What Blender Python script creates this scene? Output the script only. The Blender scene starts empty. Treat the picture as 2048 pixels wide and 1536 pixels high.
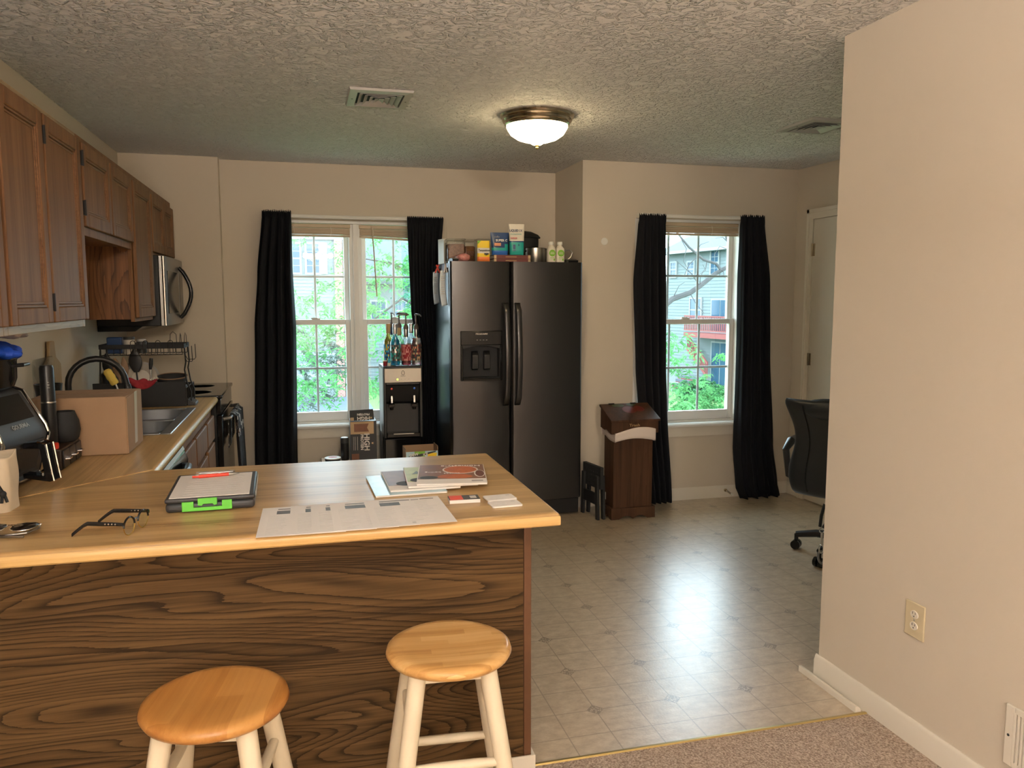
import bpy, bmesh, math, random
from mathutils import Matrix, Vector
random.seed(7)
R = math.radians; PI = math.pi
D = bpy.data; SC = bpy.context.scene; COL = SC.collection

# ------------------------------------------------------------ camera
H = 1.49
yaw, pitch, roll, FPX = 0.25957, 0.10685, -0.00085, 1586.0
cd = D.cameras.new('camera'); cam = D.objects.new('camera', cd); COL.objects.link(cam)
cd.sensor_fit = 'HORIZONTAL'; cd.sensor_width = 36.0; cd.lens = FPX / 2048 * 36
cd.clip_start = 0.05; cd.clip_end = 500
_f = Vector((math.sin(yaw), math.cos(yaw), 0)); _r = Vector((math.cos(yaw), -math.sin(yaw), 0)); _u = Vector((0, 0, 1))
_f2 = _f * math.cos(pitch) - _u * math.sin(pitch); _u2 = _u * math.cos(pitch) + _f * math.sin(pitch)
_r3 = _r * math.cos(roll) + _u2 * math.sin(roll); _u3 = -_r * math.sin(roll) + _u2 * math.cos(roll)
cam.matrix_world = Matrix(((_r3.x, _u3.x, -_f2.x, 0), (_r3.y, _u3.y, -_f2.y, 0), (_r3.z, _u3.z, -_f2.z, H), (0, 0, 0, 1)))
SC.camera = cam
# ------------------------------------------------------------ colour management, sky
SC.view_settings.view_transform = 'Standard'; SC.view_settings.look = 'None'
SC.view_settings.gamma = 1.0; SC.view_settings.use_curve_mapping = False
SC.view_settings.exposure = 0.72
w = D.worlds.new('sky'); SC.world = w; w.use_nodes = True
bg = w.node_tree.nodes['Background']; bg.inputs[0].default_value = (0.73, 0.89, 1.0, 1); bg.inputs[1].default_value = 7.0

def area(name, loc, rot, sx, sy, power, color):
    l = D.lights.new(name, 'AREA'); l.shape = 'RECTANGLE'; l.size = sx; l.size_y = sy; l.energy = power; l.color = color
    o = D.objects.new(name, l); o.location = loc; o.rotation_euler = rot; COL.objects.link(o); return o
# daylight from the living room's side window behind the camera
area('living_room_side_window', (-1.08, -2.8, 1.5), (R(90), 0, R(-90)), 1.9, 1.6, 50, (1.0, 0.95, 0.90))
_t = area('added_ceiling_uplight', (-0.55, -0.7, 1.75), (R(180), 0, 0), 0.32, 0.32, 130, (1.0, 0.945, 0.91)); _t.data.shape = 'DISK'  # unseen upward disk light, added behind the camera to brighten the ceiling
for _n, _l, _sx in (('twin_window_portal', (0.39, 6.04, 1.31), 1.12), ('single_window_portal', (2.73, 5.43, 1.31), 0.86)):
    area(_n, _l, (R(-90), 0, 0), _sx, 1.47, 1, (1, 1, 1)).data.cycles.is_portal = True

# ------------------------------------------------------------ mesh helpers
class MB:
    def __init__(s): s.v = []; s.f = []; s.m = []; s.mi = 0
    def add(s, vs, fs):
        n = len(s.v); s.v += [tuple(p) for p in vs]
        for f in fs: s.f.append(tuple(i + n for i in f)); s.m.append(s.mi)
        return s
    def mat(s, i): s.mi = i; return s
    def box(s, x0, x1, y0, y1, z0, z1):
        v = [(x, y, z) for z in (z0, z1) for y in (y0, y1) for x in (x0, x1)]
        return s.add(v, [(0, 2, 3, 1), (4, 5, 7, 6), (0, 1, 5, 4), (2, 6, 7, 3), (0, 4, 6, 2), (1, 3, 7, 5)])
    def bar(s, c, sx, sy, sz, rz=0, rx=0, ry=0):
        M = Matrix.Translation(c) @ Matrix.Rotation(rz, 4, 'Z') @ Matrix.Rotation(ry, 4, 'Y') @ Matrix.Rotation(rx, 4, 'X')
        v = [M @ Vector((x * sx / 2, y * sy / 2, z * sz / 2)) for z in (-1, 1) for y in (-1, 1) for x in (-1, 1)]
        return s.add(v, [(0, 2, 3, 1), (4, 5, 7, 6), (0, 1, 5, 4), (2, 6, 7, 3), (0, 4, 6, 2), (1, 3, 7, 5)])
    def prism(s, poly, axis, a, b):
        n = len(poly)
        def P(p, t):
            return {'x': (t, p[0], p[1]), 'y': (p[0], t, p[1]), 'z': (p[0], p[1], t)}[axis]
        v = [P(p, a) for p in poly] + [P(p, b) for p in poly]
        return s.add(v, [tuple(range(n - 1, -1, -1)), tuple(range(n, 2 * n))] + [(i, (i + 1) % n, n + (i + 1) % n, n + i) for i in range(n)])
    def lathe(s, prof, c=(0, 0, 0), n=28, M=None):
        v = []; f = []; k = len(prof)
        for (r, z) in prof:
            for i in range(n):
                a = 2 * PI * i / n; v.append((c[0] + r * math.cos(a), c[1] + r * math.sin(a), c[2] + z))
        for j in range(k - 1):
            for i in range(n):
                f.append((j * n + i, j * n + (i + 1) % n, (j + 1) * n + (i + 1) % n, (j + 1) * n + i))
        if prof[0][0] > 1e-6: f.append(tuple(range(n - 1, -1, -1)))
        if prof[-1][0] > 1e-6: f.append(tuple((k - 1) * n + i for i in range(n)))
        if M is not None: v = [M @ Vector(p) for p in v]
        return s.add(v, f)
    def cyl(s, p0, p1, r0, r1=None, n=14):
        r1 = r0 if r1 is None else r1
        return s.tube([p0, p1], [r0, r1], n)
    def tube(s, pts, r, n=8, closed=False):
        pts = [Vector(p) for p in pts]; k = len(pts)
        rs = r if isinstance(r, (list, tuple)) else [r] * k
        v = []; f = []; prev = None
        for i, p in enumerate(pts):
            if closed: t = pts[(i + 1) % k] - pts[i - 1]
            else: t = pts[min(i + 1, k - 1)] - pts[max(i - 1, 0)]
            t.normalize()
            if prev is None:
                a = Vector((0, 0, 1)) if abs(t.z) < 0.9 else Vector((1, 0, 0))
                nrm = t.cross(a).normalized()
            else:
                nrm = (prev - t * prev.dot(t))
                nrm = nrm.normalized() if nrm.length > 1e-6 else t.orthogonal().normalized()
            prev = nrm; b = t.cross(nrm)
            for j in range(n):
                an = 2 * PI * j / n; v.append(p + (nrm * math.cos(an) + b * math.sin(an)) * rs[i])
        for i in range(k if closed else k - 1):
            for j in range(n):
                i2 = (i + 1) % k
                f.append((i * n + j, i * n + (j + 1) % n, i2 * n + (j + 1) % n, i2 * n + j))
        if not closed:
            f.append(tuple(range(n - 1, -1, -1))); f.append(tuple((k - 1) * n + j for j in range(n)))
        return s.add(v, f)
    def grid(s, fn, nu, nv, closed=False):
        v = [fn(i / nu, j / nv) for j in range(nv + 1) for i in range(nu + (0 if closed else 1))]
        wd = nu if closed else nu + 1; f = []
        for j in range(nv):
            for i in range(nu):
                i2 = (i + 1) % wd
                f.append((j * wd + i, j * wd + i2, (j + 1) * wd + i2, (j + 1) * wd + i))
        return s.add(v, f)
    def ball(s, c, rx, ry=None, rz=None, n=16, m=10, fn=None):
        ry = rx if ry is None else ry; rz = rx if rz is None else rz
        def P(u, v):
            a = 2 * PI * u; b = -PI / 2 + PI * (0.02 + 0.96 * v)
            k = 1 if fn is None else fn(a, b)
            return (c[0] + rx * k * math.cos(b) * math.cos(a), c[1] + ry * k * math.cos(b) * math.sin(a), c[2] + rz * k * math.sin(b))
        s.grid(P, n, m, True); o = len(s.v) - n * (m + 1)
        s.f.append(tuple(o + i for i in range(n - 1, -1, -1))); s.m.append(s.mi)
        s.f.append(tuple(o + n * m + i for i in range(n))); s.m.append(s.mi)
        return s
    def xf(s, M): s.v = [tuple(M @ Vector(p)) for p in s.v]; return s

ORG = {}
def T(name, label, cat, loc=(0, 0, 0), rz=0, group=None, local=False):
    o = D.objects.new(name, None); COL.objects.link(o); o.empty_display_size = 0.05
    o.location = loc; o.rotation_euler = (0, 0, rz); o['label'] = label; o['category'] = cat
    if group: o['group'] = group
    ORG[o] = Vector((0, 0, 0)) if local else Vector(loc)
    return o
def P(name, mb, mats, parent=None, bevel=0, seg=2, sharp=35, solid=0, sub=0, label=None, flat=False):
    me = D.meshes.new(name); off = ORG.get(parent, Vector((0, 0, 0)))
    me.from_pydata([tuple(Vector(p) - off) for p in mb.v], [], mb.f)
    if not isinstance(mats, (list, tuple)): mats = [mats]
    for m in mats: me.materials.append(m)
    for p, i in zip(me.polygons, mb.m): p.material_index = min(i, len(mats) - 1)
    bm = bmesh.new(); bm.from_mesh(me); bmesh.ops.recalc_face_normals(bm, faces=bm.faces); bm.to_mesh(me); bm.free()
    if not flat:
        me.polygons.foreach_set('use_smooth', [True] * len(me.polygons)); me.set_sharp_from_angle(angle=R(sharp))
    o = D.objects.new(name, me); COL.objects.link(o)
    if parent is not None: o.parent = parent; ORG[o] = off
    if solid:
        md = o.modifiers.new('solid', 'SOLIDIFY'); md.thickness = solid; md.offset = 0
    if sub:
        md = o.modifiers.new('sub', 'SUBSURF'); md.levels = sub; md.render_levels = sub
    if bevel:
        md = o.modifiers.new('bevel', 'BEVEL'); md.width = bevel; md.segments = seg; md.limit_method = 'ANGLE'; md.angle_limit = R(40)
    if label: o['label'] = label
    return o
def ONE(name, mb, mats, label, cat, loc=None, group=None, **k):      # a thing that is one mesh, origin at its base
    if loc is None:
        xs = [p[0] for p in mb.v]; ys = [p[1] for p in mb.v]; zs = [p[2] for p in mb.v]
        loc = ((min(xs) + max(xs)) / 2, (min(ys) + max(ys)) / 2, min(zs))
    mb.v = [tuple(Vector(p) - Vector(loc)) for p in mb.v]
    o = P(name, mb, mats, None, **k); o.location = loc; ORG[o] = Vector(loc)
    o['label'] = label; o['category'] = cat
    if group: o['group'] = group
    return o
def S(name, mb, mats, parent=None, **k):
    o = P(name, mb, mats, parent, **k)
    if parent is None: o['kind'] = 'structure'
    return o
def text(name, s, size, loc, rot, m, parent, ext=0.0004, align='CENTER', bold=0.0, sx=1.0):
    c = D.curves.new(name, 'FONT'); c.body = s; c.size = size; c.extrude = ext; c.align_x = align; c.align_y = 'CENTER'; c.offset = bold
    c.resolution_u = 2
    t = D.objects.new(name, c); COL.objects.link(t); bpy.context.view_layer.update()
    me = D.meshes.new_from_object(t.evaluated_get(bpy.context.evaluated_depsgraph_get()))
    D.objects.remove(t); D.curves.remove(c); me.name = name
    me.materials.clear(); me.materials.append(m)
    M = Matrix.LocRotScale(Vector(loc) - ORG.get(parent, Vector((0, 0, 0))), rot if isinstance(rot, Matrix) else Matrix.Rotation(0, 3, 'X'), None) if isinstance(rot, Matrix) else None
    o = D.objects.new(name, me); COL.objects.link(o); o.parent = parent
    if M is not None: me.transform(M @ Matrix.Diagonal((sx, 1, 1, 1)))
    ORG[o] = ORG.get(parent, Vector((0, 0, 0)))
    return o
def basis(xa, ya):
    xa = Vector(xa).normalized(); ya = Vector(ya).normalized(); za = xa.cross(ya)
    return Matrix((xa, ya, za)).transposed()
FRONT = basis((1, 0, 0), (0, 0, 1))            # lettering that faces -Y (towards the camera)
UPSIDE = basis((-1, 0, 0), (0, 0, -1))
SIDEWAYS = basis((0, 0, -1), (1, 0, 0))        # reads downwards, faces -Y
FLAT = basis((1, 0, 0), (0, 1, 0))
FLATUP = basis((-1, 0, 0), (0, -1, 0))

# ------------------------------------------------------------ materials
def newmat(name):
    m = D.materials.new(name); m.use_nodes = True; nt = m.node_tree; b = nt.nodes['Principled BSDF']; return m, nt, b
def mat(name, c, rough=0.5, metal=0.0, spec=0.5, trans=0.0, ior=1.45, emit=0.0, ec=None, coat=0.0, alpha=1.0, bump=None, vary=0.0, vscale=8.0, sheen=0.0):
    m, nt, b = newmat(name)
    b.inputs['Base Color'].default_value = (*c, 1); b.inputs['Roughness'].default_value = rough; b.inputs['Metallic'].default_value = metal
    b.inputs['Specular IOR Level'].default_value = spec; b.inputs['IOR'].default_value = ior; b.inputs['Transmission Weight'].default_value = trans
    b.inputs['Coat Weight'].default_value = coat; b.inputs['Alpha'].default_value = alpha; b.inputs['Sheen Weight'].default_value = sheen
    if emit: b.inputs['Emission Color'].default_value = (*(ec or c), 1); b.inputs['Emission Strength'].default_value = emit
    tc = nt.nodes.new('ShaderNodeTexCoord')
    if vary:
        nz = nt.nodes.new('ShaderNodeTexNoise'); nz.inputs['Scale'].default_value = vscale; nz.inputs['Detail'].default_value = 4
        nt.links.new(tc.outputs['Object'], nz.inputs['Vector'])
        mx = nt.nodes.new('ShaderNodeMix'); mx.data_type = 'RGBA'
        mx.inputs['A'].default_value = (*[x * (1 - vary) for x in c], 1); mx.inputs['B'].default_value = (*[min(1, x * (1 + vary)) for x in c], 1)
        nt.links.new(nz.outputs['Fac'], mx.inputs['Factor']); nt.links.new(mx.outputs['Result'], b.inputs['Base Color'])
    if bump:
        nz = nt.nodes.new('ShaderNodeTexNoise'); nz.inputs['Scale'].default_value = bump[0]; nz.inputs['Detail'].default_value = 3
        nt.links.new(tc.outputs['Object'], nz.inputs['Vector'])
        bp = nt.nodes.new('ShaderNodeBump'); bp.inputs['Strength'].default_value = bump[1]; bp.inputs['Distance'].default_value = bump[2] if len(bump) > 2 else 0.01
        nt.links.new(nz.outputs['Fac'], bp.inputs['Height']); nt.links.new(bp.outputs['Normal'], b.inputs['Normal'])
    return m
def ramp(nt, stops):
    r = nt.nodes.new('ShaderNodeValToRGB'); e = r.color_ramp.elements
    while len(e) < len(stops): e.new(0.5)
    for k, (p, c) in zip(e, stops): k.position = p; k.color = (*c, 1)
    return r
def math_(nt, op, a, b=None, c=None):
    n = nt.nodes.new('ShaderNodeMath'); n.operation = op
    for i, x in enumerate((a, b, c)):
        if x is None: continue
        if isinstance(x, (int, float)): n.inputs[i].default_value = x
        else: nt.links.new(x, n.inputs[i])
    return n.outputs[0]
def wood(name, light, mid, dark, axis='z', grain=1.0, figure=0.0, rough=0.42, fscale=(1.1, 5.0), rings=11.0, gmix=0.55, spec=0.4, coat=0.0, plank=None, lo=0.30, hi=0.66):
    m, nt, b = newmat(name); L = nt.links.new
    tc = nt.nodes.new('ShaderNodeTexCoord')
    def mapped(along, across):
        mp = nt.nodes.new('ShaderNodeMapping')
        sc = [across] * 3; sc['xyz'.index(axis)] = along
        mp.inputs['Scale'].default_value = sc; L(tc.outputs['Object'], mp.inputs['Vector']); return mp.outputs['Vector']
    n1 = nt.nodes.new('ShaderNodeTexNoise'); n1.inputs['Scale'].default_value = 1; n1.inputs['Detail'].default_value = 5; n1.inputs['Roughness'].default_value = 0.65
    L(mapped(3.0 * grain, 130 * grain), n1.inputs['Vector'])
    n2 = nt.nodes.new('ShaderNodeTexNoise'); n2.inputs['Scale'].default_value = 1; n2.inputs['Detail'].default_value = 2
    L(mapped(0.8 * grain, 22 * grain), n2.inputs['Vector'])
    g = math_(nt, 'ADD', math_(nt, 'MULTIPLY', n1.outputs['Fac'], gmix), math_(nt, 'MULTIPLY', n2.outputs['Fac'], 1 - gmix))
    if figure:
        n3 = nt.nodes.new('ShaderNodeTexNoise'); n3.inputs['Scale'].default_value = 1; n3.inputs['Detail'].default_value = 1.2; n3.inputs['Distortion'].default_value = 0.25
        L(mapped(*fscale), n3.inputs['Vector'])
        fr = math_(nt, 'FRACT', math_(nt, 'MULTIPLY_ADD', n3.outputs['Fac'], rings, math_(nt, 'MULTIPLY', n1.outputs['Fac'], 0.45)))
        fr = math_(nt, 'POWER', fr, 4.0)
        g = math_(nt, 'SUBTRACT', g, math_(nt, 'MULTIPLY', fr, figure))
    if plank:
        sx = nt.nodes.new('ShaderNodeSeparateXYZ'); L(tc.outputs['Object'], sx.inputs[0])
        across = sx.outputs['xyz'.index('y' if axis == 'x' else 'x')]; along = sx.outputs['xyz'.index(axis)]
        row = math_(nt, 'FLOOR', math_(nt, 'DIVIDE', across, plank))
        col = math_(nt, 'FLOOR', math_(nt, 'ADD', math_(nt, 'DIVIDE', along, plank * 7), math_(nt, 'MULTIPLY', row, 0.37)))
        wn = nt.nodes.new('ShaderNodeTexWhiteNoise'); wn.noise_dimensions = '2D'
        cb = nt.nodes.new('ShaderNodeCombineXYZ'); L(row, cb.inputs[0]); L(col, cb.inputs[1]); L(cb.outputs[0], wn.inputs[0])
        g = math_(nt, 'ADD', g, math_(nt, 'MULTIPLY', math_(nt, 'SUBTRACT', wn.outputs[0], 0.5), 0.32))
    r = ramp(nt, [(lo, dark), (0.47, mid), (hi, light)])
    L(g, r.inputs['Fac']); L(r.outputs['Color'], b.inputs['Base Color'])
    b.inputs['Roughness'].default_value = rough; b.inputs['Specular IOR Level'].default_value = spec; b.inputs['Coat Weight'].default_value = coat
    bp = nt.nodes.new('ShaderNodeBump'); bp.inputs['Strength'].default_value = 0.12; bp.inputs['Distance'].default_value = 0.003
    L(n1.outputs['Fac'], bp.inputs['Height']); L(bp.outputs['Normal'], b.inputs['Normal'])
    return m
M = {}
M['wall'] = mat('wall_paint', (0.63, 0.552, 0.45), 0.75, spec=0.25, bump=(260, 0.12, 0.002), vary=0.03, vscale=1.5)
M['trim'] = mat('trim_paint', (0.76, 0.70, 0.60), 0.45)
M['white_vinyl'] = mat('white_vinyl', (0.80, 0.79, 0.76), 0.35)
M['muntin'] = mat('grey_muntin', (0.55, 0.56, 0.58), 0.4)
M['blind'] = mat('blind_slats', (0.55, 0.43, 0.30), 0.5)
M['door'] = mat('door_paint', (0.74, 0.69, 0.60), 0.4)
M['oak'] = wood('honey_oak', (0.275, 0.145, 0.066), (0.195, 0.095, 0.042), (0.10, 0.045, 0.019), 'z', figure=0.03, fscale=(1.0, 9), rings=9, lo=0.22, hi=0.72, rough=0.55, spec=0.18)
M['oak_h'] = wood('honey_oak_horizontal', (0.275, 0.145, 0.066), (0.195, 0.095, 0.042), (0.10, 0.045, 0.019), 'y', figure=0.03, lo=0.22, hi=0.72, rough=0.5, spec=0.25)
M['oak_side'] = wood('oak_veneer_side', (0.26, 0.115, 0.042), (0.18, 0.074, 0.026), (0.08, 0.03, 0.010), 'z', figure=0.22, fscale=(1.4, 7), rings=10)
M['oak_pale'] = wood('bleached_oak_rail', (0.42, 0.30, 0.17), (0.33, 0.22, 0.12), (0.2, 0.12, 0.06), 'y', figure=0.15, fscale=(2, 14), rings=7)
M['panel'] = wood('dark_oak_panel', (0.125, 0.070, 0.026), (0.082, 0.044, 0.016), (0.026, 0.013, 0.005), 'x', figure=0.27, fscale=(0.8, 5.0), rings=34, rough=0.6, spec=0.15)
M['red_oak'] = mat('reddish_trim', (0.105, 0.045, 0.018), 0.5, vary=0.2, vscale=30)
M['counter_x'] = wood('laminate_grain_x', (0.60, 0.40, 0.18), (0.48, 0.30, 0.125), (0.32, 0.18, 0.065), 'x', grain=0.55, rough=0.3, gmix=0.45, lo=0.36, hi=0.60)
M['counter_y'] = wood('laminate_grain_y', (0.60, 0.40, 0.18), (0.48, 0.30, 0.125), (0.32, 0.18, 0.065), 'y', grain=0.55, rough=0.3, gmix=0.45, lo=0.36, hi=0.60)
M['edge'] = wood('laminate_edge', (0.66, 0.44, 0.18), (0.56, 0.35, 0.13), (0.44, 0.25, 0.085), 'x', grain=0.6, rough=0.28)
M['edge_y'] = wood('laminate_edge_y', (0.66, 0.44, 0.18), (0.56, 0.35, 0.13), (0.44, 0.25, 0.085), 'y', grain=0.6, rough=0.28)
M['bin'] = wood('dark_pine', (0.085, 0.038, 0.018), (0.060, 0.026, 0.012), (0.030, 0.012, 0.006), 'z', grain=0.6, figure=0.08, fscale=(0.8, 10), rings=6, rough=0.5, spec=0.25)
M['stool_a'] = wood('orange_stool_seat', (0.47, 0.23, 0.065), (0.38, 0.165, 0.04), (0.28, 0.11, 0.025), 'y', grain=0.4, rough=0.3, plank=0.062)
M['stool_b'] = wood('honey_stool_seat', (0.68, 0.43, 0.18), (0.57, 0.32, 0.11), (0.42, 0.21, 0.06), 'x', grain=0.5, rough=0.28, plank=0.026)
M['stool_leg'] = mat('worn_cream_paint', (0.66, 0.57, 0.42), 0.5, vary=0.10, vscale=14)
M['black'] = mat('black_plastic', (0.012, 0.012, 0.013), 0.35)
M['black_gloss'] = mat('black_gloss', (0.008, 0.008, 0.009), 0.12)
M['black_matte'] = mat('black_matte', (0.014, 0.014, 0.015), 0.7)
M['black_metal'] = mat('black_wire', (0.014, 0.012, 0.011), 0.4, metal=0.3)
M['curtain'] = mat('black_curtain', (0.007, 0.0075, 0.010), 0.8, spec=0.25)
M['leather'] = mat('black_leather', (0.016, 0.019, 0.022), 0.38, bump=(220, 0.15, 0.002))
M['bss'] = mat('black_stainless', (0.066, 0.063, 0.063), 0.30, metal=0.85)
M['bss_side'] = mat('fridge_side', (0.012, 0.013, 0.015), 0.3, bump=(350, 0.15, 0.001))
M['steel'] = mat('brushed_steel', (0.55, 0.53, 0.50), 0.28, metal=1)
M['steel_dark'] = mat('dark_steel', (0.30, 0.29, 0.28), 0.3, metal=1)
M['sinksteel'] = mat('sink_steel', (0.42, 0.43, 0.45), 0.35, metal=0.9)
M['chrome'] = mat('chrome', (0.75, 0.74, 0.72), 0.08, metal=1)
M['nickel'] = mat('brushed_nickel', (0.50, 0.44, 0.34), 0.2, metal=1)
M['brass'] = mat('brass_strip', (0.42, 0.31, 0.12), 0.4, metal=0.8)
M['brass_rub'] = mat('brass_finial', (0.85, 0.6, 0.15), 0.25, metal=1)
M['lamp'] = mat('lit_glass_dome', (1.0, 0.86, 0.6), 0.4, emit=17.0, ec=(1.0, 0.78, 0.44))
M['bulb'] = mat('lit_bulb', (1, 0.9, 0.7), 0.4, emit=360.0, ec=(1.0, 0.87, 0.70))
M['paper'] = mat('white_paper', (0.80, 0.76, 0.72), 0.6, spec=0.2)
M['paper2'] = mat('white_paper_cool', (0.72, 0.80, 0.88), 0.6, spec=0.2)
M['ink'] = mat('grey_print', (0.36, 0.34, 0.33), 0.6)
M['ink_lite'] = mat('light_grey_print', (0.55, 0.53, 0.51), 0.6)
M['ink_dark'] = mat('black_print', (0.05, 0.05, 0.05), 0.6)
M['photo'] = mat('photo_print', (0.11, 0.105, 0.10), 0.5, vary=0.6, vscale=60)
M['card'] = mat('cardboard', (0.36, 0.225, 0.13), 0.8, vary=0.05, vscale=20)
M['card_dk'] = mat('cardboard_edge', (0.27, 0.16, 0.085), 0.8)
M['tape'] = mat('packing_tape', (0.50, 0.40, 0.28), 0.35)
M['canvas'] = mat('cream_canvas', (0.66, 0.55, 0.40), 0.85, vary=0.08, vscale=20)
M['green'] = mat('green_latch', (0.13, 0.55, 0.06), 0.4)
M['charcoal'] = mat('charcoal_plastic', (0.035, 0.035, 0.038), 0.45)
M['red'] = mat('red_plastic', (0.75, 0.06, 0.03), 0.35)
M['maroon'] = mat('maroon_cover', (0.15, 0.035, 0.03), 0.5)
M['dark_red'] = mat('red_cloth', (0.30, 0.02, 0.03), 0.8, vary=0.5, vscale=60)
M['yellow'] = mat('yellow_sponge', (0.85, 0.62, 0.13), 0.8, bump=(120, 0.5, 0.004))
M['white'] = mat('white_plastic', (0.80, 0.78, 0.72), 0.4)
M['white_gloss'] = mat('white_glaze', (0.62, 0.57, 0.50), 0.25)
M['ivory'] = mat('ivory_plate', (0.62, 0.52, 0.34), 0.35)
M['offwhite'] = mat('warm_white_plastic', (0.74, 0.68, 0.58), 0.4)
M['grey'] = mat('light_grey_plastic', (0.45, 0.43, 0.40), 0.4)
M['panel_grey'] = mat('silver_panel', (0.50, 0.47, 0.42), 0.3, metal=0.5)
M['blue_lit'] = mat('blue_led', (0.05, 0.2, 0.8), 0.3)
M['green_led'] = mat('green_led', (0.5, 0.9, 0.05), 0.3, emit=3.0, ec=(0.5, 1.0, 0.05))
M['navy'] = mat('navy_pouch', (0.025, 0.06, 0.17), 0.3)
M['teal'] = mat('teal_print', (0.02, 0.36, 0.32), 0.35)
M['blue'] = mat('blue_bag', (0.015, 0.07, 0.50), 0.25)
M['cyan'] = mat('cyan_print', (0.04, 0.42, 0.58), 0.4)
M['sky_blue'] = mat('blue_print', (0.04, 0.16, 0.55), 0.4)
M['pouch_yellow'] = mat('yellow_print', (0.90, 0.62, 0.02), 0.4)
M['orange'] = mat('orange_print', (0.85, 0.22, 0.05), 0.4)
M['pink'] = mat('pink_print', (0.60, 0.24, 0.22), 0.4, vary=0.7, vscale=45)
M['peach'] = mat('peach_print', (0.75, 0.33, 0.18), 0.4)
M['leaf_green'] = mat('green_print', (0.22, 0.50, 0.05), 0.45)
M['kibble'] = mat('brown_kibble', (0.20, 0.085, 0.045), 0.8, vary=0.6, vscale=70, bump=(90, 1.0, 0.01))
M['foil'] = mat('silver_foil', (0.65, 0.62, 0.60), 0.3, metal=0.8)
M['gold_ink'] = mat('gold_print', (0.45, 0.30, 0.13), 0.5)
M['tan_ink'] = mat('tan_print', (0.55, 0.38, 0.22), 0.6)
M['soup'] = mat('soup_orange', (0.50, 0.11, 0.02), 0.4, vary=0.4, vscale=60)
M['brown_print'] = mat('brown_print', (0.21, 0.085, 0.045), 0.4, vary=0.3, vscale=30)
M['olive_print'] = mat('olive_print', (0.45, 0.48, 0.16), 0.4, vary=0.3, vscale=30)
M['sky_print'] = mat('pale_blue_print', (0.50, 0.70, 0.78), 0.25, vary=0.15, vscale=30)
M['bag_liner'] = mat('white_bin_liner', (0.72, 0.62, 0.56), 0.5)
M['black_lens'] = mat('dark_lens', (0.012, 0.008, 0.006), 0.15, spec=0.25)
M['utensil'] = mat('wooden_utensil', (0.30, 0.19, 0.11), 0.6)
M['board'] = wood('cutting_board_wood', (0.50, 0.36, 0.2), (0.42, 0.29, 0.15), (0.33, 0.21, 0.1), 'z', grain=0.5)
M['red_skin'] = mat('painted_apple_red', (0.13, 0.02, 0.012), 0.4)
M['green_skin'] = mat('painted_leaf_green', (0.045, 0.06, 0.012), 0.4)
def clear(name, tint=(1, 1, 1), fac=0.12, rough=0.02):                       # thin clear sheet: straight through plus a mirror share
    m = D.materials.new(name); m.use_nodes = True; nt = m.node_tree; nt.nodes.clear()
    o = nt.nodes.new('ShaderNodeOutputMaterial'); t = nt.nodes.new('ShaderNodeBsdfTransparent'); t.inputs[0].default_value = (*tint, 1)
    g = nt.nodes.new('ShaderNodeBsdfGlossy'); g.inputs['Roughness'].default_value = rough
    mx = nt.nodes.new('ShaderNodeMixShader'); fr = nt.nodes.new('ShaderNodeLayerWeight')
    ml = math_(nt, 'MULTIPLY_ADD', math_(nt, 'POWER', fr.outputs['Facing'], 5.0), 0.8, fac)
    nt.links.new(ml, mx.inputs[0]); nt.links.new(t.outputs[0], mx.inputs[1]); nt.links.new(g.outputs[0], mx.inputs[2]); nt.links.new(mx.outputs[0], o.inputs[0])
    return m
M['glass'] = clear('window_glass', (0.95, 0.98, 0.98), 0.06, 0.0)
M['clear'] = clear('clear_plastic', (0.93, 0.94, 0.93), 0.10, 0.05)
M['lens'] = clear('spectacle_lens', (0.97, 0.97, 0.96), 0.06, 0.0)
M['bottle_clear'] = clear('bottle_glass', (0.80, 0.84, 0.86), 0.16, 0.03)
def syrup(name, c):
    m, nt, b = newmat(name); b.inputs['Base Color'].default_value = (*c, 1); b.inputs['Transmission Weight'].default_value = 0.75
    b.inputs['Roughness'].default_value = 0.05; b.inputs['IOR'].default_value = 1.2; return m
M['syrup_blue'] = syrup('blue_syrup', (0.03, 0.55, 0.85)); M['syrup_yellow'] = syrup('yellow_syrup', (0.95, 0.78, 0.12))
M['syrup_pink'] = syrup('pink_syrup', (0.80, 0.45, 0.45)); M['syrup_red'] = syrup('dark_red_syrup', (0.35, 0.05, 0.05))
M['syrup_clear'] = syrup('clear_syrup', (0.85, 0.88, 0.9)); M['syrup_dark'] = syrup('dark_syrup', (0.10, 0.04, 0.03))
M['pump'] = mat('grey_pump', (0.10, 0.075, 0.06), 0.4)

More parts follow.
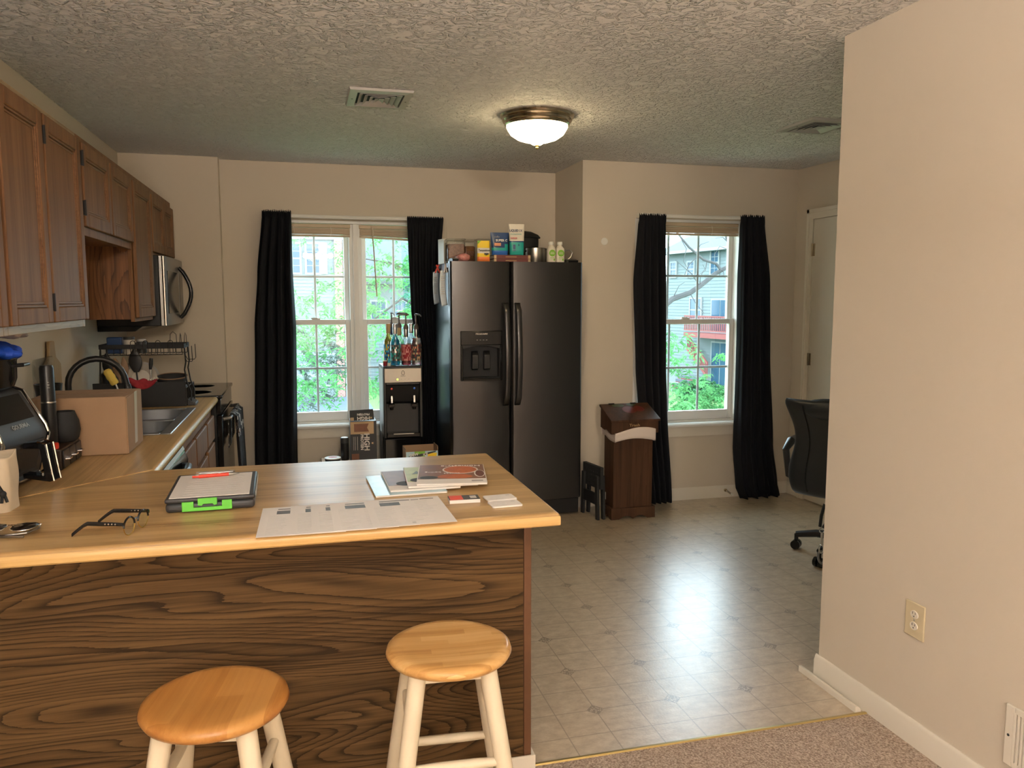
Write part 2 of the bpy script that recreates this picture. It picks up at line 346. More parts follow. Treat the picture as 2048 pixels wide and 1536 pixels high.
def floor_vinyl():
    m, nt, b = newmat('sheet_vinyl'); L = nt.links.new
    tc = nt.nodes.new('ShaderNodeTexCoord'); sx = nt.nodes.new('ShaderNodeSeparateXYZ'); L(tc.outputs['Object'], sx.inputs[0])
    p = 0.1535
    def cell(o, ph):
        u = math_(nt, 'DIVIDE', math_(nt, 'SUBTRACT', o, ph), p)
        return u, math_(nt, 'ABSOLUTE', math_(nt, 'SUBTRACT', u, math_(nt, 'ROUND', u)))
    ux, dx = cell(sx.outputs[0], 0.998); uy, dy = cell(sx.outputs[1], 2.58)
    def cell2(u):
        h = math_(nt, 'MULTIPLY', u, 0.5)
        return math_(nt, 'MULTIPLY', math_(nt, 'ABSOLUTE', math_(nt, 'SUBTRACT', h, math_(nt, 'ROUND', h))), 2)
    d2 = math_(nt, 'ADD', cell2(ux), cell2(uy))                   # distance to the nearest insert, in tiles
    line = math_(nt, 'LESS_THAN', math_(nt, 'MINIMUM', dx, dy), 0.014)
    ins = math_(nt, 'LESS_THAN', d2, 0.22)
    rim = math_(nt, 'MULTIPLY', math_(nt, 'LESS_THAN', math_(nt, 'ABSOLUTE', math_(nt, 'SUBTRACT', d2, 0.215)), 0.014), 1)
    line = math_(nt, 'MAXIMUM', math_(nt, 'MULTIPLY', line, math_(nt, 'SUBTRACT', 1, ins)), rim)
    n1 = nt.nodes.new('ShaderNodeTexNoise'); n1.inputs['Scale'].default_value = 20; n1.inputs['Detail'].default_value = 8; n1.inputs['Roughness'].default_value = 0.75
    mp = nt.nodes.new('ShaderNodeMapping'); mp.inputs['Scale'].default_value = (0.8, 1.3, 1); L(tc.outputs['Object'], mp.inputs['Vector']); L(mp.outputs[0], n1.inputs['Vector'])
    r = ramp(nt, [(0.32, (0.36, 0.27, 0.18)), (0.5, (0.49, 0.39, 0.275)), (0.68, (0.61, 0.51, 0.38))]); L(n1.outputs['Fac'], r.inputs['Fac'])
    n2 = nt.nodes.new('ShaderNodeTexVoronoi'); n2.inputs['Scale'].default_value = 130; L(tc.outputs['Object'], n2.inputs['Vector'])
    mk = math_(nt, 'MULTIPLY', ins, math_(nt, 'GREATER_THAN', n2.outputs['Distance'], 0.45))
    mx = nt.nodes.new('ShaderNodeMix'); mx.data_type = 'RGBA'; mx.inputs['B'].default_value = (0.19, 0.13, 0.08, 1)
    L(math_(nt, 'MULTIPLY', math_(nt, 'MAXIMUM', mk, math_(nt, 'MULTIPLY', line, 0.75)), 0.85), mx.inputs['Factor']); L(r.outputs['Color'], mx.inputs['A']); L(mx.outputs['Result'], b.inputs['Base Color'])
    b.inputs['Roughness'].default_value = 0.36; b.inputs['Specular IOR Level'].default_value = 0.8; b.inputs['Coat Weight'].default_value = 1.0; b.inputs['Coat Roughness'].default_value = 0.29
    n3 = nt.nodes.new('ShaderNodeTexNoise'); n3.inputs['Scale'].default_value = 110; n3.inputs['Detail'].default_value = 2; L(tc.outputs['Object'], n3.inputs['Vector'])
    hgt = math_(nt, 'SUBTRACT', math_(nt, 'MULTIPLY', n3.outputs['Fac'], 0.5), math_(nt, 'MULTIPLY', line, 0.6))
    bp = nt.nodes.new('ShaderNodeBump'); bp.inputs['Strength'].default_value = 0.7; bp.inputs['Distance'].default_value = 0.002
    L(hgt, bp.inputs['Height']); L(bp.outputs['Normal'], b.inputs['Normal'])
    return m
M['vinyl'] = floor_vinyl()
def carpet():
    m, nt, b = newmat('beige_carpet'); L = nt.links.new
    tc = nt.nodes.new('ShaderNodeTexCoord'); n = nt.nodes.new('ShaderNodeTexNoise'); n.inputs['Scale'].default_value = 160; n.inputs['Detail'].default_value = 4; L(tc.outputs['Object'], n.inputs['Vector'])
    r = ramp(nt, [(0.33, (0.26, 0.19, 0.145)), (0.5, (0.43, 0.335, 0.265)), (0.66, (0.60, 0.49, 0.40))]); L(n.outputs['Fac'], r.inputs['Fac']); L(r.outputs['Color'], b.inputs['Base Color'])
    b.inputs['Roughness'].default_value = 0.95; b.inputs['Specular IOR Level'].default_value = 0.1
    bp = nt.nodes.new('ShaderNodeBump'); bp.inputs['Strength'].default_value = 0.9; bp.inputs['Distance'].default_value = 0.01; L(n.outputs['Fac'], bp.inputs['Height']); L(bp.outputs['Normal'], b.inputs['Normal'])
    return m
M['carpet'] = carpet()
def ceiling_mat():
    m, nt, b = newmat('knockdown_ceiling'); L = nt.links.new
    b.inputs['Base Color'].default_value = (0.87, 0.845, 0.82, 1); b.inputs['Roughness'].default_value = 0.7; b.inputs['Specular IOR Level'].default_value = 0.3
    tc = nt.nodes.new('ShaderNodeTexCoord'); n = nt.nodes.new('ShaderNodeTexNoise'); n.inputs['Scale'].default_value = 28; n.inputs['Detail'].default_value = 3.0; n.inputs['Distortion'].default_value = 1.6; L(tc.outputs['Object'], n.inputs['Vector'])
    r = ramp(nt, [(0.46, (0, 0, 0)), (0.66, (1, 1, 1))]); L(n.outputs['Fac'], r.inputs['Fac'])
    bp = nt.nodes.new('ShaderNodeBump'); bp.inputs['Strength'].default_value = 1.0; bp.inputs['Distance'].default_value = 0.015; L(r.outputs['Color'], bp.inputs['Height']); L(bp.outputs['Normal'], b.inputs['Normal'])
    return m
M['ceiling'] = ceiling_mat()

# ------------------------------------------------------------ the room
CZ = 2.44; XL = -1.125; YB = 5.88; YR = 5.27; XJ = 1.905; XR = 3.60; XN = 1.945; YN = 2.595; YF = 2.30
S('floor', MB().box(-1.3, 3.8, YF, 6.1, -0.12, 0), M['vinyl'])
S('floor', MB().box(-1.3, 2.1, -5.1, YF, -0.12, 0.004), M['carpet'])
S('ceiling', MB().box(-1.3, 3.8, -5.1, 6.1, CZ, CZ + 0.1), M['ceiling'])
S('wall_left', MB().box(XL - 0.15, XL, -5.1, 6.03, 0, CZ).box(XL, -0.51, 5.78, YB, 0, CZ), M['wall'])
WO = (-0.17, 0.95, 0.585, 2.045)                            # opening of the twin window
S('wall_back', MB().box(XL, WO[0], YB, YB + 0.15, 0, CZ).box(WO[1], XJ, YB, YB + 0.15, 0, CZ)
  .box(WO[0], WO[1], YB, YB + 0.15, 0, WO[2]).box(WO[0], WO[1], YB, YB + 0.15, WO[3], CZ), M['wall'])
WR = (2.30, 3.16, 0.58, 2.055)
S('wall_recess', MB().box(XJ, XJ + 0.15, YR + 0.15, YB + 0.15, 0, CZ).box(XJ, WR[0], YR, YR + 0.15, 0, CZ).box(WR[1], XR, YR, YR + 0.15, 0, CZ)
  .box(WR[0], WR[1], YR, YR + 0.15, 0, WR[2]).box(WR[0], WR[1], YR, YR + 0.15, WR[3], CZ), M['wall'])
S('wall_right', MB().box(XR, XR + 0.15, YN - 0.14, YR + 0.15, 0, CZ), M['wall'])
S('wall_near', MB().box(XN, XN + 0.13, -5.1, YN, 0, CZ).box(XN + 0.13, XR, YN - 0.14, YN - 0.02, 0, CZ), M['wall'])
S('wall_rear', MB().box(XL, XN, -5.1, -4.95, 0, CZ), M['wall'])
def baseboard(name, poly_axis, a, b, at, sgn, z1=0.09):
    # profile in (depth, z); depth grows into the room along sgn
    pr = [(0, 0), (0.013, 0), (0.013, z1 - 0.022), (0.009, z1 - 0.012), (0.009, z1 - 0.008), (0.004, z1), (0, z1)]
    mb = MB()
    if poly_axis == 'x': mb.prism([(at + sgn * d, z) for d, z in pr], 'x', a, b)
    else: mb.prism([(at + sgn * d, z) for d, z in pr], 'y', a, b)
    return S(name, mb, M['trim'])
baseboard('baseboard_recess', 'x', XJ, XR, YR, -1)
baseboard('baseboard_back', 'x', -0.51, 0.95, YB, -1)
baseboard('baseboard_near', 'y', -4.9, YN + 0.012, XN, -1)
baseboard('baseboard_right', 'y', 5.13, YR, XR, -1)
baseboard('baseboard_jog', 'y', YR, YB, XJ, -1)
S('trim_1', MB().prism([(YF - 0.008, 0.004), (YF - 0.005, 0.009), (YF + 0.006, 0.007), (YF + 0.010, 0)], 'x', 0.62, XN - 0.015), M['brass'])
# door in the right wall
S('trim_2', MB().prism([(5.11, 0), (5.11, 2.13), (3.6, 2.13), (3.6, 2.06), (5.045, 2.06), (5.045, 0)], 'x', XR - 0.018, XR)
  .box(XR - 0.026, XR, 5.085, 5.11, 0, 2.13).box(XR - 0.026, XR, 3.6, 5.11, 2.105, 2.13), M['trim'])
dr = S('door_1', MB().box(XR - 0.012, XR + 0.02, 4.23, 5.042, 0.01, 2.055), M['door'])
for z in (0.25, 1.05, 1.84):
    P('hinge', MB().cyl((XR - 0.017, 5.044, z - 0.045), (XR - 0.017, 5.044, z + 0.045), 0.007, n=10).box(XR - 0.016, XR - 0.010, 5.018, 5.044, z - 0.044, z + 0.044), M['nickel'], dr)
P('door_knob', MB().lathe([(0.0, 0), (0.03, 0.002), (0.012, 0.012), (0.012, 0.03), (0.028, 0.045), (0.026, 0.062), (0.0, 0.068)], M=Matrix.Translation((XR - 0.012, 4.30, 0.96)) @ Matrix.Rotation(-PI / 2, 4, 'Y')), M['nickel'], dr)
# lighter unpainted patch of wall above the fridge, left from a removed cupboard
S('trim_3', MB().box(1.06, XJ, YB - 0.004, YB, 1.75, 2.075), M['wall'])
S('trim_4', MB().lathe([(0.0, 0), (0.026, 0), (0.024, 0.002), (0, 0.002)], M=Matrix.Translation((2.07, YR, 1.89)) @ Matrix.Rotation(PI / 2, 4, 'X')), M['white'])

# ------------------------------------------------------------ windows
def window(name, WOp, Yw, units, cols):
    x0, x1, z0, z1 = WOp
    fr = MB(); t = 0.035
    # jamb liner and outer frame
    for a, b in ((x0, x0 + t), (x1 - t, x1)): fr.box(a, b, Yw + 0.002, Yw + 0.15, z0, z1)
    fr.box(x0 + t, x1 - t, Yw + 0.002, Yw + 0.15, z1 - 0.02, z1); fr.box(x0 + t, x1 - t, Yw + 0.03, Yw + 0.15, z0, z0 + 0.014)
    for i in range(len(units) - 1):
        a, b = units[i][1], units[i + 1][0]
        fr.box(a, b, Yw + 0.02, Yw + 0.15, z0, z1 - 0.02).box(a + 0.028, b - 0.028, Yw - 0.002, Yw + 0.02, z0 + 0.014, z1 - 0.02)
    root = S(name, fr, M['white_vinyl'], bevel=0.002)
    zm = 1.322
    for ui, (a, b) in enumerate(units):
        for lower in (True, False):
            y = Yw + (0.045 if lower else 0.085); za, zb = (z0 + 0.014, zm + 0.02) if lower else (zm - 0.02, z1 - 0.02)
            st = 0.034; br = 0.068 if lower else 0.034; tr = 0.036
            sash = MB().box(a, a + st, y, y + 0.032, za, zb).box(b - st, b, y, y + 0.032, za, zb)
            sash.box(a + st, b - st, y, y + 0.032, za, za + br).box(a + st, b - st, y, y + 0.032, zb - tr, zb)
            so = P('sash', sash, M['white_vinyl'], root, bevel=0.003)
            ga, gb, gz0, gz1 = a + st, b - st, za + br, zb - tr
            P('glass', MB().box(ga, gb, y + 0.012, y + 0.015, gz0, gz1), M['glass'], so, flat=True)
            mu = MB()
            for k in range(1, cols):
                xx = ga + (gb - ga) * k / cols; mu.box(xx - 0.0085, xx + 0.0085, y + 0.017, y + 0.026, gz0, gz1)
            zz = (gz0 + gz1) / 2 + (0.0 if lower else -0.01); mu.box(ga, gb, y + 0.0165, y + 0.0265, zz - 0.0085, zz + 0.0085)
            P('muntin', mu, M['muntin'], so, bevel=0.003)
            if lower:
                P('sash_lock', MB().box((a + b) / 2 - 0.03, (a + b) / 2 + 0.03, y - 0.006, y + 0.02, zb, zb + 0.012).box((a + b) / 2 - 0.035, (a + b) / 2 + 0.01, y - 0.012, y + 0.004, zb + 0.006, zb + 0.016), M['white_vinyl'], so, bevel=0.003)
    # stool and apron
    P('window_stool', MB().prism([(Yw + 0.04, z0 + 0.002), (Yw - 0.045, z0 + 0.002), (Yw - 0.055, z0 - 0.008), (Yw - 0.052, z0 - 0.022), (Yw - 0.002, z0 - 0.022), (Yw - 0.002, z0), (Yw + 0.04, z0)], 'x', x0 - 0.07, x1 + 0.07), M['white_vinyl'], root)
    P('apron', MB().box(x0 - 0.05, x1 + 0.05, Yw - 0.015, Yw - 0.001, z0 - 0.09, z0 - 0.022).box(x0 - 0.05, x1 + 0.05, Yw - 0.011, Yw - 0.001, z0 - 0.10, z0 - 0.09), M['trim'], root)
    return root
window('window_1', WO, YB, [(-0.135, 0.350), (0.440, 0.915)], 2)
window('window_2', WR, YR, [(2.335, 3.125)], 3)

def blind(x0, x1, Y, zt, label, skew=0.0, wand=None, wob=0):
    t = T('window_blind', label, 'blind', ((x0 + x1) / 2, Y + 0.025, zt - 0.09), group=None)
    P('headrail', MB().box(x0, x1, Y + 0.006, Y + 0.034, zt - 0.026, zt), M['blind'], t, bevel=0.003)
    sl = MB(); n = 9
    for k in range(n):
        z = zt - 0.030 - k * 0.0048; dz = -skew * k / n
        o = random.uniform(-0.004, 0.004)
        sl.add([(x0 + 0.004, Y + 0.004 + o, z), (x1 - 0.004, Y + 0.004 + o, z + dz), (x1 - 0.004, Y + 0.036 + o, z + dz), (x0 + 0.004, Y + 0.036 + o, z),
                (x0 + 0.004, Y + 0.004 + o, z - 0.0044), (x1 - 0.004, Y + 0.004 + o, z + dz - 0.0044), (x1 - 0.004, Y + 0.036 + o, z + dz - 0.0044), (x0 + 0.004, Y + 0.036 + o, z - 0.0044)],
               [(0, 1, 2, 3), (7, 6, 5, 4), (0, 4, 5, 1), (1, 5, 6, 2), (2, 6, 7, 3), (3, 7, 4, 0)])
    P('slat_stack', sl, M['blind'], t)
    z = zt - 0.076
    P('bottom_rail', MB().add([(x0 + 0.003, Y + 0.006, z), (x1 - 0.003, Y + 0.006, z - skew), (x1 - 0.003, Y + 0.034, z - skew), (x0 + 0.003, Y + 0.034, z),
        (x0 + 0.003, Y + 0.006, z - 0.014), (x1 - 0.003, Y + 0.006, z - skew - 0.014), (x1 - 0.003, Y + 0.034, z - skew - 0.014), (x0 + 0.003, Y + 0.034, z - 0.014)],
        [(0, 1, 2, 3), (7, 6, 5, 4), (0, 4, 5, 1), (1, 5, 6, 2), (2, 6, 7, 3), (3, 7, 4, 0)]), M['blind'], t)
    for fx in (0.2, 0.72):
        xx = x0 + (x1 - x0) * fx
        P('lift_cord', MB().tube([(xx, Y + 0.002, zt - 0.02), (xx + 0.004, Y - 0.002, zt - 0.05), (xx, Y + 0.002, zt - 0.088 - skew * fx)], 0.0018, 6), M['offwhite'], t)
    if wand:
        P('tilt_wand', MB().tube([(wand[0], Y - 0.004, zt - 0.01), (wand[0] + wand[2] * 0.4, Y - 0.008, zt - 0.15), (wand[0] + wand[2], Y - 0.006, wand[1])], 0.0045, 8), M['blind'], t)
    return t
blind(-0.13, 0.362, YB, 2.022, 'closed beige slat blind stacked at the top of the left pane of the twin window')
blind(0.424, 0.91, YB, 2.020, 'crooked beige slat blind with a hanging wand, right pane of the twin window', 0.022, (0.512, 1.51, 0.03))
blind(2.34, 3.12, YR, 2.035, 'closed beige slat blind stacked at the top of the single window')

# ------------------------------------------------------------ curtains
def rod(x0, x1, Y, z, label, bow=0.012):
    t = T('curtain_rod', label, 'curtain rod', ((x0 + x1) / 2, Y + 0.03, z))
    def c(u, v): return (x0 + (x1 - x0) * u, Y - 0.004 * (1 - abs(2 * v - 1)), z - 0.012 + 0.024 * v + bow * (2 * u - 1) ** 2 * 0.5)
    P('rail', MB().grid(c, 24, 4), M['white'], t, solid=0.004)
    for xx in (x0, x1): P('bracket', MB().box(xx - 0.004, xx + 0.004, Y - 0.004, Y + 0.078, z - 0.012, z + 0.018), M['white'], t)
rod(-0.22, 1.0, YB - 0.085, 2.062, 'slim white curtain rod across the top of the twin window')
rod(2.31, 3.23, YR - 0.085, 2.066, 'slim white curtain rod across the top of the single window')
def curtain(edges, Y, ztop, label, folds, amp=0.022, seed=0, sweep=0.0, group='black curtains'):
    rnd = random.Random(seed); ph = [rnd.uniform(0, 6.28) for _ in range(6)]
    edges = sorted(edges, reverse=True)                      # (z, xl, xr)
    def at(z):
        for (za, la, ra), (zb, lb, rb) in zip(edges, edges[1:]):
            if z >= zb:
                k = (za - z) / (za - zb); k = k * k * (3 - 2 * k) * 0.5 + k * 0.5
                return la + (lb - la) * k, ra + (rb - ra) * k
        return edges[-1][1:]
    z1 = edges[-1][0]
    def fn(u, v):
        z = ztop + (z1 - ztop) * v ** 1.15
        xl, xr = at(z); d = min(1, (ztop - z) / 0.5)
        a = amp * (0.45 + 0.55 * d)
        y = a * math.sin(2 * PI * folds * u + ph[0] + 0.5 * math.sin(2.2 * v + ph[1])) + 0.35 * a * math.sin(2 * PI * folds * 2.1 * u + ph[2] + 1.5 * v)
        x = xl + (xr - xl) * u + 0.006 * d * math.sin(2 * PI * folds * u + ph[3])
        if ztop - z < 0.05: y = y * 0.5 + 0.004 * math.sin(2 * PI * folds * 5 * u + ph[4])
        zz = z + (0.007 * math.sin(2 * PI * folds * 4 * u + ph[5]) + 0.004 * math.sin(2 * PI * folds * 9 * u) if v < 0.02 else 0)
        if v > 0.98: zz += sweep * (u - 0.5)
        return (x, Y - amp - 0.004 + y, zz)
    mb = MB().grid(fn, 90, 60)
    return ONE('curtain', mb, M['curtain'], label, 'curtain', group=group, solid=0.003, sharp=80)
curtain([(2.09, -0.235, -0.045), (1.65, -0.285, -0.05), (1.3, -0.315, -0.04), (0.35, -0.345, -0.055), (0.015, -0.35, -0.05)], 5.795, 2.092, 'long black curtain left of the twin window behind the stove', 4, 0.026, 1)
curtain([(2.075, 0.757, 1.02), (1.85, 0.762, 1.00), (1.4, 0.775, 0.99), (1.1, 0.83, 0.99), (0.03, 0.84, 0.99)], 5.795, 2.076, 'black curtain right of the twin window behind the water cooler', 5, 0.016, 2)
curtain([(2.07, 2.285, 2.485), (1.62, 2.26, 2.50), (1.0, 2.285, 2.51), (0.7, 2.31, 2.525), (0.02, 2.40, 2.575)], 5.19, 2.072, 'black curtain left of the single window behind the wooden bin', 4, 0.026, 3)
curtain([(2.08, 3.068, 3.258), (1.6, 3.06, 3.325), (1.1, 3.067, 3.345), (0.4, 3.06, 3.40), (0.1, 3.09, 3.45), (0.008, 3.13, 3.475)], 5.185, 2.081, 'black curtain right of the single window with its hem on the floor', 4, 0.028, 4, 0.0)

# ------------------------------------------------------------ ceiling lamp, vents, outlet, register
lx, ly = 1.217, 4.07
t = T('ceiling_lamp', 'lit round flush ceiling lamp with stepped metal rim and glass dome', 'lamp', (lx, ly, CZ))
P('rim', MB().lathe([(0.0, 0), (0.19, 0), (0.195, -0.006), (0.19, -0.014), (0.18, -0.018), (0.178, -0.024), (0.183, -0.03), (0.178, -0.038), (0.168, -0.042), (0.166, -0.048), (0.170, -0.052), (0.164, -0.058), (0.15, -0.058), (0.148, -0.03), (0, -0.03)], (lx, ly, CZ), 48), M['nickel'], t)
P('glass_dome', MB().lathe([(0.152, -0.045), (0.160, -0.054), (0.160, -0.062), (0.154, -0.075), (0.138, -0.100), (0.105, -0.122), (0.065, -0.135), (0.035, -0.141), (0.025, -0.150), (0.012, -0.154), (0, -0.154)], (lx, ly, CZ), 48), M['lamp'], t)
P('finial', MB().lathe([(0.012, -0.152), (0.014, -0.156), (0.006, -0.160), (0.008, -0.166), (0.004, -0.173), (0, -0.174)], (lx, ly, CZ), 16), M['brass_rub'], t)
def vent(cx, cy, sx, sy, label):
    t = T('ceiling_vent', label, 'vent', (cx, cy, CZ))
    def ring(ax, ay, bx, by, za, zb):
        v = [(cx - ax, cy - ay, za), (cx + ax, cy - ay, za), (cx + ax, cy + ay, za), (cx - ax, cy + ay, za), (cx - bx, cy - by, zb), (cx + bx, cy - by, zb), (cx + bx, cy + by, zb), (cx - bx, cy + by, zb)]
        return v, [(i, (i + 1) % 4, 4 + (i + 1) % 4, 4 + i) for i in range(4)]
    hx, hy = sx / 2, sy / 2
    f = MB().add(*ring(hx, hy, hx - 0.005, hy - 0.005, CZ - 0.001, CZ - 0.012)); f.add(*ring(hx - 0.005, hy - 0.005, hx - 0.04, hy - 0.04, CZ - 0.012, CZ - 0.016)); f.add(*ring(hx - 0.04, hy - 0.04, hx - 0.042, hy - 0.042, CZ - 0.016, CZ - 0.002))
    P('frame', f, M['grey'], t, flat=True)
    P('backing', MB().box(cx - hx + 0.04, cx + hx - 0.04, cy - hy + 0.04, cy + hy - 0.04, CZ - 0.003, CZ - 0.001), M['black_matte'], t)
    for k in range(3):
        q = 0.05 + k * 0.026
        P('louver', MB().add(*ring(hx - q, hy - q, hx - q - 0.018, hy - q - 0.018, CZ - 0.017, CZ - 0.004)), M['grey'], t, solid=0.0015, flat=True)
    P('centre_plate', MB().add(*ring(hx - 0.126, hy - 0.126, 0.002, max(0.002, hy - hx + 0.002), CZ - 0.017, CZ - 0.008)), M['grey'], t, flat=True, solid=0.0015)
    for sxx in (-1, 1):
        P('screw', MB().lathe([(0.0, -0.003), (0.004, -0.002), (0.004, 0)], (cx + sxx * (hx - 0.022), cy, CZ - 0.0145), 8), M['steel_dark'], t)
vent(0.387, 3.91, 0.295, 0.335, 'square metal air vent in the ceiling over the kitchen left of the lamp')
vent(2.78, 3.91, 0.30, 0.33, 'square metal air vent in the ceiling by the right wall corner')

t = T('wall_outlet', 'ivory double power outlet low on the near right wall', 'outlet', (XN, 2.105, 0.429))
P('cover_plate', MB().prism([(2.062, 0.369), (2.148, 0.369), (2.148, 0.489), (2.062, 0.489)], 'x', XN - 0.006, XN), M['ivory'], t, bevel=0.003)
for zc in (0.4095, 0.4485):
    so = P('socket', MB().lathe([(0.0, 0.0085), (0.0165, 0.0085), (0.0172, 0.007), (0.0172, 0)], n=24, M=Matrix.Translation((XN, 2.105, zc)) @ Matrix.Rotation(-PI / 2, 4, 'Y') @ Matrix.Diagonal((0.8, 1, 1, 1))), M['offwhite'], t)
    P('slot', MB().box(XN - 0.0092, XN - 0.008, 2.105 + 0.005, 2.105 + 0.0068, zc + 0.001, zc + 0.009).box(XN - 0.0092, XN - 0.008, 2.105 - 0.0068, 2.105 - 0.005, zc + 0.001, zc + 0.008)
      .lathe([(0, 0.0092), (0.0022, 0.0092), (0.0022, 0.008)], n=10, M=Matrix.Translation((XN, 2.105, zc - 0.006)) @ Matrix.Rotation(-PI / 2, 4, 'Y')), M['ink_dark'], so)
P('screw', MB().lathe([(0, 0.0078), (0.003, 0.0075), (0.003, 0.006)], n=10, M=Matrix.Translation((XN, 2.105, 0.429)) @ Matrix.Rotation(-PI / 2, 4, 'Y')), M['steel'], t)
t = T('wall_register', 'beige slotted return air grille low on the near right wall', 'grille', (XN, 1.56, 0.15))
P('frame', MB().box(XN - 0.008, XN, 1.38, 1.40, 0.15, 0.33).box(XN - 0.008, XN, 1.71, 1.738, 0.15, 0.33).box(XN - 0.008, XN, 1.40, 1.71, 0.15, 0.168).box(XN - 0.008, XN, 1.40, 1.71, 0.312, 0.33), M['offwhite'], t, bevel=0.002)
P('backing', MB().box(XN - 0.002, XN - 0.0005, 1.40, 1.71, 0.168, 0.312), M['ink'], t)
fin = MB()
for k in range(26): fin.box(XN - 0.009, XN - 0.002, 1.403 + k * 0.012, 1.410 + k * 0.012, 0.166, 0.314)
P('fin', fin, M['offwhite'], t, flat=True)
P('screw', MB().lathe([(0, 0.010), (0.004, 0.0095), (0.004, 0.008)], n=10, M=Matrix.Translation((XN, 1.725, 0.24)) @ Matrix.Rotation(-PI / 2, 4, 'Y')), M['ink_dark'], t)
ONE('quarter_round_molding', MB().prism([(1.898, 0.0), (1.922, 0.0), (1.922, 0.006), (1.919, 0.014), (1.912, 0.021), (1.904, 0.023), (1.898, 0.023)], 'y', 2.315, 2.655).xf(Matrix.Rotation(0, 4, 'Z')), M['trim'],
    'loose length of cream quarter round molding on the vinyl beside the near wall', 'molding')
t = T('door_stop', 'small spring door stop screwed to the baseboard under the single window', 'door stop', (3.06, 5.255, 0.055))
P('base', MB().cyl((3.06, 5.256, 0.055), (3.06, 5.248, 0.055), 0.012), M['nickel'], t)
P('spring', MB().tube([(3.06 + 0.006 * math.cos(k * 0.9) + k * 0.0004, 5.248 - k * 0.0012, 0.055 + 0.006 * math.sin(k * 0.9) - k * 0.0004) for k in range(45)], 0.0014, 5), M['nickel'], t)
P('tip', MB().cyl((3.078, 5.197, 0.037), (3.082, 5.183, 0.034), 0.008), M['white'], t)

# chandelier of the living room behind the camera (seen mirrored in the window)
t = T('chandelier', 'lit multi-arm chandelier mirrored in the left window pane', 'chandelier', (0.34, -3.2, CZ))
P('canopy', MB().lathe([(0, 0), (0.06, 0), (0.05, -0.03), (0.012, -0.035), (0.012, -0.2), (0.03, -0.22), (0.03, -0.26), (0, -0.27)], (0.34, -3.2, CZ)), M['nickel'], t)
for k in range(5):
    a = 2 * PI * k / 5 + 0.3; ca, sa = math.cos(a), math.sin(a)
    ar = P('arm', MB().tube([(0.34 + ca * r, -3.2 + sa * r, z) for r, z in ((0.02, CZ - 0.24), (0.1, CZ - 0.27), (0.2, CZ - 0.25), (0.23, CZ - 0.22))], 0.008), M['nickel'], t)
    P('bulb', MB().ball((0.34 + ca * 0.23, -3.2 + sa * 0.23, CZ - 0.16), 0.05), M['bulb'], ar)

# ------------------------------------------------------------ upper cabinets
def cab_door(y0, y1, z0, z1, X, parent, hinges=()):
    """framed oak door facing +X, outer face at X"""
    s = 0.052; mb = MB()
    mb.box(X - 0.019, X, y0, y0 + s, z0, z1).box(X - 0.019, X, y1 - s, y1, z0, z1)
    mb.box(X - 0.019, X, y0 + s, y1 - s, z0, z0 + s).box(X - 0.019, X, y0 + s, y1 - s, z1 - s, z1)
    d = P('door', mb, M['oak'], parent, bevel=0.004)
    mo = MB()
    for q, xx in ((0, X - 0.004), (0.010, X - 0.008)):
        a, b, c, e = y0 + s + q, y1 - s - q, z0 + s + q, z1 - s - q; w_ = 0.008
        mo.box(xx - 0.01, xx, a, a + w_, c, e).box(xx - 0.01, xx, b - w_, b, c, e).box(xx - 0.01, xx, a, b, c, c + w_).box(xx - 0.01, xx, a, b, e - w_, e)
    P('molding', mo, M['oak_h'], d, bevel=0.002)
    P('panel', MB().box(X - 0.016, X - 0.011, y0 + s - 0.004, y1 - s + 0.004, z0 + s - 0.004, z1 - s + 0.004), M['oak'], d)
    for (yy, zz) in hinges:
        P('hinge', MB().box(X - 0.016, X + 0.003, yy - 0.008, yy, zz - 0.028, zz + 0.028).cyl((X + 0.001, yy - 0.004, zz - 0.03), (X + 0.001, yy - 0.004, zz + 0.03), 0.004), M['black_metal'], d)
    return d
def upper(y0, y1, z0, z1, label, doors, vis_rail=False):
    t = T('wall_cabinet', label, 'cabinet', (-0.97, (y0 + y1) / 2, z0), group='oak wall cabinets')
    P('body', MB().box(XL + 0.002, -0.838, y0 + 0.001, y1 - 0.001, z0 + 0.012, z1 - 0.002), M['oak_side'], t, bevel=0.001)
    fr = MB(); a, b = -0.838, -0.8195
    fr.box(a, b, y0 + 0.001, y0 + 0.035, z0, z1).box(a, b, y1 - 0.035, y1 - 0.001, z0, z1).box(a, b, y0 + 0.035, y1 - 0.035, z0, z0 + 0.038).box(a, b, y0 + 0.035, y1 - 0.035, z1 - 0.035, z1)
    P('face_frame', fr, M['oak_pale'] if vis_rail else M['oak'], t, bevel=0.0015)
    for (da, db, zb, zt, hs) in doors: cab_door(da, db, zb, zt, -0.80, t, hs)
    return t
upper(1.66, 2.56, 1.385, 2.125, 'near oak wall cabinet cut off by the left frame edge', [(1.68, 2.10, 1.412, 2.10, ()), (2.115, 2.548, 1.412, 2.10, ())], True)
upper(2.56, 3.455, 1.385, 2.125, 'tall two-door oak wall cabinet above the air fryer and cardboard box', [(2.575, 2.975, 1.412, 2.10, ()), (2.993, 3.44, 1.412, 2.10, ((2.993, 2.03), (2.993, 1.48)))], True)
upper(3.455, 4.425, 1.742, 2.125, 'short two-door oak wall cabinet over the sink', [(3.475, 3.935, 1.775, 2.097, ((3.475, 2.035), (3.475, 1.845))), (3.955, 4.405, 1.775, 2.094, ())])
upper(4.425, 4.945, 1.375, 2.125, 'narrow tall single-door oak wall cabinet beside the microwave', [(4.445, 4.925, 1.395, 2.09, ())])
upper(4.945, 5.772, 1.745, 2.125, 'small two-door oak wall cabinet above the microwave', [(4.965, 5.375, 1.762, 2.085, ()), (5.385, 5.755, 1.762, 2.083, ())])

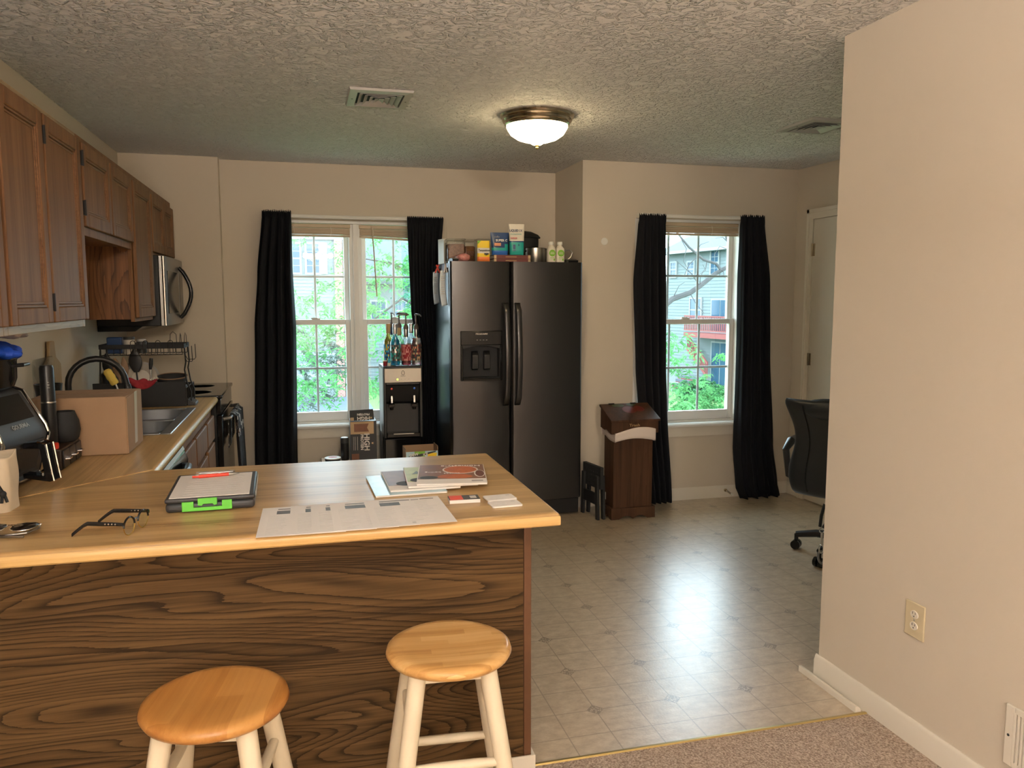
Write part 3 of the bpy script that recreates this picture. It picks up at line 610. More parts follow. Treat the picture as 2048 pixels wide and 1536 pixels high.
# ------------------------------------------------------------ peninsula and left run
XC = -0.51; CT = 0.91
t = T('peninsula_cabinet', 'oak veneer breakfast bar cabinet under the countertop with white base strip', 'cabinet', (-0.25, 2.5, 0.0))
P('body', MB().box(XL + 0.002, 0.628, 2.25, 2.85, 0.006, 0.866), M['oak_side'], t)
P('front_panel', MB().box(XL + 0.002, 0.628, 2.232, 2.249, 0.006, 0.866), M['panel'], t)
P('corner_trim', MB().box(0.6285, 0.652, 2.228, 2.252, 0.006, 0.866), M['red_oak'], t, bevel=0.002)
P('end_panel', MB().box(0.6285, 0.648, 2.2525, 2.85, 0.006, 0.866), M['oak_side'], t)
P('base_strip', MB().box(XL + 0.002, 0.664, 2.219, 2.2275, 0.005, 0.088).box(0.6525, 0.664, 2.2275, 2.852, 0.005, 0.088), M['trim'], t, bevel=0.002)
ct = T('countertop', 'L-shaped wood-grain laminate countertop with rolled edges', 'countertop', (-0.3, 3.2, CT - 0.038))
P('peninsula_top', MB().prism([(XL + 0.001, 2.005), (0.672, 2.005), (0.672, 2.893), (XC, 2.893), (XL + 0.001, 2.278)], 'z', CT - 0.038, CT), M['counter_x'], ct, bevel=0.014, seg=4)
P('front_edge', MB().prism([(2.0045, CT - 0.034), (2.001, CT - 0.030), (2.000, CT - 0.02), (2.001, CT - 0.012), (2.0045, CT - 0.008), (2.012, CT - 0.02)], 'x', XL + 0.001, 0.668), M['edge'], ct)
r_ = MB(); SX0, SX1, SY0, SY1 = -1.045, -0.575, 3.66, 4.47
r_.prism([(XL + 0.001, 2.2785), (XC, 2.8935), (XC, SY0), (XL + 0.001, SY0)], 'z', CT - 0.038, CT)
r_.box(XL + 0.001, SX0, SY0, SY1, CT - 0.038, CT).box(SX1, XC, SY0, SY1, CT - 0.038, CT).box(XL + 0.001, XC, SY1, 4.995, CT - 0.038, CT)
P('sink_run_top', r_, M['counter_y'], ct)
P('rolled_edge', MB().prism([(XC + 0.019 * math.cos(a), CT - 0.019 + 0.019 * math.sin(a)) for a in [PI / 2 - k * PI / 10 for k in range(11)]], 'y', 2.894, 4.995), M['edge_y'], ct)

# sink
t = T('double_sink', 'stainless double-bowl drop-in sink in the left countertop', 'sink', (-0.81, 4.065, CT))
rim = MB(); zt = CT + 0.006; mid = 4.065
rim.box(-1.065, -1.015, 3.64, 4.49, CT, zt).box(-0.60, -0.555, 3.64, 4.49, CT, zt).box(-1.015, -0.60, 3.64, 3.675, CT, zt).box(-1.015, -0.60, 4.455, 4.49, CT, zt).box(-1.015, -0.60, mid - 0.02, mid + 0.02, CT, zt)
P('rim', rim, M['sinksteel'], t, bevel=0.003)
for (a, b) in ((3.675, mid - 0.02), (mid + 0.02, 4.455)):
    def bowl(u, v, a=a, b=b):
        cx, cy = -0.8075, (a + b) / 2; hx, hy = 0.2075, (b - a) / 2
        an = 2 * PI * u; k = 7
        q = (abs(math.cos(an)) ** k + abs(math.sin(an)) ** k) ** (-1 / k)
        if v < 0.7: s_ = 1 - 0.06 * v / 0.7; z = CT + 0.004 - 0.16 * v / 0.7
        else: s_ = 0.94 * (1 - (v - 0.7) / 0.3 * 0.86); z = CT - 0.156 - 0.012 * math.sin((v - 0.7) / 0.3 * PI / 2)
        return (cx + hx * s_ * q * math.cos(an), cy + hy * s_ * q * math.sin(an), z)
    bo = P('bowl', MB().grid(bowl, 48, 16, True), M['sinksteel'], t, sharp=50)
    P('drain', MB().lathe([(0.04, 0.0), (0.036, 0.004), (0.02, 0.002), (0, 0.002)], (-0.8075, (a + b) / 2, CT - 0.168)), M['steel_dark'], bo)
t = T('faucet', 'black high-arc kitchen faucet behind the cardboard box', 'faucet', (-1.04, 4.02, CT + 0.006))
P('base', MB().lathe([(0.0, 0), (0.028, 0), (0.028, 0.012), (0.020, 0.03), (0.016, 0.06), (0, 0.06)], (-1.04, 4.02, CT + 0.006)), M['black'], t)
arc = [(-1.04, 4.02, 0.97), (-1.04, 4.02, 1.10)] + [(-1.04 + 0.115 * (1 - math.cos(a)), 4.02 + 0.03 * (1 - math.cos(a)), 1.10 + 0.115 * math.sin(a)) for a in [k * PI / 12 for k in range(1, 12)]] + [(-0.805, 4.082, 1.085)]
P('spout', MB().tube(arc, 0.0145, 12), M['black'], t)
P('spray_head', MB().cyl((-0.805, 4.082, 1.09), (-0.80, 4.084, 1.02), 0.0165, 0.02), M['black'], t)
P('lever', MB().tube([(-1.04, 4.045, 0.985), (-1.04, 4.08, 1.0), (-1.03, 4.115, 1.035)], [0.010, 0.007, 0.005]), M['black'], t)

# base cabinets
def drawer_front(y0, y1, z0, z1, parent, name='drawer'):
    X = -0.514
    d = P(name, MB().box(X - 0.019, X, y0, y1, z0, z1), M['oak'], parent, bevel=0.006, seg=3)
    return d
t = T('sink_base_cabinet', 'oak base cabinet under the sink with two false drawer fronts', 'cabinet', (-0.82, 4.14, 0.0))
P('body', MB().box(XL + 0.002, -0.56, 3.66, 4.60, 0.09, 0.70).box(XL + 0.002, -0.62, 3.66, 4.60, 0.0, 0.09), M['oak_side'], t)
P('face_frame', MB().box(-0.559, -0.5335, 3.66, 4.60, 0.09, 0.868), M['oak'], t)
for a, b in ((3.69, 4.115), (4.145, 4.585)):
    drawer_front(a, b, 0.665, 0.805, t, 'false_drawer_front')
    cab_door(a, b, 0.11, 0.635, -0.514, t)
t = T('drawer_cabinet', 'narrow oak base cabinet with a stack of drawers beside the stove', 'cabinet', (-0.82, 4.8, 0.0))
P('body', MB().box(XL + 0.002, -0.56, 4.602, 4.99, 0.09, 0.868).box(XL + 0.002, -0.62, 4.602, 4.99, 0.0, 0.09), M['oak_side'], t)
P('face_frame', MB().box(-0.559, -0.5335, 4.602, 4.99, 0.09, 0.868), M['oak'], t)
for a, b in ((0.665, 0.805), (0.49, 0.645), (0.30, 0.47), (0.11, 0.28)): drawer_front(4.625, 4.97, a, b, t)
t = T('dishwasher', 'black dishwasher with silver strip under the left countertop', 'dishwasher', (-0.82, 3.34, 0.0))
P('tub', MB().box(XL + 0.03, -0.545, 3.04, 3.655, 0.0, 0.866), M['black'], t)
P('door', MB().box(-0.544, -0.505, 3.045, 3.65, 0.10, 0.70), M['black_gloss'], t, bevel=0.006)
P('control_panel', MB().prism([(-0.544, 0.705), (-0.50, 0.705), (-0.49, 0.80), (-0.512, 0.855), (-0.544, 0.858)], 'y', 3.045, 3.65), M['black_gloss'], t, bevel=0.004)
P('trim_strip', MB().prism([(-0.5115, 0.8555), (-0.5055, 0.8405), (-0.5035, 0.8425), (-0.5095, 0.858)], 'y', 3.05, 3.645), M['grey'], t)
P('handle', MB().tube([(-0.50, 3.20, 0.80), (-0.465, 3.24, 0.805), (-0.455, 3.35, 0.808), (-0.465, 3.46, 0.805), (-0.50, 3.50, 0.80)], 0.014, 10), M['black'], t)

# ------------------------------------------------------------ stove and microwave
t = T('kitchen_range', 'black glass-top electric stove beside the back wall', 'stove', (-0.8, 5.38, 0))
RY0, RY1 = 5.003, 5.763
P('body', MB().box(XL + 0.01, -0.505, RY0, RY1, 0.0, 0.895), M['black'], t, bevel=0.003)
P('cooktop', MB().box(XL + 0.08, -0.468, RY0 - 0.001, RY1, 0.896, 0.918), M['black_gloss'], t, bevel=0.006, seg=3)
P('backguard', MB().box(XL + 0.01, XL + 0.08, RY0, RY1, 0.896, 1.07), M['black'], t, bevel=0.01)
for (bx, by, br) in ((-0.65, 5.2, 0.10), (-0.65, 5.57, 0.08), (-0.9, 5.2, 0.075), (-0.9, 5.57, 0.10)):
    P('burner_ring', MB().lathe([(br, 0.0), (br + 0.004, 0.0006), (br + 0.006, 0)], (bx, by, 0.918), 32), M['charcoal'], t)
P('control_strip', MB().box(-0.504, -0.478, RY0 + 0.002, RY1 - 0.002, 0.80, 0.893), M['black_gloss'], t, bevel=0.004)
dr = P('oven_door', MB().box(-0.504, -0.472, RY0 + 0.004, RY1 - 0.004, 0.22, 0.795), M['black_gloss'], t, bevel=0.005)
P('handle', MB().tube([(-0.472, RY0 + 0.06, 0.765), (-0.432, RY0 + 0.07, 0.772), (-0.428, RY0 + 0.12, 0.772), (-0.428, RY1 - 0.12, 0.772), (-0.432, RY1 - 0.07, 0.772), (-0.472, RY1 - 0.06, 0.765)], 0.011, 10), M['steel_dark'], dr)
P('storage_drawer', MB().box(-0.504, -0.474, RY0 + 0.004, RY1 - 0.004, 0.06, 0.212), M['black'], t, bevel=0.004)
def towel(y0, y1, zl, zr, label, mats, seed):
    def fn(u, v):                                     # over the handle bar: inside leg, top, outside leg
        yy = y0 + (y1 - y0) * u; s_ = v * 2 - 1
        w_ = 0.006 * math.sin(u * 9 + seed) * abs(s_)
        if abs(s_) < 0.16:
            a = s_ / 0.16 * PI / 2; return (-0.428 + 0.017 * math.sin(a), yy, 0.772 + 0.017 * math.cos(a))
        q = (abs(s_) - 0.16) / 0.84
        if s_ < 0: return (-0.449 - 0.004 * q, yy + 0.01 * q, 0.772 - q * zl + 0.0)
        return (-0.405 + 0.010 * math.sin(u * 10 + seed) + 0.012 * q, yy + 0.02 * q * (0.5 - u), 0.772 - q * (zr + 0.05 * u))
    mb = MB().grid(fn, 16, 36)
    for i, f in enumerate(mb.f):
        row = i // 16
        mb.m[i] = [0, 0, 0, 0, 1, 0, 2, 0, 0, 1][(row * 3 + (i % 16) * 2 + seed) % 10] if row < 28 else 0
    return ONE('kitchen_towel', mb, mats, label, 'towel', group='towels on the oven handle', solid=0.004, sharp=80)
M['towel_a'] = mat('dark_towel', (0.03, 0.03, 0.033), 0.9, vary=0.8, vscale=25); M['towel_b'] = mat('grey_towel', (0.40, 0.38, 0.36), 0.9, vary=0.4, vscale=40); M['towel_c'] = mat('brown_towel', (0.14, 0.085, 0.06), 0.9)
towel(5.13, 5.33, 0.20, 0.32, 'dark grey kitchen towel hanging nearest on the oven handle', [M['towel_a'], M['towel_b'], M['towel_c']], 1)
towel(5.36, 5.58, 0.18, 0.36, 'black and grey patterned kitchen towel hanging farther along the oven handle', [M['towel_a'], M['towel_b'], M['towel_b']], 4)

t = T('microwave', 'black stainless over-the-range microwave with curved handle', 'microwave', (-0.92, 5.36, 1.325))
MX = -0.755; MY0, MY1, MZ0, MZ1 = 4.982, 5.738, 1.335, 1.742
P('case', MB().box(XL + 0.003, MX - 0.03, MY0, MY1, MZ0, MZ1), M['black'], t, bevel=0.004)
P('underside_hood', MB().prism([(XL + 0.003, MZ0 - 0.03), (MX - 0.17, MZ0 - 0.03), (MX - 0.13, MZ0 - 0.002), (XL + 0.003, MZ0 - 0.002)], 'y', MY0 + 0.005, MY1 - 0.005), M['black_gloss'], t)
dr = P('door', MB().prism([(MX - 0.029, MY0), (MX - 0.006, MY0 + 0.001), (MX, MY0 + 0.016), (MX + 0.006, (MY0 + MY1) / 2 - 0.1), (MX, MY1 - 0.17), (MX - 0.029, MY1 - 0.17)], 'z', MZ0, MZ1), M['steel_dark'], t, bevel=0.003)
P('control_panel', MB().box(MX - 0.029, MX - 0.002, MY1 - 0.168, MY1, MZ0, MZ1), M['steel_dark'], t, bevel=0.004)
P('edge_strip', MB().tube([(MX - 0.004, MY0 + 0.004, MZ0 + 0.004), (MX - 0.004, MY0 + 0.004, MZ1 - 0.004)], 0.009, 10), M['chrome'], t)
P('window', MB().box(MX + 0.001, MX + 0.0065, MY0 + 0.09, MY1 - 0.26, MZ0 + 0.07, MZ1 - 0.085), M['black_gloss'], dr, bevel=0.002)
P('keypad', MB().box(MX - 0.002, MX - 0.0005, MY1 - 0.15, MY1 - 0.02, MZ0 + 0.05, MZ1 - 0.06), M['black_gloss'], t)
hy = MY1 - 0.205
hp = [(MX + 0.004, hy, MZ0 + 0.035)] + [(MX + 0.012 + 0.062 * math.sin(PI * k / 12), hy, MZ0 + 0.035 + (MZ1 - MZ0 - 0.085) * k / 12) for k in range(1, 12)] + [(MX + 0.004, hy, MZ1 - 0.05)]
P('handle', MB().tube(hp, [0.012] + [0.013] * 11 + [0.012], 12), M['black_gloss'], dr)

# ------------------------------------------------------------ refrigerator
FX0, FX1, FZ = 0.937, 1.845, 1.735; FY = 5.07
t = T('refrigerator', 'dark stainless side-by-side fridge freezer with ice dispenser', 'refrigerator', ((FX0 + FX1) / 2, 5.45, 0))
P('case', MB().box(FX0 + 0.006, FX1 - 0.006, 5.152, 5.745, 0.03, FZ - 0.005), M['bss_side'], t, bevel=0.006)
P('base_grille', MB().box(FX0 + 0.01, FX1 - 0.01, 5.11, 5.15, 0.012, 0.115), M['black'], t, bevel=0.004)
for a, b in ((FX0 + 0.02, FX0 + 0.06), (FX1 - 0.10, FX1 - 0.03)):
    P('hinge_cover', MB().prism([(5.10, FZ - 0.004), (5.09, FZ + 0.012), (5.14, FZ + 0.022), (5.24, FZ + 0.02), (5.24, FZ - 0.004)], 'x', a, b), M['black'], t, bevel=0.003)
    P('foot', MB().cyl(((a + b) / 2, 5.2, 0.0), ((a + b) / 2, 5.2, 0.03), 0.02), M['black'], t)
XS = 1.343
def fdoor(x0, x1, hole=None):
    n = 12; edge = 0.012
    def arc_y(x):
        k = (x - x0) / (x1 - x0); return FY + 0.014 * (2 * k - 1) ** 2 + (0.016 * (max(0, abs(2 * k - 1) - 0.93) / 0.07) ** 2)
    def piece(a, b, z0, z1):
        ks = [0, 0.008, 0.018, 0.03, 0.05, 0.09, 0.16, 0.25, 0.35, 0.45, 0.55, 0.65, 0.75, 0.84, 0.91, 0.95, 0.97, 0.982, 0.992, 1]
        xs = [a] + [q for q in (x0 + (x1 - x0) * k for k in ks) if a + 1e-4 < q < b - 1e-4] + [b]
        return [(x, arc_y(x)) for x in xs] + [(b, 5.147), (a, 5.147)], z0, z1
    mb = MB()
    if hole is None:
        p, z0, z1 = piece(x0, x1, 0.125, FZ - 0.002); mb.prism(p, 'z', z0, z1)
    else:
        hx0, hx1, hz0, hz1 = hole
        for (a, b, z0, z1) in ((x0, x1, 0.125, hz0), (x0, x1, hz1, FZ - 0.002), (x0, hx0, hz0, hz1), (hx1, x1, hz0, hz1)):
            p, _, _ = piece(a, b, 0, 0); mb.prism(p, 'z', z0, z1)
    return mb
d1 = P('freezer_door', fdoor(FX0, XS - 0.003, (1.012, 1.268, 0.965, 1.19)), M['bss'], t, sharp=25)
d2 = P('fridge_door', fdoor(XS + 0.003, FX1), M['bss'], t, sharp=25)
for dd, hx in ((d1, 1.303), (d2, 1.383)):
    hp = [(hx, FY - 0.0, 0.785)] + [(hx, FY - 0.03 - 0.038 * math.sin(PI * k / 14), 0.785 + (1.465 - 0.785) * k / 14) for k in range(1, 14)] + [(hx, FY - 0.0, 1.465)]
    def hfn(u, v, hp=hp):
        q = v * (len(hp) - 1); i = min(int(q), len(hp) - 2); f_ = q - i
        x, y, z = [hp[i][k] * (1 - f_) + hp[i + 1][k] * f_ for k in range(3)]
        a = 2 * PI * u; c, s_ = math.cos(a), math.sin(a)
        return (x + 0.0195 * math.copysign(abs(c) ** 0.7, c), y + 0.010 * math.copysign(abs(s_) ** 0.7, s_), z)
    mb = MB().grid(hfn, 16, 40, True); mb.f.append(tuple(range(15, -1, -1))); mb.m.append(0); mb.f.append(tuple(16 * 40 + i for i in range(16))); mb.m.append(0)
    P('handle', mb, M['bss'], dd, sharp=60)
# dispenser
yf = FY - 0.006
dp = P('ice_dispenser', MB().prism([(yf, 1.19), (yf, 1.283), (FY + 0.012, 1.283), (FY + 0.012, 1.19)], 'x', 1.0, 1.28)
       .box(1.0, 1.0145, yf, FY + 0.012, 0.955, 1.19).box(1.2655, 1.28, yf, FY + 0.012, 0.955, 1.19).box(1.0145, 1.2655, yf, FY + 0.012, 0.955, 0.972), M['black_gloss'], t, bevel=0.004)
P('chute_arch', MB().prism([(1.015, 1.189), (1.015, 1.165)] + [(1.015 + 0.25 * k / 12, 1.165 + 0.022 * math.sin(PI * k / 12)) for k in range(1, 12)] + [(1.265, 1.165), (1.265, 1.189)], 'y', yf + 0.006, FY + 0.05), M['black'], dp)
P('recess', MB().box(1.0145, 1.2655, FY + 0.066, FY + 0.072, 0.972, 1.19).box(1.0145, 1.018, FY + 0.012, FY + 0.066, 0.972, 1.19).box(1.262, 1.2655, FY + 0.012, FY + 0.066, 0.972, 1.19).box(1.018, 1.262, FY + 0.012, FY + 0.066, 0.968, 0.975), M['black_matte'], dp)
P('drip_tray', MB().prism([(FY - 0.012, 0.955), (FY - 0.016, 0.968), (FY + 0.05, 0.978), (FY + 0.05, 0.955)], 'x', 1.016, 1.264), M['bss'], dp)
for px_ in (1.105, 1.185):
    P('paddle', MB().prism([(FY + 0.055, 1.02), (FY + 0.03, 1.03), (FY + 0.025, 1.12), (FY + 0.055, 1.15)], 'x', px_ - 0.022, px_ + 0.022), M['black'], dp, bevel=0.004)
text('lettering', 'FRIGIDAIRE', 0.016, (1.14, yf - 0.0006, 1.262), FRONT, M['steel'], dp)
for k in range(4): P('button_mark', MB().box(1.105 + k * 0.021, 1.115 + k * 0.021, yf - 0.001, yf, 1.222, 1.225), M['ink'], dp)

# ------------------------------------------------------------ on and around the fridge
FT = FZ - 0.004
t = T('dispenser_box', 'plain white upright box at the left end of the fridge top', 'box', (1.0, 5.52, FT), R(14), local=True)
P('box', MB().box(-0.048, 0.035, -0.05, 0.05, 0, 0.172), M['offwhite'], t, bevel=0.003)
P('slot', MB().box(-0.025, 0.02, -0.0508, -0.05, 0.058, 0.066), M['gold_ink'], t)
P('print', MB().mat(0).box(-0.02, 0.015, -0.0508, -0.05, 0.02, 0.022).box(-0.022, 0.016, -0.0508, -0.05, 0.03, 0.032).box(-0.012, 0.006, -0.0508, -0.05, 0.036, 0.038), M['ink_lite'], t)
def canister(cx, cy, sx, sy, h, label, fill, fm):
    t = T('food_canister', label, 'canister', (cx, cy, FT))
    hx, hy = sx / 2, sy / 2
    P('jar', MB().box(cx - hx, cx + hx, cy - hy, cy + hy, FT + 0.001, FT + h), M['clear'], t, bevel=0.012, seg=3)
    P('lid', MB().box(cx - hx - 0.003, cx + hx + 0.003, cy - hy - 0.003, cy + hy + 0.003, FT + h + 0.0005, FT + h + 0.012), M['clear'], t, bevel=0.005)
    if fill: P('contents', MB().box(cx - hx + 0.004, cx + hx - 0.004, cy - hy + 0.004, cy + hy - 0.004, FT + 0.005, FT + fill), fm, t, bevel=0.01, label='brown dry kibble filling the canister')
canister(1.025, 5.36, 0.122, 0.11, 0.15, 'clear canister of brown kibble beside the plain white box on the fridge', 0.128, M['kibble'])
canister(1.130, 5.42, 0.078, 0.11, 0.15, 'narrow clear canister of brown kibble second from the left on the fridge', 0.118, M['kibble'])
canister(1.235, 5.40, 0.115, 0.12, 0.155, 'clear empty canister behind the yellow treat pouch on the fridge', 0, None)
t = T('snack_bag', 'small crumpled pink and white bag lying at the fridge front edge', 'bag', (1.047, 5.215, FT))
def pk(a, b): return 1 + 0.10 * math.sin(5 * a + 3 * b) + 0.06 * math.sin(9 * a)
P('bag', MB().ball((1.052, 5.215, FT + 0.032), 0.046, 0.03, 0.025, 20, 12, pk), M['pink'], t, sharp=80)
P('seal', MB().prism([(-0.004, 0), (0.006, 0.012), (0.003, 0.03), (-0.006, 0.026)], 'z', 0, 0.003).xf(Matrix.Translation((1.003, 5.205, FT + 0.034))), M['paper'], t)
def pouch(name, cx, cy, z0, w0, w1, h, d, mats, label, cat, rz=0, lean=0.0):
    """stand-up pouch: gusseted base, flat sealed top; local, front faces -Y"""
    t = T(name, label, cat, (cx, cy, z0), rz, local=True)
    def side(v):
        ww = (w0 + (w1 - w0) * v) / 2; dd = d / 2 * max(0.03, (1 - v) ** 0.8) * min(1, 0.55 + v * 3)
        return ww, dd
    def fn(u, v):
        ww, dd = side(v); a = 2 * PI * u; c, s_ = math.cos(a), math.sin(a)
        x = ww * math.copysign(min(1, abs(c) ** 0.35), c); y = dd * math.copysign(abs(s_) ** 1.0, s_) + lean * v + 0.002 * math.sin(7 * v + 4 * u)
        return (x, y, h * v)
    mb = MB().grid(fn, 36, 24, True); mb.f.append(tuple(range(35, -1, -1))); mb.m.append(0)
    return t, mb, side
# yellow cat treat pouch
t, mb, sd = pouch('treat_pouch', 1.182, 5.185, FT, 0.086, 0.082, 0.142, 0.04, None, 'small yellow, white and orange treat pouch at the fridge front edge', 'pouch')
for i, f in enumerate(mb.f[:-1]):
    row = i // 36; mb.m[i] = 2 if row < 6 else (1 if 10 <= row < 16 else 0)
P('pouch', mb, [M['pouch_yellow'], M['paper'], M['orange']], t, sharp=80)
text('lettering', 'Temptations', 0.0155, (0, -0.0225, 0.078), FRONT, M['ink_dark'], t, bold=0.0006, sx=0.95)
P('corner_flash', MB().prism([(-0.041, 0.118), (-0.041, 0.141), (-0.018, 0.141)], 'y', -0.010, -0.006), M['leaf_green'], t)
P('pet_print', MB().box(0.0, 0.03, -0.0245, -0.0235, 0.05, 0.06).box(0.01, 0.02, -0.0245, -0.0235, 0.046, 0.05), M['ink_dark'], t)
for z0, lab, cat_ in ((FT, 'lower of two maroon hardback books stacked on the fridge', 'book'), (FT + 0.025, 'upper of two maroon hardback books under the pouches on the fridge', 'book')):
    t = T('book', lab, cat_, (1.371, 5.24, z0), group='maroon books on the fridge')
    P('cover', MB().box(1.246, 1.496, 5.150, 5.152, z0, z0 + 0.024).box(1.246, 1.496, 5.152, 5.33, z0, z0 + 0.0025).box(1.246, 1.496, 5.152, 5.33, z0 + 0.0215, z0 + 0.024), M['maroon'], t)
    P('pages', MB().box(1.25, 1.492, 5.1525, 5.325, z0 + 0.003, z0 + 0.021), M['paper'], t)
    P('spine_title', MB().box(1.325, 1.40, 5.1493, 5.15, z0 + 0.010, z0 + 0.014), M['gold_ink'], t)
    P('corner_patch', MB().box(1.246, 1.262, 5.1493, 5.15, z0 + 0.001, z0 + 0.023).box(1.480, 1.496, 5.1493, 5.15, z0 + 0.001, z0 + 0.023), M['tan_ink'], t)
BT = FT + 0.0495
t, mb, sd = pouch('supplement_pouch', 1.305, 5.235, BT, 0.108, 0.128, 0.152, 0.05, None, 'navy blue stand-up pouch on the maroon books on the fridge', 'pouch')
for i, f in enumerate(mb.f[:-1]):
    row, c = i // 36, i % 36; mb.m[i] = 1 if row < 5 else (2 if row < 8 + (4 if c > 27 or c < 4 else 0) and row >= 5 else 0)
P('pouch', mb, [M['navy'], M['sky_blue'], M['teal']], t, sharp=80)
text('lettering', 'SUPER C', 0.021, (0.008, -0.0215, 0.098), FRONT, M['paper'], t, bold=0.0008)
text('lettering', 'nello', 0.018, (-0.022, -0.018, 0.122), FRONT, M['ink_lite'], t)
P('badge', MB().box(-0.042, 0.003, -0.0262, -0.0252, 0.062, 0.082), M['peach'], t)
t, mb, sd = pouch('drink_mix_pouch', 1.415, 5.205, BT, 0.094, 0.106, 0.208, 0.045, None, 'tall white and teal stand-up pouch on the maroon books on the fridge', 'pouch', R(-5))
for i, f in enumerate(mb.f[:-1]):
    row = i // 36; mb.m[i] = 1 if row < 10 else (2 if row == 10 else 0)
P('pouch', mb, [M['offwhite'], M['teal'], M['navy']], t, sharp=80)
text('lettering', 'LIQUID I.V.', 0.022, (-0.006, -0.0150, 0.163), FRONT, M['navy'], t, bold=0.0005, sx=0.85)
text('lettering', 'HYDRATION', 0.013, (-0.008, -0.0172, 0.139), FRONT, M['teal'], t)
P('badge', MB().box(-0.044, 0.0, -0.0195, -0.0185, 0.108, 0.119), M['pink'], t)
P('print_figures', MB().box(-0.028, -0.012, -0.0235, -0.0225, 0.04, 0.07).box(0.008, 0.014, -0.0235, -0.0225, 0.062, 0.074).box(-0.03, -0.01, -0.0240, -0.023, 0.028, 0.034), M['navy'], t)
t = T('stock_pot', 'large black lidded pot behind the white bottles on the fridge', 'pot', (1.55, 5.56, FT))
P('body', MB().lathe([(0, 0), (0.112, 0), (0.118, 0.01), (0.120, 0.185), (0.124, 0.19), (0.118, 0.19), (0.112, 0.012), (0, 0.012)], (1.55, 5.56, FT), 40), M['black_matte'], t)
P('lid', MB().lathe([(0.132, 0.1905), (0.134, 0.196), (0.118, 0.214), (0.07, 0.236), (0.02, 0.243), (0, 0.243)], (1.55, 5.56, FT), 40), M['black_matte'], t)
P('knob', MB().lathe([(0.008, 0.242), (0.008, 0.25), (0.018, 0.255), (0.016, 0.264), (0, 0.266)], (1.55, 5.56, FT), 16), M['black'], t)
t = T('steel_pot', 'shiny stainless pot left of the white bottles on the fridge', 'pot', (1.575, 5.30, FT))
P('body', MB().lathe([(0, 0), (0.066, 0), (0.07, 0.006), (0.07, 0.104), (0.073, 0.106), (0.067, 0.106), (0.066, 0.01), (0, 0.01)], (1.575, 5.30, FT), 36), M['steel'], t)
P('handle', MB().tube([(1.507, 5.29, FT + 0.085), (1.48, 5.285, FT + 0.088), (1.476, 5.30, FT + 0.088), (1.506, 5.31, FT + 0.085)], 0.006, 8), M['black'], t)
for cx, lab in ((1.652, 'left of two white and green drink bottles standing at the fridge front edge'), (1.713, 'right of two white and green drink bottles standing at the fridge front edge')):
    t = T('drink_bottle', lab, 'bottle', (cx, 5.185, FT), group='white and green bottles on the fridge')
    def bf(u, v, cx=cx):
        pr = [(0.6, 0), (0.97, 0.004), (1.0, 0.012), (1.0, 0.085), (0.93, 0.098), (0.6, 0.116), (0.52, 0.122), (0.52, 0.126)]
        q = v * (len(pr) - 1); i = min(int(q), len(pr) - 2); k = q - i
        r = 0.0285 * (pr[i][0] * (1 - k) + pr[i + 1][0] * k); z = pr[i][1] * (1 - k) + pr[i + 1][1] * k
        a = 2 * PI * u; e = 4 if z < 0.1 else 2; s_ = (abs(math.cos(a)) ** e + abs(math.sin(a)) ** e) ** (-1 / e)
        return (cx + r * s_ * math.cos(a), 5.185 + r * s_ * math.sin(a), FT + z)
    mb = MB().grid(bf, 32, 14, True); mb.f.append(tuple(range(31, -1, -1))); mb.m.append(0)
    P('bottle', mb, M['offwhite'], t, sharp=50)
    P('cap', MB().lathe([(0.0165, 0.1225), (0.018, 0.124), (0.018, 0.14), (0.016, 0.143), (0, 0.143)], (cx, 5.185, FT), 20), M['white'], t)
    P('logo', MB().lathe([(0, 0.0008), (0.0225, 0.0008), (0.0225, 0)], n=24, M=Matrix.Translation((cx, 5.1562, FT + 0.066)) @ Matrix.Rotation(PI / 2, 4, 'X')), M['leaf_green'], t)
    P('print', MB().box(cx - 0.016, cx + 0.012, 5.1552, 5.1562, FT + 0.034, FT + 0.037).box(cx - 0.016, cx + 0.004, 5.1552, 5.1562, FT + 0.026, FT + 0.028).box(cx + 0.008, cx + 0.018, 5.1552, 5.1562, FT + 0.016, FT + 0.030), M['leaf_green'], t)
    P('logo_text', MB().box(cx - 0.013, cx + 0.013, 5.1542, 5.1553, FT + 0.070, FT + 0.073).box(cx - 0.014, cx + 0.014, 5.1542, 5.1553, FT + 0.060, FT + 0.064), M['offwhite'], t)
t = T('saucepan', 'small steel saucepan with a looped wire handle at the right end of the fridge top', 'saucepan', (1.745, 5.40, FT))
P('body', MB().lathe([(0, 0), (0.058, 0), (0.062, 0.006), (0.062, 0.108), (0.066, 0.110), (0.059, 0.110), (0.058, 0.01), (0, 0.01)], (1.745, 5.40, FT), 32), M['steel_dark'], t)
P('handle', MB().tube([(1.803, 5.38, FT + 0.085), (1.82, 5.375, FT + 0.098), (1.85, 5.37, FT + 0.102), (1.868, 5.37, FT + 0.085), (1.858, 5.37, FT + 0.055), (1.83, 5.375, FT + 0.03)], 0.004, 8), M['steel'], t)
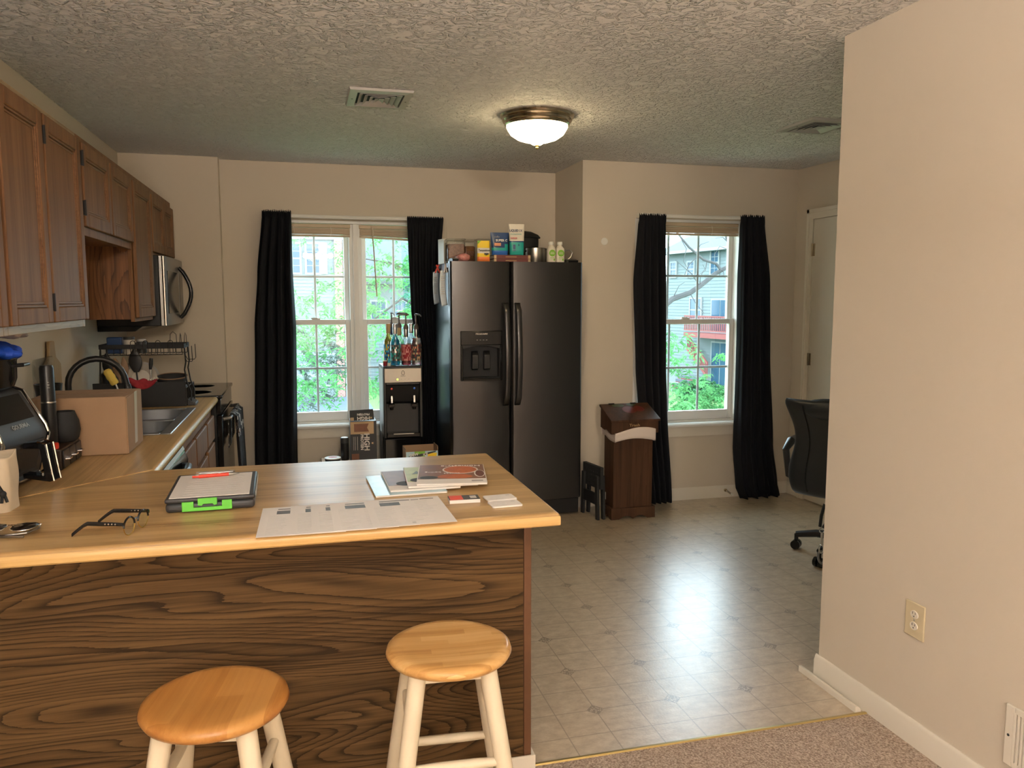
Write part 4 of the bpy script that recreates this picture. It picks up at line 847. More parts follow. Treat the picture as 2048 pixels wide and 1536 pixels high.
# notes clipped to the fridge side
def note(xa, xb, Y, z0, z1, bend, label, mark):
    t = T('receipt', label, 'receipt', (FX0 + 0.002, Y, z0))
    mb = MB().grid(lambda u, v: (xa + (xb - xa) * u - bend * math.sin(v * PI * 0.9) * 0.4, Y - 0.02 * math.sin(PI * v) + 0.02 * u - 0.06 * max(0, 0.3 - v), z0 + (z1 - z0) * v + 0.012 * u), 6, 16)
    P('paper', mb, M['paper2'], t, solid=0.0006, sharp=80)
    ln = MB()
    for k in range(9):
        z = z0 + (z1 - z0) * (0.35 + k * 0.06); v = (z - z0) / (z1 - z0)
        ln.box(xa + 0.008 - bend * math.sin(v * PI * 0.9) * 0.4, xb - 0.012 - bend * math.sin(v * PI * 0.9) * 0.4, Y - 0.0215 * math.sin(PI * v) - 0.0025, Y - 0.02 * math.sin(PI * v) - 0.001, z, z + 0.004)
    P('print', ln, mark, t)
note(0.898, 0.941, 5.50, 1.452, 1.675, 0.02, 'white paper receipt hanging farther back on the fridge side', M['ink_lite'])
note(0.898, 0.941, 5.19, 1.440, 1.675, 0.035, 'white curled paper receipt hanging nearest on the fridge side', M['ink_lite'])
def clip(Y, z, m, label, tilt):
    t = T('magnet_clip', label, 'clip', (FX0 + 0.003, Y, z))
    P('magnet', MB().bar((0.933, Y, z), 0.018, 0.03, 0.03), M['black'], t, bevel=0.003)
    for dx, r_ in ((-0.004, tilt), (0.004, -tilt)):
        P('arm', MB().bar((0.924 + dx, Y - 0.018, z + 0.012), 0.010, 0.006, 0.062, ry=r_), m, t, bevel=0.002)
clip(5.50, 1.685, M['red'], 'red clip holding the farther receipt on the fridge side', R(25))
clip(5.19, 1.680, M['steel_dark'], 'grey clip holding the nearer receipt on the fridge side', R(8))

# ------------------------------------------------------------ water cooler and syrup bottles
wx0, wx1, wy0, wy1, wz = 0.535, 0.805, 5.45, 5.77, 1.030
t = T('water_cooler', 'black bottom-loading water cooler with silver control panel', 'water cooler', (0.67, 5.6, 0))
P('cabinet', MB().box(wx0, wx1, wy0 + 0.09, wy1, 0.0, wz).box(wx0, wx0 + 0.02, wy0 + 0.005, wy0 + 0.09, 0.53, wz).box(wx1 - 0.02, wx1, wy0 + 0.005, wy0 + 0.09, 0.53, wz).box(wx0 + 0.02, wx1 - 0.02, wy0 + 0.005, wy0 + 0.09, 0.90, wz), M['black'], t, bevel=0.004)
P('lower_door', MB().box(wx0 + 0.004, wx1 - 0.004, wy0 + 0.03, wy0 + 0.088, 0.03, 0.525), M['black_gloss'], t, bevel=0.008)
P('side_trim', MB().box(wx0 - 0.0015, wx0, wy0 + 0.04, wy1 - 0.03, 0.55, wz - 0.02), M['grey'], t)
cp = P('control_panel', MB().box(wx0 + 0.008, wx1 - 0.008, wy0 - 0.002, wy0 + 0.0045, 0.918, 1.016), M['panel_grey'], t, bevel=0.004)
P('drop_icon', MB().tube([(0.67 + 0.012 * math.sin(a) * (0.7 + 0.3 * math.cos(a / 2) ** 2), wy0 - 0.003, 0.985 - 0.015 * math.cos(a)) for a in [k * PI / 8 for k in range(16)]], 0.0015, 5, True), M['ink_dark'], cp)
text('lettering', 'PRIMO', 0.011, (0.67, wy0 - 0.0026, 0.962), FRONT, M['ink_dark'], cp)
for k in range(4):
    P('indicator', MB().lathe([(0, 0.0015), (0.006 if k == 0 else 0.003, 0.001), (0.006 if k == 0 else 0.003, 0)], n=12, M=Matrix.Translation((0.632 + 0.026 * k, wy0 - 0.002, 0.940)) @ Matrix.Rotation(PI / 2, 4, 'X')), M['green_led'] if k == 0 else M['ink'], cp)
P('tap_panel', MB().prism([(wy0 + 0.0025, 0.898), (wy0 + 0.012, 0.898), (wy0 + 0.05, 0.78), (wy0 + 0.089, 0.76), (wy0 + 0.089, 0.898)], 'x', wx0 + 0.021, wx1 - 0.021), M['black'], t)
for xx, m in ((0.592, M['red']), (0.748, M['blue_lit'])):
    tp = P('tap', MB().cyl((xx, wy0 + 0.03, 0.80), (xx, wy0 + 0.03, 0.725), 0.014, 0.012).box(xx - 0.02, xx + 0.02, wy0 + 0.01, wy0 + 0.05, 0.745, 0.765), M['black_gloss'], t, bevel=0.002)
    P('lever', MB().bar((xx, wy0 + 0.012, 0.80), 0.014, 0.006, 0.05, rx=R(-12)), M['steel'], tp, bevel=0.002)
    P('button', MB().lathe([(0, 0.004), (0.007, 0.003), (0.008, 0)], n=14, M=Matrix.Translation((xx, wy0 + 0.006, 0.875)) @ Matrix.Rotation(PI / 2, 4, 'X')), m, tp)
P('drip_tray', MB().box(wx0 + 0.021, wx1 - 0.021, wy0 - 0.005, wy0 + 0.089, 0.535, 0.565), M['black_gloss'], t, bevel=0.004)
P('tray_edge', MB().box(0.60, 0.74, wy0 - 0.0065, wy0 - 0.005, 0.558, 0.563), M['steel'], t)
LBL = {}
def bottle(cx, cy, liquid, fill, label, caps, glass=None, labelmats=None, h=0.285, r=0.034, pump=None):
    t = T('syrup_bottle', label, 'bottle', (cx, cy, wz), group='syrup bottles on the water cooler')
    pr = [(0, 0.0), (r * 0.92, 0.0), (r, 0.006), (r, 0.155), (r * 0.93, 0.172), (r * 0.55, 0.197), (0.015, 0.212), (0.0135, 0.225), (0.0135, h - 0.012), (0.016, h - 0.010), (0.016, h), (0, h)]
    P('glass', MB().lathe(pr, (cx, cy, wz + 0.001), 28), glass or M['bottle_clear'], t)
    if liquid:
        q = [(max(0, a - 0.003), min(max(b, 0.004), fill)) for a, b in pr if b <= fill]
        last = q[-1][0]; q.append((last, fill)); q.append((0, fill))
        P('syrup', MB().lathe(q, (cx, cy, wz + 0.001), 28), liquid, t)
    if labelmats:
        mb = MB().grid(lambda u, v: (cx + (r + 0.0008) * math.cos(2 * PI * u), cy + (r + 0.0008) * math.sin(2 * PI * u), wz + 0.035 + 0.11 * v), 28, 8, True)
        rr = random.Random(int(cx * 1000))
        for i in range(len(mb.f)): mb.m[i] = rr.choice([0, 0, 0, 1, 1, 2])
        P('label', mb, labelmats, t)
    if caps: P('neck_foil', MB().lathe([(0.0150, h - 0.065), (0.0155, h - 0.06), (0.0168, h + 0.001), (0.016, h + 0.003), (0, h + 0.003)], (cx, cy, wz + 0.001), 16), caps, t)
    if pump:
        pz = wz + h + 0.002
        p = P('pump', MB().lathe([(0.0175, -0.012), (0.018, 0.004), (0.012, 0.018), (0.006, 0.025), (0.0045, 0.085), (0, 0.085)], (cx, cy, pz), 14), M['pump'], t)
        P('spout', MB().tube([(cx - pump[0] * 0.25, cy, pz + 0.083), (cx, cy, pz + 0.090), (cx + pump[0] * 0.7, cy - pump[1] * 0.6, pz + 0.088), (cx + pump[0], cy - pump[1], pz + 0.076)], [0.006, 0.007, 0.005, 0.004], 8), M['pump'], p)
    return t
dk, rd, wh = M['ink_dark'], M['dark_red'], M['tan_ink']
bottle(0.627, 5.515, M['syrup_blue'], 0.205, 'bright blue syrup bottle in the front row on the water cooler', M['foil'], labelmats=[dk, M['teal'], M['foil']])
bottle(0.590, 5.60, M['syrup_yellow'], 0.235, 'yellow syrup bottle leftmost on the water cooler', M['gold_ink'], labelmats=[M['navy'], M['cyan'], M['pouch_yellow']])
bottle(0.703, 5.515, M['syrup_red'], 0.06, 'nearly empty pink-label syrup bottle with pump, middle of the front row on the cooler', M['steel_dark'], labelmats=[M['pink'], rd, M['pink']], h=0.262, pump=(-0.055, 0.0))
bottle(0.775, 5.520, M['syrup_pink'], 0.19, 'pale pink syrup bottle with pump at the right front of the water cooler', M['steel_dark'], labelmats=[dk, wh, rd], h=0.262, pump=(0.03, 0.05))
bottle(0.667, 5.60, M['syrup_clear'], 0.12, 'clear syrup bottle with pump in the back row on the cooler', M['gold_ink'], labelmats=[M['sky_print'], wh, M['sky_print']], h=0.27, pump=(0.07, 0.0))
bottle(0.750, 5.60, M['syrup_pink'], 0.15, 'clear and pink unpumped bottle in the back row on the cooler', M['foil'], labelmats=[dk, M['pink'], wh])
bottle(0.625, 5.70, M['syrup_dark'], 0.18, 'dark bottle with pump farthest back on the water cooler', M['navy'], labelmats=[M['navy'], M['navy'], dk], h=0.27, pump=(0.015, 0.05))
t = T('candle_jar', 'small red jar at the left front corner of the water cooler', 'jar', (0.556, 5.52, wz))
P('jar', MB().lathe([(0, 0), (0.014, 0), (0.0145, 0.03), (0, 0.03)], (0.556, 5.52, wz + 0.0005), 18), M['dark_red'], t)
P('lid', MB().lathe([(0.0152, 0.0305), (0.0152, 0.038), (0, 0.038)], (0.556, 5.52, wz), 18), M['offwhite'], t)
t = T('flavor_vial', 'tiny cream-labelled vial with blue cap before the yellow bottle on the cooler', 'vial', (0.580, 5.49, wz))
P('vial', MB().lathe([(0, 0), (0.011, 0), (0.011, 0.022), (0, 0.022)], (0.580, 5.49, wz + 0.0005), 16), M['offwhite'], t)
P('cap', MB().lathe([(0.008, 0.0225), (0.008, 0.05), (0, 0.052)], (0.580, 5.49, wz), 16), M['cyan'], t)

# ------------------------------------------------------------ low clutter under the window
t = T('snack_carton', 'tall dark HIGH PROTEIN snack carton leaning before the twin window', 'carton', (0.40, 5.50, 0), R(-1), local=True)
P('box', MB().box(-0.091, 0.087, 0.0, 0.16, 0.0, 0.652), M['charcoal'], t, bevel=0.002)
P('top_flap', MB().add([(-0.092, 0.004, 0.653), (0.073, 0.004, 0.660), (0.069, 0.045, 0.728), (-0.092, 0.045, 0.722), (-0.092, 0.007, 0.653), (0.073, 0.007, 0.660), (0.069, 0.048, 0.728), (-0.092, 0.048, 0.722)], [(0, 1, 2, 3), (7, 6, 5, 4), (0, 4, 5, 1), (1, 5, 6, 2), (2, 6, 7, 3), (3, 7, 4, 0)]), M['charcoal'], t, flat=True)
fl = basis((-1, 0, 0), (0, -0.50, -0.86))
text('lettering', 'HIGH', 0.036, (0.0, 0.0095, 0.671), fl, M['paper'], t, bold=0.0012)
text('lettering', 'PROTEIN', 0.021, (0.0, 0.024, 0.696), fl, M['paper'], t, bold=0.0008)
text('lettering', 'M', 0.018, (0.052, 0.010, 0.673), fl, M['tan_ink'], t, bold=0.001)
P('kraft_band', MB().box(-0.090, 0.068, -0.0008, 0.0, 0.562, 0.648), M['tan_ink'], t)
P('bar_picture', MB().prism([(-0.066, 0.578), (0.036, 0.578), (0.022, 0.606), (0.034, 0.634), (-0.066, 0.634)], 'y', -0.0016, -0.0008), M['brown_print'], t)
text('lettering', 'HIGH', 0.050, (0.018, -0.0012, 0.505), SIDEWAYS, M['paper'], t, bold=0.0014)
text('lettering', 'PROTEIN', 0.027, (-0.014, -0.0012, 0.505), SIDEWAYS, M['paper'], t, bold=0.0009)
P('small_print', MB().box(-0.046, -0.043, -0.0012, 0, 0.45, 0.545).box(-0.062, -0.059, -0.0012, 0, 0.45, 0.545).box(-0.072, -0.070, -0.0012, 0, 0.45, 0.545), M['ink_lite'], t)
P('logo_mark', MB().prism([(0.052, 0.49), (0.068, 0.49), (0.060, 0.496), (0.068, 0.502), (0.052, 0.502)], 'y', -0.0012, 0), M['tan_ink'], t)
P('barcode_label', MB().box(-0.089, -0.066, 0.0055, 0.0075, 0.655, 0.678), M['tan_ink'], t)
P('brown_panel', MB().box(-0.085, -0.035, -0.0012, 0, 0.385, 0.425), M['brown_print'], t)
t = T('cardboard_tray', 'brown cardboard box behind the peninsula under the twin window', 'box', (0.205, 5.51, 0))
P('box', MB().box(0.112, 0.302, 5.40, 5.62, 0.0, 0.385), M['card'], t, bevel=0.002)
t = T('thermos', 'black cylindrical thermos beside the tall dark snack carton', 'thermos', (0.269, 5.51, 0.385))
P('body', MB().lathe([(0, 0), (0.027, 0), (0.028, 0.004), (0.028, 0.120), (0, 0.120)], (0.269, 5.51, 0.3855), 24), M['black'], t)
P('lid', MB().lathe([(0.0285, 0.1205), (0.0285, 0.152), (0.026, 0.156), (0, 0.156)], (0.269, 5.51, 0.3855), 24), M['charcoal'], t)
P('top_disc', MB().lathe([(0.024, 0.1565), (0.022, 0.158), (0, 0.158)], (0.269, 5.51, 0.3855), 24), M['white'], t)
t = T('round_tub', 'round black tub with printed white lid left of the thermos', 'tub', (0.185, 5.47, 0.385))
P('tub', MB().lathe([(0, 0), (0.05, 0), (0.054, 0.022), (0, 0.022)], (0.185, 5.47, 0.3855), 28), M['black'], t)
P('lid', MB().lathe([(0.055, 0.0225), (0.055, 0.028), (0.050, 0.030), (0, 0.030)], (0.185, 5.47, 0.3855), 28), M['white'], t)
P('lid_print', MB().lathe([(0.03, 0.0304), (0.022, 0.031), (0, 0.031)], (0.185, 5.47, 0.3855), 20), M['pink'], t)
t = T('drink_carton', 'open colourful drink carton in front of the water cooler', 'carton', (0.752, 5.24, 0), R(2), local=True)
P('walls', MB().box(-0.108, 0.108, -0.07, -0.067, 0, 0.485).box(-0.108, 0.108, 0.067, 0.07, 0, 0.505).box(-0.108, -0.105, -0.067, 0.067, 0, 0.505).box(0.105, 0.108, -0.067, 0.067, 0, 0.515).box(-0.105, 0.105, -0.067, 0.067, 0, 0.003), M['card'], t, flat=True)
P('printed_front', MB().mat(0).box(-0.107, 0.107, -0.0712, -0.0702, 0.2, 0.484).mat(1).prism([(-0.07, 0.2), (0.0, 0.2), (0.02, 0.484), (-0.05, 0.484)], 'y', -0.0720, -0.0712).mat(2).prism([(0.0, 0.2), (0.05, 0.2), (0.1, 0.47), (0.04, 0.47)], 'y', -0.0722, -0.0712).mat(3).prism([(-0.09, 0.43), (0.09, 0.475), (0.095, 0.484), (-0.09, 0.455)], 'y', -0.0725, -0.0712), [M['sky_print'], M['leaf_green'], M['pouch_yellow'], M['ink_dark']], t)
text('lettering', 'DEW', 0.026, (-0.055, -0.0735, 0.463), basis((1, 0, 0.15), (-0.15, 0, 1)), M['paper'], t, bold=0.001)
text('lettering', 'ICE', 0.022, (0.022, -0.0735, 0.463), basis((1, 0, 0.2), (-0.2, 0, 1)), M['paper'], t, bold=0.001)

# ------------------------------------------------------------ wooden bin, step stool
bx0, bx1, by0, by1 = 2.010, 2.294, 4.905, 5.075
t = T('wooden_trash_bin', 'dark wooden tilt-top trash bin with painted apples under the left curtain edge', 'trash bin', ((bx0 + bx1) / 2, (by0 + by1) / 2, 0))
P('body', MB().box(bx0, bx1, by0, by1, 0.02, 0.585), M['bin'], t, bevel=0.002)
def scallop(x0, x1, zt, zb, n=1):
    pts = [(x0, zt), (x0, zb)]
    a, b = x0 + (x1 - x0) * 0.18, x1 - (x1 - x0) * 0.18
    for k in range(17):
        u = k / 16; pts.append((a + (b - a) * u, zb + 0.022 * abs(math.sin(2 * PI * u)) ** 0.8 * (1 if abs(math.sin(2 * PI * u)) > 0.02 else 0)))
    return pts + [(x1, zb), (x1, zt)]
pl = MB().prism(scallop(bx0 - 0.018, bx1 + 0.018, 0.078, 0.0), 'y', by0 - 0.018, by0 - 0.001)
pl.prism(scallop(by0 - 0.001, by1 + 0.002, 0.078, 0.0), 'x', bx0 - 0.018, bx0 - 0.001).prism(scallop(by0 - 0.001, by1 + 0.002, 0.078, 0.0), 'x', bx1 + 0.001, bx1 + 0.018)
P('plinth', pl, M['bin'], t, bevel=0.0015)
lid = MB()
lx0, lx1, ly0 = bx0 - 0.026, bx1 + 0.030, by0 - 0.022
fr_ = [(x, z) for x, z in scallop(lx0, lx1, 0.675, 0.588)]
lid.prism(fr_, 'y', ly0, ly0 + 0.018)
for xa in (lx0, lx1 - 0.016):
    lid.prism([(ly0 + 0.018, 0.588), (ly0 + 0.018, 0.675), (by1 + 0.01, 0.752), (by1 + 0.01, 0.61), (by1 - 0.06, 0.60), (ly0 + 0.10, 0.61)], 'x', xa, xa + 0.016)
P('lid_box', lid, M['bin'], t, bevel=0.0015)
def slope(y): return 0.675 + (y - ly0) * 0.077 / (by1 + 0.01 - ly0)
tp = P('lid_top', MB().prism([(ly0 - 0.014, slope(ly0 - 0.014)), (ly0 - 0.014, slope(ly0 - 0.014) + 0.014), (by1 + 0.015, slope(by1 + 0.015) + 0.014), (by1 + 0.015, slope(by1 + 0.015))], 'x', lx0 - 0.010, lx1 + 0.010), M['bin'], t, bevel=0.003)
def blob(cx, cy, rx, ry, m, name):
    P(name, MB().grid(lambda u, v: (cx + rx * v * math.cos(2 * PI * u), cy + ry * v * math.sin(2 * PI * u), slope(cy + ry * v * math.sin(2 * PI * u)) + 0.0148), 20, 2, True), m, tp, flat=True)
blob(2.16, 5.00, 0.05, 0.045, M['red_skin'], 'painted_apple'); blob(2.235, 5.01, 0.038, 0.038, M['red_skin'], 'painted_apple'); blob(2.10, 5.06, 0.045, 0.02, M['green_skin'], 'painted_leaf'); blob(2.20, 5.07, 0.035, 0.018, M['green_skin'], 'painted_leaf')
for hx in (2.06, 2.22): P('hinge', MB().cyl((hx - 0.02, by1 + 0.005, slope(by1) + 0.018), (hx + 0.02, by1 + 0.005, slope(by1) + 0.018), 0.006), M['black_metal'], t)
text('lettering', 'Trash', 0.026, (2.15, ly0 - 0.0008, 0.645), FRONT, M['gold_ink'], t, sx=1.3)
lin = MB().grid(lambda u, v: ((bx0 + bx1) / 2 + (0.146 + 0.004 * math.sin(40 * u)) * max(-1, min(1, 1.5 * math.cos(2 * PI * u))), (by0 + by1) / 2 + (0.119 + 0.004 * math.sin(31 * u + 1)) * max(-1, min(1, 1.5 * math.sin(2 * PI * u))), 0.545 + 0.012 * math.sin(2 * PI * u * 3) + (0.070 + 0.012 * math.sin(17 * u)) * v), 90, 4, True)
P('bin_liner', lin, M['bag_liner'], t, solid=0.002, sharp=80)

t = T('folding_step_stool', 'folded black plastic step stool leaning between fridge and wooden bin', 'step stool', (1.912, 5.03, 0), R(99), local=True)
ss = MB()
ss.box(-0.12, 0.12, -0.012, 0.012, 0.345, 0.36).box(-0.12, -0.105, -0.012, 0.012, 0.21, 0.345).box(0.105, 0.12, -0.012, 0.012, 0.21, 0.345).box(-0.105, 0.105, -0.012, 0.012, 0.21, 0.225)
for i in range(4): ss.box(-0.105, 0.105, -0.010, 0.010, 0.238 + i * 0.028, 0.259 + i * 0.028)
for i in range(7): ss.box(-0.100 + i * 0.028, -0.079 + i * 0.028, -0.0095, 0.0095, 0.225, 0.345)
P('step', ss, M['black_matte'], t, flat=True)
for sx_ in (-1, 1):
    for yy in (-0.022, 0.022):
        P('leg', MB().prism([(sx_ * 0.070, 0.30), (sx_ * 0.108, 0.30), (sx_ * 0.120, 0.0), (sx_ * 0.088, 0.0)], 'y', yy - 0.009, yy + 0.009), M['black_matte'], t, bevel=0.003)
P('crossbar', MB().box(-0.10, 0.10, 0.014, 0.03, 0.10, 0.18), M['black'], t, bevel=0.003)
P('label_sticker', MB().box(-0.118, -0.10, -0.0325, -0.0315, 0.14, 0.19), M['grey'], t)

# ------------------------------------------------------------ office chair (faces +Y in its own frame)
t = T('office_chair', 'black leather high-back office chair half hidden behind the near wall', 'office chair', (3.02, 3.82, 0), R(-55), local=True)
def backsh(u, v):
    a = 2 * PI * u; c, s_ = math.cos(a), math.sin(a)
    z = 0.40 + 0.545 * v
    wd = 0.262 - 0.045 * math.sin(PI * min(1, max(0, (v - 0.25) / 0.75))) ** 1.5 + 0.004 * math.sin(3 * v)
    if v < 0.16: wd *= 0.80 + 0.20 * math.sqrt(v / 0.16)
    if v > 0.93: wd *= 1 - 0.06 * ((v - 0.93) / 0.07) ** 2
    th = 0.052 * math.sqrt(max(0.02, 1 - (2 * v - 1) ** 8))
    x = wd * math.copysign(abs(c) ** 0.5, c); y = th * math.copysign(abs(s_) ** 0.8, s_)
    yc = -0.30 - 0.10 * v ** 1.5 + 0.12 * (x / 0.26) ** 2 * 0.35 + 0.05 * math.sin(PI * v)
    if v > 0.94: yc -= 0.0
    return (x, yc + y, z)
mb = MB().grid(backsh, 48, 36, True); mb.f.append(tuple(range(47, -1, -1))); mb.m.append(0); mb.f.append(tuple(48 * 36 + i for i in range(48))); mb.m.append(0)
br = P('backrest', mb, M['leather'], t, sharp=70)
P('seam_piping', MB().tube([backsh(0.705, v) for v in [k / 20 for k in range(1, 20)]], 0.004, 6), M['black_gloss'], br)
P('seam_piping', MB().tube([backsh(0.795, v) for v in [k / 20 for k in range(1, 20)]], 0.004, 6), M['black_gloss'], br)
P('headrest', MB().ball((0, -0.375, 0.90), 0.16, 0.055, 0.06, 24, 12), M['leather'], br)
def seat(u, v):
    a = 2 * PI * u; b = -PI / 2 + PI * v; c, s_ = math.cos(a), math.sin(a)
    e = abs(math.cos(b)) ** 0.35
    return (0.26 * e * math.copysign(abs(c) ** 0.5, c), 0.0 + 0.26 * e * math.copysign(abs(s_) ** 0.5, s_), 0.455 + 0.055 * math.sin(b))
P('seat', MB().grid(seat, 40, 16, True), M['leather'], t, sharp=70)
for sx_ in (-1, 1):
    P('armrest', MB().tube([(sx_ * 0.24, -0.12, 0.44), (sx_ * 0.31, -0.12, 0.46), (sx_ * 0.315, -0.16, 0.62), (sx_ * 0.31, -0.10, 0.66), (sx_ * 0.31, 0.10, 0.665), (sx_ * 0.315, 0.16, 0.63), (sx_ * 0.31, 0.12, 0.46), (sx_ * 0.24, 0.12, 0.44)], [0.018, 0.018, 0.02, 0.026, 0.026, 0.02, 0.018, 0.018], 10), M['black'], t)
P('gas_lift', MB().cyl((0, 0, 0.13), (0, 0, 0.28), 0.028).cyl((0, 0, 0.28), (0, 0, 0.40), 0.018).box(-0.09, 0.09, -0.12, 0.12, 0.385, 0.405), M['black_metal'], t)
P('hub', MB().lathe([(0, 0.085), (0.045, 0.085), (0.05, 0.10), (0.05, 0.13), (0.035, 0.145), (0, 0.145)]), M['black'], t)
for k in range(5):
    a = R(55) + math.atan2(-0.11, -0.265) + 2 * PI * k / 5; ca, sa = math.cos(a), math.sin(a)
    sp = P('base_spoke', MB().tube([(0.04 * ca, 0.04 * sa, 0.115), (0.17 * ca, 0.17 * sa, 0.112), (0.285 * ca, 0.285 * sa, 0.088)], [0.028, 0.023, 0.018], 10), M['black'], t)
    cx, cy = 0.285 * ca, 0.285 * sa
    cs = MB().cyl((cx, cy, 0.05), (cx, cy, 0.09), 0.012)
    for o in (-0.016, 0.016):
        cs.cyl((cx - sa * (o - 0.010), cy + ca * (o - 0.010), 0.0275), (cx - sa * (o + 0.010), cy + ca * (o + 0.010), 0.0275), 0.0275, n=20)
    P('caster', cs, M['black_gloss'], sp)
t = T('dog_leash', 'black strap leash with silver snap hook hanging beside the office chair', 'leash', (2.620, 3.50, 0.10))
P('strap', MB().tube([(2.605, 3.51, 0.30), (2.607, 3.505, 0.36), (2.620, 3.50, 0.42), (2.645, 3.50, 0.40), (2.643, 3.502, 0.33), (2.620, 3.505, 0.292)], 0.008, 8), M['black_matte'], t)
P('ring', MB().tube([(2.616 + 0.016 * math.cos(a), 3.505, 0.281 + 0.014 * math.sin(a)) for a in [k * PI / 8 for k in range(16)]], 0.0028, 6, True), M['chrome'], t)
P('snap_hook', MB().tube([(2.615, 3.505, 0.266), (2.615, 3.505, 0.20)], 0.006, 8).tube([(2.615 + 0.013 * math.cos(a), 3.505, 0.180 + 0.022 * math.sin(a)) for a in [k * PI / 8 for k in range(16)]], 0.004, 6, True), M['chrome'], t)
P('carabiner', MB().tube([(2.618 + 0.02 * math.cos(a), 3.505 + 0.006 * math.sin(a), 0.135 + 0.032 * math.sin(a)) for a in [k * PI / 8 for k in range(16)]], 0.006, 8, True), M['steel_dark'], t)

# ------------------------------------------------------------ bar stools
def stool(cx, cy, h, rz, seatm, label, rs=0.158):
    t = T('bar_stool', label, 'stool', (cx, cy, 0.004), rz, local=True, group='bar stools')
    P('seat', MB().lathe([(0, h - 0.034), (rs - 0.020, h - 0.034), (rs - 0.006, h - 0.028), (rs, h - 0.017), (rs - 0.003, h - 0.007), (rs - 0.014, h - 0.001), (rs - 0.03, h), (0.06, h - 0.003), (0, h - 0.004)], n=56), seatm, t, sharp=50)
    def leg(sx, sy, v): 
        k = 1 - v; return Vector((sx * (0.085 + 0.085 * k), sy * (0.085 + 0.085 * k), (h - 0.034) * v))
    for sx in (-1, 1):
        for sy in (-1, 1): P('leg', MB().tube([leg(sx, sy, v) for v in (0.0, 0.5, 1.0)], [0.017, 0.021, 0.022], 16), M['stool_leg'], t)
    for v, sets, ss_ in ((0.78, 'y', (-1, 1)), (0.36, 'y', (-1, 1)), (0.62, 'x', (-1,)), (0.50, 'x', (1,)), (0.22, 'x', (-1, 1))):
        for s_ in ss_:
            a, b = (leg(s_, -1, v), leg(s_, 1, v)) if sets == 'y' else (leg(-1, s_, v), leg(1, s_, v))
            P('rung', MB().tube([a, (a * 0.7 + b * 0.3), (a * 0.3 + b * 0.7), b], [0.010, 0.0125, 0.0125, 0.010], 12), M['stool_leg'], t)
    P('apron', MB().box(-0.105, 0.105, -0.095, -0.080, h - 0.056, h - 0.0345).box(-0.105, 0.105, 0.080, 0.095, h - 0.056, h - 0.0345).box(-0.095, -0.080, -0.08, 0.08, h - 0.056, h - 0.0345).box(0.080, 0.095, -0.08, 0.08, h - 0.056, h - 0.0345), M['stool_leg'], t)
    return t
stool(0.338, 1.895, 0.625, R(-4), M['stool_b'], 'right wooden bar stool with pale striped seat and cream painted legs')
stool(-0.205, 1.775, 0.620, R(-10), M['stool_a'], 'left wooden bar stool with scuffed orange-brown seat and cream legs', 0.157)

# ------------------------------------------------------------ things on the countertop
Z = CT + 0.0005
t = T('clipboard_case', 'charcoal storage clipboard case with green latch on the peninsula', 'clipboard', (-0.258, 2.425, Z), R(1.5), local=True)
P('case', MB().box(-0.116, 0.116, -0.150, 0.162, 0.0, 0.026), M['charcoal'], t, bevel=0.010, seg=3)
P('lid', MB().box(-0.117, 0.117, -0.153, 0.163, 0.0265, 0.040), M['charcoal'], t, bevel=0.006, seg=3)
P('latch', MB().prism([(-0.073, 0.004), (0.056, 0.004), (0.056, 0.030), (0.030, 0.030), (0.030, 0.0135), (-0.043, 0.0135), (-0.043, 0.030), (-0.073, 0.030)], 'y', -0.158, -0.1495), M['green'], t, bevel=0.001)
P('latch_tab', MB().prism([(-0.032, 0.039), (0.018, 0.039), (0.018, 0.020), (0.010, 0.018), (0.006, 0.023), (-0.018, 0.023), (-0.022, 0.018), (-0.032, 0.020)], 'y', -0.160, -0.1532), M['green'], t, bevel=0.001)
P('side_strip', MB().box(0.1172, 0.1195, -0.12, 0.14, 0.028, 0.038), M['grey'], t)
P('clip', MB().box(-0.055, 0.045, 0.128, 0.150, 0.0425, 0.046).cyl((-0.055, 0.139, 0.048), (0.045, 0.139, 0.048), 0.004).tube([(-0.06, 0.12, 0.044), (-0.06, 0.128, 0.052), (0.05, 0.128, 0.052), (0.05, 0.12, 0.044)], 0.002, 6), M['chrome'], t)
def lines(x0, x1, y0, y1, n, z, h=0.0012, ragged=0.4, rnd=random.Random(3)):
    mb = MB()
    for k in range(n):
        y = y1 - (y1 - y0) * k / max(1, n - 1)
        mb.box(x0, x0 + (x1 - x0) * (1 - ragged * rnd.random()), y, y + h, z, z + 0.0002)
    return mb
t2 = T('form_paper', 'printed form sheet held on the clipboard case', 'paper', (-0.266, 2.425, Z + 0.0403), R(1.5), local=True)
P('sheet', MB().box(-0.098, 0.110, -0.148, 0.140, 0.0, 0.0012), M['paper'], t2, flat=True)
P('print', lines(-0.065, 0.088, -0.12, 0.10, 9, 0.0012, 0.0012, 0.1), M['ink_lite'], t2, flat=True)
P('print', lines(0.045, 0.095, -0.10, 0.09, 14, 0.0012, 0.002, 0.5), M['ink_lite'], t2, flat=True)
t = T('ballpoint_pen', 'red and silver ballpoint pen lying on the clipboard form', 'pen', (-0.262, 2.525, Z + 0.0466), R(9), local=True)
P('barrel', MB().cyl((-0.05, 0, 0), (0.036, 0, 0), 0.0052, n=14), M['red'], t)
P('tip', MB().lathe([(0.0052, 0), (0.0045, 0.012), (0.001, 0.03), (0, 0.031)], n=14, M=Matrix.Translation((0.036, 0, 0)) @ Matrix.Rotation(PI / 2, 4, 'Y')), M['steel'], t)
P('button', MB().cyl((-0.068, 0, 0), (-0.05, 0, 0), 0.0035, n=12), M['red'], t)
P('clip', MB().box(-0.055, -0.02, -0.0015, 0.0015, 0.0055, 0.0072).box(-0.058, -0.05, -0.002, 0.002, 0.0, 0.0072), M['chrome'], t)
